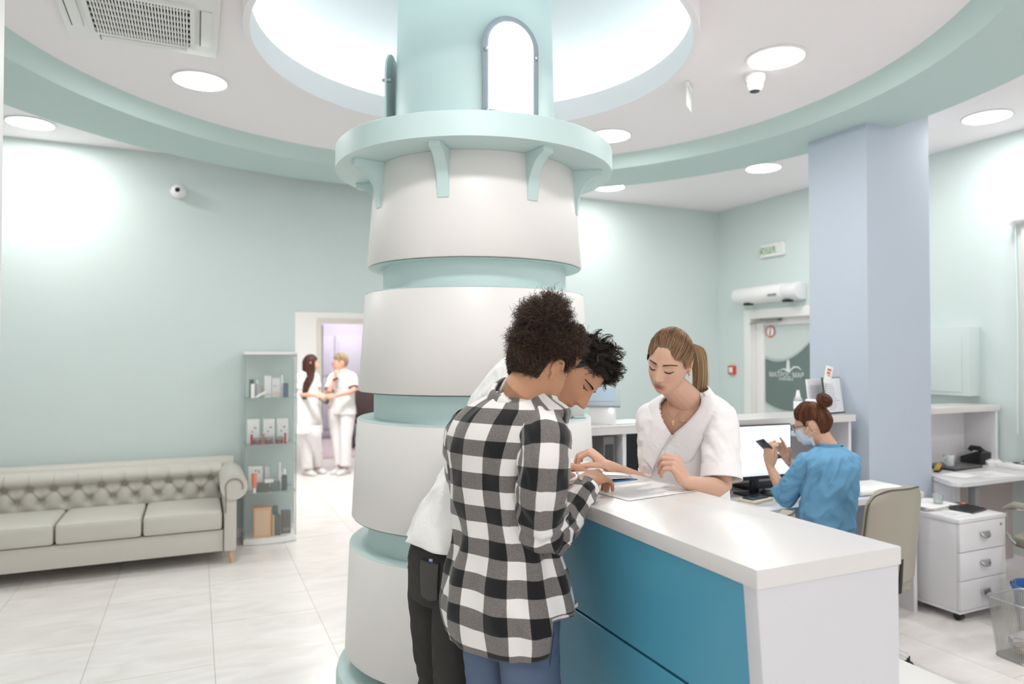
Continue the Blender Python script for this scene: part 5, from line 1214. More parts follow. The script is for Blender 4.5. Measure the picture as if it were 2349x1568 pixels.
# ================================================================ PERSON 1: woman in the plaid shirt
def plaid_mat():
    m = mat('plaid_cotton', '#ffffff', .85, spec=.2, sheen=.2); nt = m.node_tree; bs = nt.nodes['Principled BSDF']; N = nt.nodes.new; L = nt.links.new
    uv = N('ShaderNodeUVMap'); sp = N('ShaderNodeSeparateXYZ'); L(uv.outputs[0], sp.inputs[0]); ms = []
    for ax in (0, 1):
        a = N('ShaderNodeMath'); a.operation = 'MULTIPLY'; a.inputs[1].default_value = 1 / .092; L(sp.outputs[ax], a.inputs[0])
        f = N('ShaderNodeMath'); f.operation = 'FRACT'; L(a.outputs[0], f.inputs[0]); c = N('ShaderNodeMath'); c.operation = 'LESS_THAN'; c.inputs[1].default_value = .5; L(f.outputs[0], c.inputs[0]); ms.append(c)
    ad = N('ShaderNodeMath'); ad.operation = 'ADD'; L(ms[0].outputs[0], ad.inputs[0]); L(ms[1].outputs[0], ad.inputs[1])
    h = N('ShaderNodeMath'); h.operation = 'MULTIPLY'; h.inputs[1].default_value = .5; L(ad.outputs[0], h.inputs[0])
    cr = N('ShaderNodeValToRGB'); cr.color_ramp.interpolation = 'CONSTANT'; e = cr.color_ramp.elements
    e[0].position = 0; e[0].color = lin('#e9e5e2') + [1]; e[1].position = .3; e[1].color = lin('#7b7673') + [1]; q = cr.color_ramp.elements.new(.8); q.color = lin('#1d1d1f') + [1]
    L(h.outputs[0], cr.inputs[0])
    tc = N('ShaderNodeTexCoord'); nz = N('ShaderNodeTexNoise'); nz.inputs['Scale'].default_value = 380; nz.inputs['Detail'].default_value = 3; L(tc.outputs['Object'], nz.inputs['Vector'])
    r2 = N('ShaderNodeValToRGB'); r2.color_ramp.elements[0].position = .35; r2.color_ramp.elements[0].color = (.55, .54, .53, 1); r2.color_ramp.elements[1].position = .6; r2.color_ramp.elements[1].color = (1.15, 1.14, 1.13, 1); L(nz.outputs['Fac'], r2.inputs[0])
    mx = N('ShaderNodeMix'); mx.data_type = 'RGBA'; mx.blend_type = 'MULTIPLY'; mx.inputs[0].default_value = .75; L(cr.outputs[0], mx.inputs[6]); L(r2.outputs[0], mx.inputs[7])
    # only the mixed threads are speckled
    m2 = N('ShaderNodeMath'); m2.operation = 'COMPARE'; m2.inputs[1].default_value = .5; m2.inputs[2].default_value = .1; L(h.outputs[0], m2.inputs[0])
    mm = N('ShaderNodeMix'); mm.data_type = 'RGBA'; L(m2.outputs[0], mm.inputs[0]); L(cr.outputs[0], mm.inputs[6]); L(mx.outputs[2], mm.inputs[7]); L(mm.outputs[2], bs.inputs['Base Color']); return m
def denim(name, c, dark):
    m = mat(name, c, .85, spec=.15, var=.13, vscale=9, bump=.25, bscale=700); return m
M_plaid = plaid_mat(); M_jean = denim('blue_denim', '#5f6d85', 0); M_bjean = denim('black_denim', '#3e3c3a', 0)
fA = Vector((.906, .42, 0)).normalized(); sA = Vector((fA.y, -fA.x, 0))
PA = thing('person', 'woman in a black and white checked shirt, seen from behind, with curly hair tied up', 'person', (.82, 1.83, 0))
T = [(1452, 1034, 1300, 2.0), (1420, 1024, 1306, 2.0), (1380, 1021, 1304, 2.0), (1320, 1031, 1292, 2.0), (1250, 1042, 1276, 2.0), (1180, 1042, 1256, 2.0), (1100, 1036, 1250, 2.0), (1040, 1032, 1262, 2.0), (990, 1040, 1280, 2.0), (958, 1054, 1288, 2.0), (934, 1078, 1290, 2.0), (914, 1112, 1264, 2.0), (897, 1146, 1244, 2.0)]
stA = [stn(y, a, b_, d, .62 if y < 1300 else .66, sA, fA) for y, a, b_, d in T]
# the shoulders slope forward
LA = Loft(stA, 2.25)
HA = Head(Vector((0, 0, 0)), Vector((.80, .26, -.54)), Vector((.42, .12, .90)), {'w': .073, 'k': .97})
ear = W(1277, 850, 1.93); c0 = ear - (HA.M.to_3x3() @ Vector((.079, -.008, -.010)) * .97); HA.M = Matrix.Translation(c0) @ HA.M
b = MB(); HA.add(b); nk = W(1196, 912, 2.0)
limb(b, [W(1190, 945, 2.02), W(1196, 905, 2.0), HA.loc(0, -.028, -.085), HA.loc(0, -.012, -.03)], [.075, .060, .054, .055])
LA.fill(b, .82, .27, .97)
SAr = W(1258, 995, 1.87); EA = W(1243, 1226, 1.92); WA_ = W(1340, 1103, 2.17)
SAl = W(1068, 985, 2.12); EAl = W(1085, 1180, 2.26); WAl = Vector((1.02, 2.13, 1.19))
arm(b, SAr, EA, WA_, (.046, .040, .034, .036, .028, .022)); arm(b, SAl, EAl, WAl, (.046, .040, .034, .034, .028, .022))
nlA = MB(); tipd = (W(1405, 1112, 2.30) - WA_).normalized()
hand(b, nlA, WA_, (W(1376, 1090, 2.24) - WA_), Vector((-.05, -.30, 1)), -1, [(5, 28, 22), (22, 45, 25), (26, 48, 25), (20, 30, 22)], 1.06, thumb=((.5, .8, -.3), (.2, 1, -.35), (.0, 1, -.35)), wr=.0215)
hand(b, nlA, WAl, Vector((.8, .25, -.12)), Vector((0, 0, 1)), 1, (20, 40, 25), .97)
hips = W(1170, 1500, 2.0)
def legs(b, hipc, side, fwd, rx, cz, feet, kf=.02):
    for sx, ft in zip((-1, 1), feet):
        hp = Vector((hipc.x, hipc.y, cz + .03)) + side * sx * rx * .48; kn = hp.lerp(ft, .5) + fwd * kf; limb(b, [hp, hp.lerp(kn, .5), kn, kn.lerp(ft, .5), ft + ZU * .03], [.058, .052, .042, .036, .028], 16)
feetA = [Vector((hips.x - .04, hips.y + .09, .06)), Vector((hips.x + .02, hips.y - .09, .06))]; legs(b, hips, sA, fA, .142, .80, feetA)
me = remeshed(b, .003, 5); tint('#ba8a6b', [(HA.M, HA.k, lips('#a86a5c'))], me); place_mesh('body', me, M_skin, PA); nlA.build('fingernails', M_nail, PA)
# shirt
def dispA(u, v):
    f = folds(2, .010, 1.5, 4)(u, v); back = G(((u - .75 + .5) % 1) - .5, .2)
    vert = sin(2 * pi * u * 9 + 2 * noise.noise(Vector((u * 4, v * 2, 3)))) * .005 * sstep(.75, .3, v)
    waist = -.008 * G(v - .42, .12); return f + vert + waist + .004
def postA(p, u, v):
    if v < .14:   # shirt-tail hem: long at the back, stepped side vents, shorter front
        k = 1 - v / .14
        # u: 0 = her right, .25 front, .5 left, .75 back
        back = sstep(.50, .58, u) * (1 - sstep(.945, .948, u)); z = .065 * (1 - back) * k - .012 * back * k * sin(pi * (u - .5) / .45 if .5 < u < .95 else 0)
        p = p + ZU * z * 1.6
    return p
sh = LA.mesh('shirt', M_plaid, PA, 160, 110, dispA, post=postA, u0=.012, v0=.03)
rsl = sleeve([W(1238, 960, 1.94), W(1250, 996, 1.875), W(1248, 1080, 1.84), W(1242, 1160, 1.865), W(1243, 1216, 1.905), W(1264, 1226, 1.95), W(1296, 1190, 2.03), W(1326, 1144, 2.10), W(1342, 1124, 2.14)],
             [.050, .064, .065, .063, .062, .058, .050, .041, .036])
def dS(u, v):
    el = G(v - .55, .12); return folds(5, .007, 1.3, 9)(u, v) + el * .006 * sin(v * 90 + 4 * sin(2 * pi * u)) + .0015 * sin(v * 60)
rsl.mesh('sleeve', M_plaid, sh, 64, 120, dS, u0=.03, v0=.02)
lsl = sleeve([W(1088, 965, 2.08), W(1070, 1000, 2.12), W(1066, 1080, 2.19), W(1085, 1165, 2.25), Vector((.78, 2.10, 1.10)), Vector((.93, 2.12, 1.15)), Vector((.985, 2.125, 1.18))], [.055, .066, .060, .058, .055, .045, .038])
lsl.mesh('sleeve', M_plaid, sh, 48, 80, folds(8, .004, 1.3, 8), u0=.01)
# cuff
cf = sleeve([W(1332, 1138, 2.125), W(1343, 1123, 2.15), W(1351, 1114, 2.165)], [.0385, .0395, .0385], .95); cf.mesh('cuff', M_plaid, sh, 40, 12, u0=.04, v0=.04, thick=.003)
# collar band and fold
ca = Vector(HA.loc(0, -.03, -.09)) - W(1196, 925, 2.0); ca = (ca.normalized() * .55 + ZU * .6).normalized()
cfw = (fA - ca * fA.dot(ca)).normalized(); csd = ca.cross(cfw); csd = -csd if csd.dot(sA) < 0 else csd
cc = W(1198, 910, 2.0)
col = Loft([(cc - ca * .012, .090, .080, csd, cfw), (cc + ca * .008, .082, .074, csd, cfw), (cc + ca * .024, .078, .072, csd, cfw), (cc + ca * .030, .083, .078, csd, cfw), (cc + ca * .020, .093, .089, csd, cfw), (cc - ca * .004, .103, .100, csd, cfw), (cc - ca * .018, .109, .106, csd, cfw)], 2.1, 5)
col.mesh('collar', M_plaid, sh, 64, 36, lambda u, v: .0015 * sin(2 * pi * u * 5), keep=lambda u, v: not (.205 < u < .295), u0=.02, v0=.01)
b = MB()
for k in range(3): b.cyl(W(1324 + 4 * k, 1084 + 7 * k, 2.118), W(1325 + 4 * k, 1083 + 7 * k, 2.112), .0045, n=14)
b.build('cuff_buttons', mat('button_grey', '#b9b5b0', .3), sh)
# jeans
HIPL = []
def jeans(person, hipc, side, fwd, z_waist, feet, m, rx=.165, ry=.115, thigh=.088, calf=.058, hem=.06, seed=3, ztop=None, cz=.80, kneefwd=.02):
    L1 = Loft([(Vector((hipc.x, hipc.y, cz - .03)), rx * .98, ry * .98, side, fwd), (Vector((hipc.x, hipc.y, cz + .05)), rx, ry * 1.02, side, fwd), (Vector((hipc.x, hipc.y, (cz + z_waist) / 2 + .03)), rx * .98, ry, side, fwd), (Vector((hipc.x, hipc.y, z_waist)), rx * .88, ry * .9, side, fwd)], 2.3)
    HIPL.append(L1)
    o = L1.mesh('jeans', m, person, 72, 40, folds(seed, .003, 2, 5), thick=.003)
    for sx, ft in zip((-1, 1), feet):
        hp = Vector((hipc.x, hipc.y, cz + .03)) + side * sx * rx * .48; kn = hp.lerp(ft, .5) + fwd * kneefwd
        L2 = Loft([(hp + ZU * .03, rx * .46, ry * .86, side, fwd), (hp - ZU * .07, rx * .50, ry * .88, side, fwd), (hp.lerp(kn, .42) , thigh * .93, thigh * 1.08, side, fwd), (hp.lerp(kn, .7), thigh * .84, thigh * .94, side, fwd), (kn, thigh * .70, thigh * .76, side, fwd), (kn.lerp(ft, .5), calf, calf * 1.08, side, fwd), (Vector((ft.x, ft.y, .10)), hem, hem * 1.05, side, fwd), (Vector((ft.x, ft.y, .055)), hem, hem * 1.05, side, fwd)], 2.05)
        L2.mesh('trouser_leg', m, o, 48, 90, lambda u, v: folds(seed + sx, .0035, 1.4, 14)(u, v) + .0025 * G(v - .5, .1) * sin(v * 120) + .002 * G(v - .93, .08) * sin(v * 160), thick=.003)
    return o
hipA = W(1172, 1500, 2.0)
jA = jeans(PA, hipA, sA, fA, 1.0, [Vector((hipA.x - .04, hipA.y + .09, .06)), Vector((hipA.x + .02, hipA.y - .09, .06))], M_jean, .142, .112, .080)
b = MB(); 
for zz in range(1): b.tube([hipA + sA * .155 * 1.0 + fA * .0 - ZU * (q * .05) + ZU * .1 + sA * (-.008 * q) for q in range(9)], .0018, 6)
b.build('side_seam', mat('seam_blue', '#3d4d68', .8), jA)
M_sneak = mat('sneaker_white', '#e6e4e0', .5)
for dx, dy in ((-.02, .09), (.04, -.09)): shoe(Vector((hipA.x + dx + .04, hipA.y + dy, 0)), fA, M_sneak, PA)
# curly hair: scalp cover, dense body and springy curls
CURL = ['#241a16', '#3a2a22', '#4d382d', '#6a5040']
blobs = [(W(1250, 738, 1.96), .076, .072), (W(1256, 775, 1.97), .092, .062), (W(1216, 785, 2.0), .060, .058), (W(1262, 712, 1.96), .048, .045), (W(1226, 728, 1.97), .046, .045), (W(1305, 786, 1.97), .040, .045), (W(1200, 812, 2.02), .036, .042), (W(1226, 826, 2.01), .046, .044)]
b = MB()
for c, r, rz in blobs: b.sph(c, 1, 3, (r * .86, r * .86, rz * .86))
meh = remeshed(b, .006, 4)
for v in meh.vertices: v.co += v.normal * (.006 * noise.noise(v.co * 45) + .004 * noise.noise(v.co * 110))
hA = place_mesh('curly_hair', meh, mat('hair_core_dark', '#1d1512', .8), PA)
def inside(p, skip=-1, k=.93): return any(i != skip and ((p - c).length / r) < k for i, (c, r, rz) in enumerate(blobs))
rr = random.Random(4); SS = []
while len(SS) < 7500:
    i = rr.choices(range(len(blobs)), weights=[x[1] ** 2 for x in blobs])[0]; c, r, rz = blobs[i]
    d = Vector((rr.gauss(0, 1), rr.gauss(0, 1), rr.gauss(0, 1))).normalized(); p = c + Vector((d.x * r, d.y * r, d.z * rz)) * .84
    if inside(p, i, .86): continue
    L = rr.uniform(.010, .030) * (1.35 if rr.random() < .08 else 1); a = d.orthogonal().normalized(); e = d.cross(a); ph = rr.random() * 6.28; rad = rr.uniform(.0022, .0048); tw = rr.uniform(6, 14); tan = (a * rr.uniform(-1, 1) + e * rr.uniform(-1, 1)) * .6
    SS.append([list(p + (d + tan * (q / 13)) * L * (q / 13) + (a * cos(ph + tw * q / 13) + e * sin(ph + tw * q / 13)) * rad) for q in range(14)])
Mh = np.array(HA.M); rn = np.random.RandomState(21); n0 = 0
while n0 < 2600:
    d = rn.normal(size=3); d /= np.linalg.norm(d)
    if d[2] < hairline(d, .52, .02, -.44) + rn.normal() * .03 or d[2] > .45: continue
    n0 += 1; p = hshell(d, HA.k, .004); a = np.cross(d, rn.normal(size=3)); a /= np.linalg.norm(a); e = np.cross(d, a); L = rn.uniform(.006, .016) * (1 if d[2] > -.2 else .7); rad = rn.uniform(.0018, .0036); ph = rn.rand() * 6; tw = rn.uniform(6, 13)
    SS.append([Mh[:3, :3] @ (p + (d + a * .4 * q / 13) * L * q / 13 + (a * cos(ph + tw * q / 13) + e * sin(ph + tw * q / 13)) * rad) + Mh[:3, 3] for q in range(14)])
strand_mesh('curls', SS, M_hair, hA, .00062, .00035, CURL)
# short hair growing from the scalp up into the bun
pulled_hair(HA, (-.02, -.085, .105), ['#33251e', '#54402f', '#6f5541'], hA, n=2600, seed=9, front=.50, ear=.0, nape=-.50, off=.012, wave=.004, name='hairline', scalp='#2a1e19', r0=.0007)
ribbon(HA, [[(sx * (.020 + .024 * t / 6), .0015 - .0045 * sin(pi * t / 6)) for t in range(7)] for sx in (-1, 1)], .0012, mat('lash', '#1d1512', .6), 'eyelashes', PA, .0016)
brow_strands(HA, '#2b1f1a', PA)

# ================================================================ PERSON 2: young man in the white T-shirt leaning over the counter
fB = Vector((.96, -.03, 0)).normalized(); fB = Vector((.97, .24, 0)).normalized(); sB = Vector((fB.y, -fB.x, 0))
PB = thing('person', 'young dark-haired man in a white T-shirt and black jeans bending over the papers', 'person', (.78, 2.2, 0))
M_tee = mat('tee_white', '#f4f2f0', .85, spec=.2, bump=.6, bscale=8, bdist=.02)
# spine leans forward: stations give the outline of the back on the left
TB = [(1240, 938, 1120, 2.30), (1212, 952, 1130, 2.29), (1160, 980, 1150, 2.27), (1080, 1024, 1180, 2.25), (1000, 1058, 1215, 2.23), (930, 1082, 1245, 2.21), (880, 1112, 1262, 2.19), (845, 1142, 1270, 2.18), (822, 1170, 1272, 2.17)]
axB = (W(1235, 860, 2.18) - W(1030, 1250, 2.30)).normalized(); fBl = (fB - axB * fB.dot(axB)).normalized(); 
stB = []
for i, (y, a, b_, d) in enumerate(TB):
    c, rx, ry, s_, f_ = stn(y, a, b_, d, .60, sB, fB); stB.append((c, rx * (.95 if i > 6 else 1), ry, sB, fBl if 1 < i else fB))
LB = Loft(stB, 2.3)
HB = Head(Vector((0, 0, 0)), CV(.50, -.72, .42), CV(.80, .58, .02), {'w': .077, 'k': 1.07, 'jaw': .20, 'nose': 1.12})
eyeB = W(1341, 891, 2.16); c0 = eyeB - (HB.M.to_3x3() @ Vector((.031, HB.surf(.031, 0) / 1.07, 0)) * 1.07); HB.M = Matrix.Translation(c0) @ HB.M
b = MB(); HB.add(b); limb(b, [W(1222, 875, 2.2), HB.loc(0, -.05, -.11), HB.loc(0, -.02, -.04)], [.068, .060, .062]); LB.fill(b, .85, .16, .98)
shB = [W(1200, 905, 2.06), W(1215, 890, 2.33)]; elB = [Vector((.98, 1.99, 1.12)), Vector((1.03, 2.38, 1.2))]; wrB = [Vector((1.12, 2.10, 1.19)), Vector((1.19, 2.26, 1.20))]
for q in (0, 1): arm(b, shB[q], elB[q], wrB[q], (.052, .046, .038, .040, .032, .027))
nlB = MB()
hand(b, nlB, wrB[0], Vector((.6, .5, -.1)), Vector((0, 0, 1)), -1, (18, 35, 20), 1.05, wr=.025); hand(b, nlB, wrB[1], Vector((.9, -.25, -.12)), Vector((0, 0, 1)), 1, (18, 35, 20), 1.05, wr=.025)
hipB = Vector((W(1035, 1290, 2.32).x, W(1035, 1290, 2.32).y, 0))
feetB = [Vector((hipB.x - .12, hipB.y + .10, .06)), Vector((hipB.x - .15, hipB.y - .10, .06))]; legs(b, hipB + fB * .005, sB, fB, .165, .83, feetB, .06)
me = remeshed(b, .003, 5); tint('#bb8a6c', [(HB.M, HB.k, lips('#b06a62', .85))], me); place_mesh('body', me, M_skin, PB); nlB.build('fingernails', M_nail, PB)
tee = LB.mesh('t_shirt', M_tee, PB, 120, 90, lambda u, v: folds(4, .012, 1.6, 5)(u, v) + .010 * sstep(.3, 0, v) + .003, thick=.002)
for q in (0, 1):
    sl = sleeve([shB[q].lerp(W(1215, 880, 2.19), .35), shB[q], shB[q].lerp(elB[q], .35), shB[q].lerp(elB[q], .68)], [.075, .078, .076, .080]); sl.mesh('sleeve', M_tee, tee, 40, 40, folds(q + 11, .005, 1.4, 5))
nb = Loft([(W(1214, 880, 2.185), .082, .078, sB, fBl), (W(1222, 868, 2.18), .070, .066, sB, fBl), (W(1226, 862, 2.18), .066, .062, sB, fBl)], 2.0); nb.mesh('neck_rib', M_tee, tee, 40, 8)
jB = jeans(PB, Vector((hipB.x + .005, hipB.y, 0)), sB, fB, .985, feetB, M_bjean, .165, .128, .092, .062, .062, 6, cz=.83, kneefwd=.06)
pc = W(975, 1318, 2.205)
# rear pocket, belt and note
def onloft(px, py, d, up, w, h, m, name, parent, rot=0):
    b = MB(); c = W(px, py, d); n_ = CV(-.45, .05, 1).normalized(); b.X = frame3(c, up, n_); b.prism([(-w / 2, h / 2), (w / 2, h / 2), (w / 2, -h * .36), (w * .05, -h / 2), (-w / 2, -h * .40)], (-.001, .002), 'z', .001); return b.build(name, m, parent)
HL = HIPL[-1]
b = MB(); UC = .80
def pkf(a, t, o=.006):
    w_ = .040 * (1 - .12 * t); v = .80 - .62 * t - .05 * (1 - abs(2 * a - 1)) * (t > .97); return HL.pt(UC + (2 * a - 1) * w_, v, o)
b.grid(lambda a, t: pkf(a, t), 16, 16); pk = b.build('back_pocket', mat('pocket_denim', '#494643', .85, bump=.25, bscale=700), jB, angle=180); md = pk.modifiers.new('s', 'SOLIDIFY'); md.thickness = .002
b = MB(); M_st = mat('dark_stitch', '#262423', .8)
b.tube([pkf(0, t / 12, .0072) for t in range(13)] + [pkf(a / 8, 1, .0072) for a in range(9)] + [pkf(1, 1 - t / 12, .0072) for t in range(13)] + [pkf(1 - a / 8, 0, .0072) for a in range(9)], .0018, 5); b.tube([pkf(a / 8, .1, .0072) for a in range(9)], .0008, 5); b.build('pocket_stitching', M_st, pk)
b = MB(); b.lathe([(0, 0)], (0, 0, 0), 3)
q0 = HL.pt(UC + .005, .80, .005); b = MB(); b.X = frame3(q0, ZU, CV(-.3, .1, 1)); b.box(-.006, .006, -.01, .010, -.0005, .0005); b.build('pocket_note', mat('note_blue', '#9db9e6', .6), jB)
for f in feetB: shoe(Vector((f.x + .05, f.y, 0)), fB, mat('shoe_dark', '#2c2c2e', .5), PB, .28)
# short tousled hair
DK = ['#15130f', '#241f1b', '#3a312b', '#4a3f38']
rrn = np.random.RandomState(12); SS = []; Mh = np.array(HB.M)
def hair_curve(d, L, grow, cax, c2, cu, rad):
    p = hshell(d, HB.k, .0); return [p + grow * L * t + (cax * sin(cu * 3 * t) + c2 * (1 - cos(cu * 3 * t))) * rad * (t + .15) for t in [q / 11 for q in range(12)]]
nc_ = 0; SIDEBURN = False
while nc_ < 330:
    d = rrn.normal(size=3); d /= np.linalg.norm(d)
    if d[2] < hairline(d, .58, .06, -.40) + rrn.normal() * .02: continue
    nc_ += 1; top = max(0, d[2]); front = max(0, d[1]); L = (.012 + .030 * top + .022 * top * front) * rrn.uniform(.6, 1.35)
    grow = d * .55 + np.array([rrn.normal() * .35, .75 * top + rrn.normal() * .3, .10 + rrn.normal() * .25]); grow /= np.linalg.norm(grow)
    cax = np.cross(grow, rrn.normal(size=3)); cax /= np.linalg.norm(cax); c2 = np.cross(grow, cax); cu = rrn.uniform(.5, 1.5) * (1 if rrn.rand() < .5 else -1); rad = .010 * top + .003
    gd = np.array(hair_curve(d, L, grow, cax, c2, cu, rad))
    for h_ in range(16):
        d2 = d + rrn.normal(size=3) * .085; d2 /= np.linalg.norm(d2); g2 = np.array(hair_curve(d2, L * rrn.uniform(.8, 1.1), grow, cax, c2, cu, rad)); m_ = (np.linspace(0, 1, 12)[:, None] ** .9) * .6
        c_ = g2 * (1 - m_) + gd * m_; SS.append([Mh[:3, :3] @ q + Mh[:3, 3] for q in c_])
SIDEBURN = True
hB = strand_mesh('hair', SS, M_hair, PB, .0008, .0004, DK)
b = MB(); b.X = HB.M; nu, nv = 72, 40; P_ = []
for i in range(nu):
    for j in range(nv):
        az = 2 * pi * i / nu; zl = hairline((sin(az), cos(az), 0), .58, .06, -.40) + .03; z = zl + (1 - zl) * (j / (nv - 1)); c = sqrt(max(0, 1 - z * z)); P_.append(Vector(hshell((c * sin(az), c * cos(az), z), HB.k, .003)))
b.faces(P_, [(i * nv + j, ((i + 1) % nu) * nv + j, ((i + 1) % nu) * nv + j + 1, i * nv + j + 1) for i in range(nu) for j in range(nv - 1)]); b.build('scalp', mat('scalp_dark', '#1f1a17', .7), hB, angle=180)
ribbon(HB, [[(sx * (.019 + .026 * t / 6), .004 - .003 * sin(pi * t / 6)) for t in range(7)] for sx in (-1, 1)], .0016, MATS['lash'], 'eyelashes', PB, .0018)
b = MB()
for sx in (-1, 1): b.sph(HB.loc(sx * .031, HB.surf(.031, 0) / HB.k - .0088, -.0035), .0100, 3)
ey = b.build('eyes', mat('eye_dark', '#3a2c26', .12), PB)
brow_strands(HB, '#1f1915', PB, 160, .006, z0=.0185, lift=.002)
ribbon(HB, [[(-.013 + .026 * t / 5, -.0664) for t in range(6)]], .0030, mat('mouth_dark', '#4a2420', .5), 'mouth_opening', PB, .0002)
ribbon(HB, [[(-.010 + .020 * t / 5, -.0655) for t in range(6)]], .0018, mat('teeth', '#e8e0d8', .3), 'teeth', PB, .0016)

# ================================================================ PERSON 3: receptionist in white
fC = Vector((-.80, -.60, 0)).normalized(); sC = Vector((fC.y, -fC.x, 0))
PC = thing('person', 'young receptionist with a blonde ponytail in a white tunic behind the front counter', 'person', (1.72, 2.16, 0))
M_tun = mat('tunic_white', '#faf7f7', .8, spec=.2, bump=.55, bscale=7, bdist=.018)
TC = [(1330, 1470, 1690, 2.74), (1200, 1478, 1668, 2.72), (1130, 1478, 1655, 2.70), (1060, 1478, 1652, 2.68), (1000, 1482, 1656, 2.66), (960, 1486, 1662, 2.65), (930, 1498, 1658, 2.64), (912, 1520, 1640, 2.64), (898, 1546, 1616, 2.64)]
stC = [stn(y, a, b_, d, .58, sC, fC) for y, a, b_, d in TC]; LC = Loft(stC, 2.3)
HC_ = Head(Vector((0, 0, 0)), CV(-.57, -.27, .77), CV(.10, .99, .20), {'w': .070, 'k': .98, 'jaw': .30, 'nose': .95})
HC_.M = Matrix.Translation(W(1535, 832, 2.50)) @ HC_.M
b = MB(); HC_.add(b); limb(b, [W(1584, 955, 2.62), W(1582, 922, 2.61), HC_.loc(0, -.03, -.09), HC_.loc(0, -.012, -.03)], [.072, .056, .050, .052])
LC.fill(b, .90, .02, .99)
SCl = W(1652, 962, 2.56); ECl = W(1655, 1122, 2.47); WCl = W(1575, 1106, 2.30)
SCr = W(1496, 960, 2.68); ECr = W(1512, 1122, 2.73); WCr = W(1390, 1066, 2.60)
arm(b, SCl, ECl, WCl, (.045, .042, .037, .037, .029, .0225)); arm(b, SCr, ECr, WCr, (.045, .040, .035, .035, .027, .0215))
nlC = MB()
hand(b, nlC, WCl, CV(-.50, .78, .12), CV(.62, .35, .70), 1, [(58, 52, 18), (66, 55, 18), (72, 55, 18), (74, 52, 18)], .95, thumb=((.45, .75, -.55), (.15, .8, -.7), (0, .6, -.9)), wr=.0215, splay=.03)
hand(b, nlC, WCr, CV(-.72, .62, -.05), CV(.55, .70, .25), -1, [(70, 48, 30), (64, 48, 28), (62, 45, 25), (60, 42, 25)], .95, thumb=((.45, .75, -.55), (.25, .7, -.75), (.15, .75, -.7)), wr=.021, splay=.02)
hipC = Vector((stC[0][0].x, stC[0][0].y, 0))
legs(b, hipC, sC, fC, .15, .80, [hipC + sC * -.09 + ZU * .06, hipC + sC * .09 + ZU * .06])
me = remeshed(b, .0025, 5); tint('#d9ae96', [(HC_.M, HC_.k, lips('#b5625a', .9) + [(.043, .02, -.03, .022, .02, '#d79a88', .35, True)])], me); place_mesh('body', me, M_skin, PC); nlC.build('fingernails', M_nail, PC)
# tunic with a V opening. u: .25 is the front, v=1 is the neck
vV = .79
def keepC(u, v):
    du = u - .25 + .012
    return not (v > vV and abs(du) < .004 + (v - vV) / (1 - vV) * .105)
tun = LC.mesh('tunic', M_tun, PC, 150, 120, lambda u, v: folds(7, .008, 1.3, 4.5)(u, v) + .006 + .006 * sstep(.25, 0, v), keep=keepC, thick=.002)
def lapel(sgn, name):
    b = MB(); nu, nv = 9, 28
    def f(a, t):
        v = .60 + (.985 - .60) * t; vv = max(0, (v - vV) / (1 - vV))
        inner = .004 + vv * .105; wdt = .10 * sstep(0, .18, t) * (1 - .1 * t) * (.82 if .60 < t < .66 else 1) if t < .63 else .088 * (1 - .35 * (t - .63))
        base = .238 + sgn * (inner - .004); 
        if v < vV: base = .238 - .0 + sgn * (.004 + (.0 if sgn > 0 else .0)) - (vV - v) * .30
        u = base + sgn * wdt * a
        if v < vV: u = base + sgn * wdt * a
        return LC.pt(u, v, .0125 + .004 * sin(pi * a) + (.0 if sgn > 0 else .003))
    b.grid(lambda p, q: f(p, q), nu, nv); o = b.build(name, M_tun, tun, angle=180); m = o.modifiers.new('s', 'SOLIDIFY'); m.thickness = .0025; return o
lapel(1, 'lapel'); lapel(-1, 'lapel')
b = MB(); b.tube([LC.pt(.238 - .004 - (vV - v) * .30, v, .0125) for v in [vV - .015 * k for k in range(34)]], .0013, 6); b.build('wrap_edge', mat('tunic_seam', '#d5cfcf', .8), tun)
# collar stand behind the neck
nc = W(1583, 915, 2.635); na = (HC_.loc(0, -.03, -.09) - nc).normalized() * .3 + ZU * .8; na.normalize(); nf = (fC - na * fC.dot(na)).normalized(); nsd = nf.cross(na)
cl = Loft([(nc - na * .03, .105, .085, nsd, nf), (nc + na * .005, .083, .072, nsd, nf), (nc + na * .034, .072, .066, nsd, nf), (nc + na * .032, .078, .073, nsd, nf), (nc - na * .005, .098, .088, nsd, nf), (nc - na * .028, .118, .098, nsd, nf)], 2.0, 5)
cl.mesh('collar', M_tun, tun, 64, 26, keep=lambda u, v: not (.10 < u < .40), thick=.0015)
def shortsl(S_, E_, k, r0, r1, seed, c0):
    sl = sleeve([S_.lerp(c0, .28) + ZU * .006, S_ + ZU * .002, S_.lerp(E_, .30), S_.lerp(E_, .55), S_.lerp(E_, k)], [.058, .060, r0, (r0 + r1) / 2, r1]); o = sl.mesh('sleeve', M_tun, tun, 56, 60, folds(seed, .005, 1.4, 5), thick=.0018)
    cu = sleeve([S_.lerp(E_, k - .17), S_.lerp(E_, k - .08), S_.lerp(E_, k + .02)], [r1 + .003, r1 + .005, r1 + .008]); cu.mesh('cuff', M_tun, o, 56, 10, keep=lambda u, v: not (v > .25 and abs(u - CUFU) < .012 + .03 * (v - .25)), thick=.002)
CUFU = .62
shortsl(SCl, ECl, .84, .064, .066, 21, W(1580, 950, 2.62)); shortsl(SCr, ECr, .86, .062, .070, 22, W(1580, 950, 2.62))
trC = jeans(PC, hipC, sC, fC, 1.0, [hipC + sC * -.09 + ZU * .06, hipC + sC * .09 + ZU * .06], mat('trouser_white', '#ece9e8', .8), .15, .11, .082, seed=31); trC.name = 'trousers'
for sx in (-1, 1): shoe(hipC + sC * sx * .09 + fC * .04, fC, M_sneak, PC, .25)
BL = ['#5e4636', '#8a6a4e', '#ad8a66', '#cbb08a']
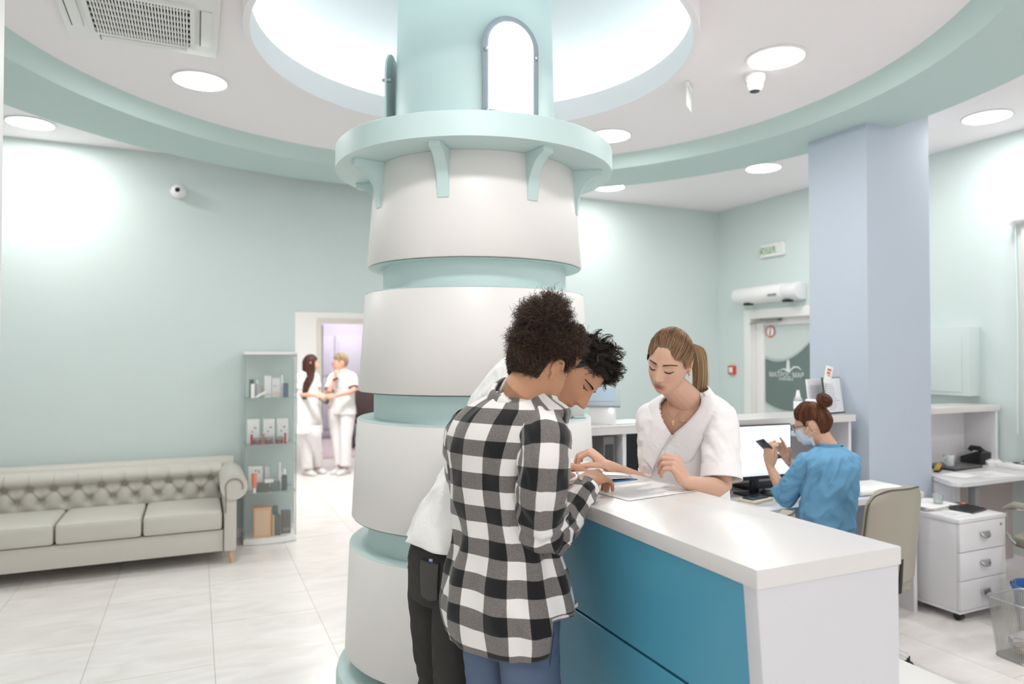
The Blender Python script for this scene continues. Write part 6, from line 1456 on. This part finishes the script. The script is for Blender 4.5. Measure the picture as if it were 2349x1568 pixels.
hC = pulled_hair(HC_, (.0, -.092, .055), BL[:3] + ['#977555'], PC, n=4200, seed=3, front=.66, ear=-.02, nape=-.36, off=.006, wave=.0015, scalp='#6a5440', r0=.0011, bulge=.010)
S_ = []; rrn = np.random.RandomState(4); tieC = HC_.loc(0, -.098, .055)
pp = [tieC, W(1597, 800, 2.63), W(1606, 845, 2.65), W(1606, 885, 2.65), W(1598, 918, 2.64)]
pl = Loft([(p, r, r, RT, FH) for p, r in zip(pp, (.016, .026, .029, .026, .014))], 2)
for i in range(1500):
    th = rrn.rand(); q = sqrt(rrn.rand()); w_ = rrn.normal() * .004; K = 16; pts = []
    end = rrn.uniform(.75, 1.0)
    for k in range(K):
        v = end * k / (K - 1); r = pl.row(v); c = Vector(r[:3]); p = c + (pl.pt(th + .05 * v, v) - c) * q + RT * w_ * v + RT * .003 * sin(v * 8 + th * 6); pts.append(list(p))
    S_.append(pts)
strand_mesh('ponytail', S_, M_hair, hC, .0009, .0005, BL[1:] + ['#d6c19c'])
b = MB(); b.sph(tieC + (pp[1] - tieC) * .1, .017, 2, (1, 1, .7)); b.build('hair_tie', M_dark, hC)
ribbon(HC_, [[(sx * (.017 + .029 * t / 6), -.0030 - .0050 * sin(pi * t / 6)) for t in range(7)] for sx in (-1, 1)], .0024, mat('lash_brown', '#2e201a', .6), 'eyelashes', PC, .0016)
brow_strands(HC_, '#5a4032', PC, 260, .0055, z0=.0195, lift=.0045)
b = MB(); b.sph(HC_.loc(-.0800, .0, -.037), .0042, 2); b.build('earring', mat('pearl', '#f4f1ea', .15, coat=.5), PC)
b = MB(); ncp = [LC.pt(.25 + .085 * s - .012, .97 - .16 * (1 - s * s), -.006) for s in [(-1 + 2 * k / 16) for k in range(17)]]
b.tube([W(1533, 915, 2.535), W(1532, 935, 2.525), W(1536, 950, 2.52), W(1542, 961, 2.52), W(1549, 957, 2.525), W(1558, 945, 2.54)], .0012, 6); nkl = b.build('necklace', mat('gold', '#c9a24f', .25, metal=1), PC)
b = MB(); pz = W(1544, 968, 2.512); b.X = frame3(pz, CV(0, 1, 0), CV(0, 0, 1)); b.box(-.0012, .0012, -.010, .008, -.001, .001); b.box(-.005, .005, .001, .0032, -.001, .001); b.build('cross_pendant', MATS['gold'], nkl)

# ================================================================ PERSON 4: seated nurse in blue with a phone
fD = Vector((-.25, .97, 0)).normalized(); sD = Vector((fD.y, -fD.x, 0))
PD = thing('person', 'seated nurse in blue with a hair bun, face mask and glasses, holding a phone', 'person', (3.08, 2.72, 0))
M_bl = mat('blouse_blue', '#72a8cc', .8, spec=.2, bump=.6, bscale=8, bdist=.025)
TD = [(1285, 1822, 1962, 3.75), (1240, 1828, 1960, 3.75), (1190, 1834, 1960, 3.75), (1140, 1838, 1964, 3.75), (1095, 1842, 1968, 3.75), (1062, 1844, 1966, 3.75), (1044, 1850, 1958, 3.75), (1032, 1862, 1944, 3.75), (1022, 1876, 1930, 3.75)]
stD = [stn(y, a, b_, d, .62, sD, fD) for y, a, b_, d in TD]; LD = Loft(stD, 2.3)
HD = Head(Vector((0, 0, 0)), CV(-.80, -.26, -.50), CV(-.16, .97, -.10), {'w': .072, 'k': .98}); ear = W(1862, 981, 3.74); c0 = ear - (HD.M.to_3x3() @ Vector((-.079, -.008, -.010)) * .98); HD.M = Matrix.Translation(c0) @ HD.M
b = MB(); HD.add(b); limb(b, [W(1900, 1045, 3.76), W(1898, 1022, 3.76), HD.loc(0, -.035, -.095), HD.loc(0, -.015, -.03)], [.07, .054, .050, .052]); LD.fill(b, .86, .02, .98)
SDl = W(1856, 1062, 3.74); EDl = W(1800, 1136, 3.84); WDl = W(1766, 1070, 3.92); SDr = W(1948, 1062, 3.78); EDr = W(1878, 1120, 4.05); WDr = W(1807, 1056, 4.02)
arm(b, SDl, EDl, WDl, (.045, .040, .035, .036, .028, .022)); arm(b, SDr, EDr, WDr, (.045, .040, .035, .035, .028, .022))
nlD = MB()
hand(b, nlD, WDl, CV(-.12, .98, .05), CV(-.72, .0, .60), 1, (22, 42, 30), .95, thumb=((.35, .9, -.3), (.0, 1, -.2), (-.2, 1, -.1)), splay=.09)
hand(b, nlD, WDr, CV(-.42, .88, .05), CV(.55, .35, -.5), -1, [(12, 12, 8), (28, 30, 18), (45, 40, 20), (50, 40, 20)], .95, thumb=((.7, .7, -.3), (.45, .85, -.3), (.3, .9, -.3)), splay=.10)
hpD = Vector((3.085, 2.70, .56))
for sx in (-1, 1):
    h0 = hpD + sD * sx * .08; kn = h0 + Vector((-.06, .44, .0)); limb(b, [h0, h0.lerp(kn, .5), kn], [.068, .06, .048]); limb(b, [kn, kn + Vector((0, -.0, -.48))], [.046, .034])
me = remeshed(b, .004, 4); tint('#dcb096', [], me); place_mesh('body', me, M_skin, PD); nlD.build('fingernails', M_nail, PD)
blo = LD.mesh('blouse', M_bl, PD, 110, 90, lambda u, v: folds(13, .014, 1.6, 6)(u, v) + .006, thick=.002)
for (S_, E_, W_, k, q) in ((SDl, EDl, WDl, .34, 1), (SDr, EDr, WDr, .40, 2)):
    sl = sleeve([S_.lerp(W(1900, 1050, 3.76), .32) + ZU * .008, S_ + ZU * .002, S_.lerp(E_, .4), S_.lerp(E_, .8), E_ + (E_ - W_) * .03 + ZU * -.004, E_.lerp(W_, k * .55), E_.lerp(W_, k)], [.050, .060, .060, .057, .056, .054, .048]); sl.mesh('sleeve', M_bl, blo, 48, 60, folds(q + 30, .008, 1.4, 8))
nc = W(1901, 1026, 3.76); cl = Loft([(nc - ZU * .02, .078, .070, sD, fD), (nc + ZU * .004, .066, .060, sD, fD), (nc + ZU * .026, .060, .056, sD, fD)], 2.0); cl.mesh('collar', M_bl, blo, 40, 10)
# white trousers on the chair
b = MB(); M_tw = mat('trouser_white', '#ece9e8', .8)
for sx in (-1, 1):
    h0 = hpD + sD * sx * .085 - Vector((0, .0, .0)); kn = h0 + Vector((-.06, .45, .0)); L1 = Loft([(h0 - fD * .06, .095, .085, sD, Vector((0, 0, 1))), (h0 + fD * .03, .092, .083, sD, Vector((0, 0, 1))), (h0.lerp(kn, .6), .078, .074, sD, Vector((0, 0, 1))), (kn, .06, .06, sD, Vector((0, -.5, 1))), (kn + Vector((0, .03, -.06)), .056, .058, sD, Vector((0, -1, .3))), (kn + Vector((0, .01, -.25)), .052, .056, sD, Vector((0, -1, 0))), (kn + Vector((0, .0, -.46)), .055, .06, sD, Vector((0, -1, 0)))], 2.1)
    L1.mesh('trouser_leg', M_tw, PD, 40, 60, folds(40 + sx, .004, 1.4, 8)); q = kn + Vector((0, .03, 0)); shoe(Vector((q.x, q.y, 0)), fD, M_sneak, PD, .24)
BR = ['#3a2218', '#5b3524', '#7d4a31', '#97603f']
hD = pulled_hair(HD, (0, -.045, .128), BR, PD, n=3600, seed=6, front=.50, ear=.0, nape=-.46, off=.008, wave=.002, scalp='#3e2519', r0=.0011, bulge=.008)
bc = W(1891, 917, 3.75); S_ = []; rrn = np.random.RandomState(8); bup = (bc - HD.loc(0, 0, .05)).normalized(); ba = bup.orthogonal().normalized(); bb = bup.cross(ba)
for i in range(1100):
    R_ = .030 + rrn.normal() * .0025; r_ = .019 * sqrt(rrn.rand()) + .003; a0 = rrn.rand() * 6.28; th = rrn.rand() * 6.28; ln = rrn.uniform(1.2, 3.2); tw = rrn.uniform(-1.4, 1.4); pts = []
    for k in range(14):
        a = a0 + ln * k / 13; t = th + tw * k / 13; rad = ba * cos(a) + bb * sin(a); p = bc + rad * (R_ * .72 + r_ * cos(t)) + bup * r_ * 1.25 * sin(t); pts.append(list(p))
    S_.append(pts)
strand_mesh('hair_bun', S_, M_hair, hD, .0011, .0008, BR)
b = MB(); b.sph(bc, .034, 3, (1, 1, .85)); b.build('bun_core', mat('bun_dark', '#3a2218', .7), hD)
b = MB(); nu, nv = 28, 20
def mk(u, v):
    x = -.068 + .136 * u; z = -.012 - .088 * v; z += .010 * (2 * u - 1) ** 2 * (1 - 2 * v); return HD.M @ Vector((x * .98, (HD.surf(max(-.058, min(.058, x)), z) + .007 + .006 * G(x, .02) * (1 - v)) * 1 - max(0, abs(x) - .050) * .9, z * .98))
b.grid(mk, nu, nv); mo = b.build('face_mask', mat('mask_pale', '#dfe8f2', .8), PD, angle=180); md = mo.modifiers.new('s', 'SOLIDIFY'); md.thickness = .0015
for sx in (-1, 1):
    b = MB(); 
    for (u, v) in ((.0 if sx < 0 else 1, .05), (.0 if sx < 0 else 1, .95)): b.tube([mk(u, v), HD.loc(sx * .078, .03, -.03 if v < .5 else -.05), HD.loc(sx * .083, -.008, -.012 + (.03 if v < .5 else -.022))], .0012, 6)
    b.build('ear_loop', M_whitem, mo)
b = MB()
for sx in (-1, 1):
    b.tube([HD.loc(sx * (.033 + .025 * cos(a)), .098 - .012 * abs(cos(a)) * (1 if cos(a) > 0 else 0), .001 + .020 * sin(a)) for a in [2 * pi * k / 20 for k in range(21)]], .0016, 8)
    b.tube([HD.loc(sx * .058, .088, .008), HD.loc(sx * .080, .05, .010), HD.loc(sx * .084, -.005, .006)], .0016, 8)
b.tube([HD.loc(-.009, .099, .006), HD.loc(0, .101, .009), HD.loc(.009, .099, .006)], .0016, 8)
gl = b.build('glasses', M_black, PD)
b = MB()
for sx in (-1, 1): b.faces([HD.loc(sx * (.033 + .024 * cos(a)), .0985 - .012 * max(0, cos(a)), .001 + .019 * sin(a)) for a in [2 * pi * k / 20 for k in range(20)]], [tuple(range(20))])
b.build('lenses', mat('lens_glass', '#eef6ff', .03, alpha=.35), gl)
pc = W(1763, 1030, 3.93); px_ = CV(-.70, .715, .0).normalized(); pw = CV(.30, .28, .9); pn = px_.cross(pw).normalized()
t = thing('smartphone', 'dark smartphone held up in the hand of the blue nurse', 'phone', pc); b = MB(); b.X = frame3(pc, px_, pn); b.box(-.036, .036, -.074, .074, -.004, .004, .003); b.build('body', mat('phone_dark', '#3a3e42', .3), t)
b = MB(); b.X = frame3(pc, px_, pn); b.box(-.033, .033, -.070, .070, .0041, .0046); b.box(-.028, -.012, .045, .066, -.0052, -.0042, .0005); b.build('screen', M_black, t)

# ================================================================ PERSONS 5 and 6: two nurses in white in the corridor
M_uni = mat('uniform_white', '#f2eeee', .8, spec=.2)
def far_person(label, d, hd, hf, hu, torso, legs, arms, hands, skin, tuniclen=None, seed=0, hk=1.0, feet=None):
    f2 = Vector((hf.x, hf.y, 0)).normalized(); s2 = Vector((f2.y, -f2.x, 0)); base = W(torso[0][1] / 2 + torso[0][2] / 2, 1000, d)
    P = thing('person', label, 'person', (base.x, base.y, 0)); tf = CV(*torso_f[seed]); tf = Vector((tf.x, tf.y, 0)).normalized(); ts = Vector((tf.y, -tf.x, 0))
    L1 = Loft([stn(y, a, b_, d, .62, ts, tf) for y, a, b_ in torso], 2.3)
    H = Head(W(hd[0], hd[1], d), hf, hu, {'k': hk}); b = MB(); H.add(b); top = torso[-1]; nb = W((top[1] + top[2]) / 2, top[0] + 4, d)
    limb(b, [nb - ZU * .05, nb, H.loc(0, -.03, -.08), H.loc(0, -.01, -.03)], [.07, .055, .052, .055]); L1.fill(b, .85)
    for (S_, E_, W_) in arms: arm(b, S_, E_, W_)
    for (O, fw, up, t, c) in hands: hand(b, None, O, fw, up, t, c, 1.0)
    for lg in legs: limb(b, [lg[0], lg[0].lerp(lg[1], .5), lg[1]], [.06, .045, .035])
    me = remeshed(b, .007, 4); tint(skin, [(H.M, H.k, lips('#b8685e'))], me); place_mesh('body', me, M_skin, P)
    tu = L1.mesh('tunic', M_uni, P, 64, 60, folds(seed + 50, .008, 1.5, 4), thick=.003)
    for i, (S_, E_, W_) in enumerate(arms):
        sl = sleeve([S_.lerp(nb, .35), S_, S_.lerp(E_, .4), S_.lerp(E_, .72)], [.062, .068, .064, .066]); sl.mesh('sleeve', M_uni, tu, 32, 24, folds(60 + i, .004, 1.4, 5))
    for lg in legs:
        kn = lg[0].lerp(lg[1], .5) + tf * .015; a = Loft([(lg[0] + ZU * .06, .095, .105, ts, tf), (lg[0] - ZU * .08, .092, .10, ts, tf), (kn, .072, .078, ts, tf), (lg[1] + ZU * .05, .062, .075, ts, tf)], 2.1); a.mesh('trouser_leg', M_uni, P, 32, 50, folds(70, .006, 1.4, 10))
        shoe(Vector((lg[1].x, lg[1].y, 0)) + tf * .05, tf, M_sneak, P, .25)
    return P, H
torso_f = {0: (.75, 0, .55), 1: (-.45, 0, .85)}
dE = 9.3; dF = 9.5
def g(px, py, d, z=None): return W(px, py, d)
PE, HE = far_person('long-haired nurse in a white tunic standing with her back half turned in the corridor', dE, (713, 833), CV(.92, -.06, -.30), CV(.02, 1, 0),
    [(992, 677, 735), (950, 679, 731), (915, 681, 726), (885, 683, 725), (866, 684, 727), (856, 688, 722), (850, 696, 716)],
    [(W(700, 985, dE), W(705, 1082, dE)), (W(720, 985, dE - .05), W(728, 1078, dE + .15))],
    [(W(689, 866, dE - .05), W(687, 905, dE - .12), W(722, 906, dE - .2)), (W(722, 866, dE + .12), W(728, 897, dE + .12), W(738, 908, dE + .02))],
    [(W(722, 906, dE - .2), CV(.95, -.1, .1), CV(0, .5, .8), -1, (20, 30, 20)), (W(738, 908, dE + .02), CV(.8, -.5, .1), CV(.4, .6, .6), 1, (30, 40, 25))], '#e0b49c', seed=0)
PF, HF = far_person('short-haired nurse in white, arms crossed, hand at her chin, by the far doorway', dF, (780, 833), CV(-.80, -.05, .45), CV(.0, 1, 0),
    [(948, 750, 818), (920, 754, 814), (895, 757, 812), (872, 759, 814), (858, 764, 812), (851, 772, 802), (847, 778, 796)],
    [(W(770, 945, dF), W(781, 1072, dF - .05)), (W(797, 945, dF - .05), W(793, 1076, dF - .12))],
    [(W(808, 866, dF - .1), W(812, 896, dF - .2), W(768, 908, dF - .32)), (W(764, 868, dF - .05), W(752, 904, dF - .25), W(768, 868, dF - .22))],
    [(W(768, 908, dF - .32), CV(-.95, 0, .2), CV(0, .6, .7), 1, (15, 25, 20)), (W(768, 868, dF - .22), CV(.2, .95, .1), CV(-.4, .2, .8), -1, (50, 60, 30))], '#e0aa94', seed=1)
t = thing('handheld_phone', 'black device in the hand of the long-haired corridor nurse', 'phone', W(743, 917, dE)); b = MB(); b.X = frame3(W(743, 917, dE - .02), CV(.8, -.5, 0), CV(.3, .5, .8)); b.box(-.03, .03, -.07, .07, -.005, .005, .003); b.build('body', M_black, t)
# long dark hair
S_ = []; rrn = np.random.RandomState(2); Mh = np.array(HE.M)
for i in range(1500):
    az = rrn.uniform(.32, 1.68) * pi * 1.0; az = (az if rrn.rand() < .5 else az); z0 = rrn.uniform(-.1, .98); c = sqrt(1 - z0 * z0); d = (c * sin(az), c * cos(az), z0)
    p = hshell(d, 1, .004 + .004 * rrn.rand()); pts = []; L = rrn.uniform(.38, .47)
    for k in range(12):
        t_ = k / 11; q = np.array(p); drop = max(0, t_ * (L + p[2]) - 0); ang = min(1, t_ * 3)
        r_ = np.array([p[0], p[1], 0]); rn = np.linalg.norm(r_) + 1e-6; out = r_ / rn * (.086 if t_ > .15 else max(rn, .04)); out = r_ * (1 - ang) + (r_ / rn * np.array([.082, .098, 0])) * ang
        tgt = np.array([.125 + out[0] * .35, -.05 + out[1] * .35, 0]); m_ = sstep(.3, .9, t_); o_ = out * (1 - m_) + tgt * m_
        pts.append(Mh[:3, :3] @ (np.array([o_[0], o_[1], p[2] - drop])) + Mh[:3, 3])
    S_.append(pts)
strand_mesh('long_hair', S_, M_hair, PE, .003, .002, ['#3a231c', '#4e3026', '#5e3b2f'])
b = MB(); b.X = HE.M; nu, nv = 48, 24; P_ = []
for i in range(nu):
    for j in range(nv):
        az = 2 * pi * i / nu; zl = hairline((sin(az), cos(az), 0), .5, .0, -.5); z = zl + (1 - zl) * (j / (nv - 1)); c = sqrt(max(0, 1 - z * z)); P_.append(Vector(hshell((c * sin(az), c * cos(az), z), 1, .006)))
b.faces(P_, [(i * nv + j, ((i + 1) % nu) * nv + j, ((i + 1) % nu) * nv + j + 1, i * nv + j + 1) for i in range(nu) for j in range(nv - 1)]); b.build('hair_top', mat('hair_far_dark', '#47291f', .6), PE, angle=180)
pulled_hair(HF, (.03, .05, .12), ['#9d8467', '#b89d7c', '#cdb693'], PF, n=1500, seed=8, front=.56, ear=.05, nape=-.38, off=.012, wave=.003, scalp='#a08a6c', r0=.0022, bulge=.016)
b = MB()
for sx in (-1, 1): b.tube([HF.loc(sx * (.033 + .023 * cos(a)), .10, .0 + .016 * sin(a)) for a in [2 * pi * k / 14 for k in range(15)]], .0022, 6)
b.build('glasses', mat('glasses_rose', '#a0605c', .4), PF)
b = MB(); q = W(769, 869, dF - .225); b.tube([q + CV(.034 * cos(a), .008 * cos(a), .034 * sin(a)) for a in [2 * pi * k / 16 for k in range(17)]], .009, 6); b.build('wrist_watch', M_black, PF)
WORLD=1.4; EXPO=1.2
# ================================================================ CAMERA, LIGHT, WORLD
cd = bpy.data.cameras.new('camera'); cam = bpy.data.objects.new('camera', cd); COL.objects.link(cam)
cd.sensor_width = 36; cd.sensor_fit = 'HORIZONTAL'; cd.lens = 36 * FPX / 2349; cam.location = CAM
cam.matrix_world = Matrix.Translation(CAM) @ Matrix((RT, UP, -FW)).transposed().to_4x4()
cd.clip_start = .02; cd.dof.use_dof = True; cd.dof.focus_distance = 2.35; cd.dof.aperture_fstop = 2.2
S.camera = cam
w = bpy.data.worlds.new('World'); S.world = w; w.use_nodes = True
w.node_tree.nodes['Background'].inputs[0].default_value = (1, .985, 1, 1); w.node_tree.nodes['Background'].inputs[1].default_value = WORLD
S.view_settings.view_transform = 'Standard'; S.view_settings.look = 'None'; S.view_settings.gamma = 1; S.view_settings.use_curve_mapping = False
S.view_settings.exposure = EXPO
def alight(name, loc, sz, e, rot=(0, 0, 0), sy=None):
    L = bpy.data.lights.new(name, 'AREA'); L.size = sz; L.energy = e
    if sy: L.shape = 'RECTANGLE'; L.size_y = sy
    o = bpy.data.objects.new(name, L); COL.objects.link(o); o.location = loc; o.rotation_euler = rot; return o
# corridor and far-room ceiling panels light the spaces behind the opening
def panel(x, y, s, e, label):
    t = thing('ceiling_panel_light', label, 'ceiling light', (x, y, 2.75))
    b = MB(); b.box(x - s / 2, x + s / 2, y - s / 2, y + s / 2, 2.735, 2.75, .003); b.build('diffuser', M_lamp, t)
    o = alight('light', (0, 0, -.02), s * .95, e); o.parent = t
panel(1.6, 8.4, .6, 17, 'square ceiling light in the corridor behind the opening')
panel(2.6, 12.3, .6, 14, 'square ceiling light in the far lavender room')
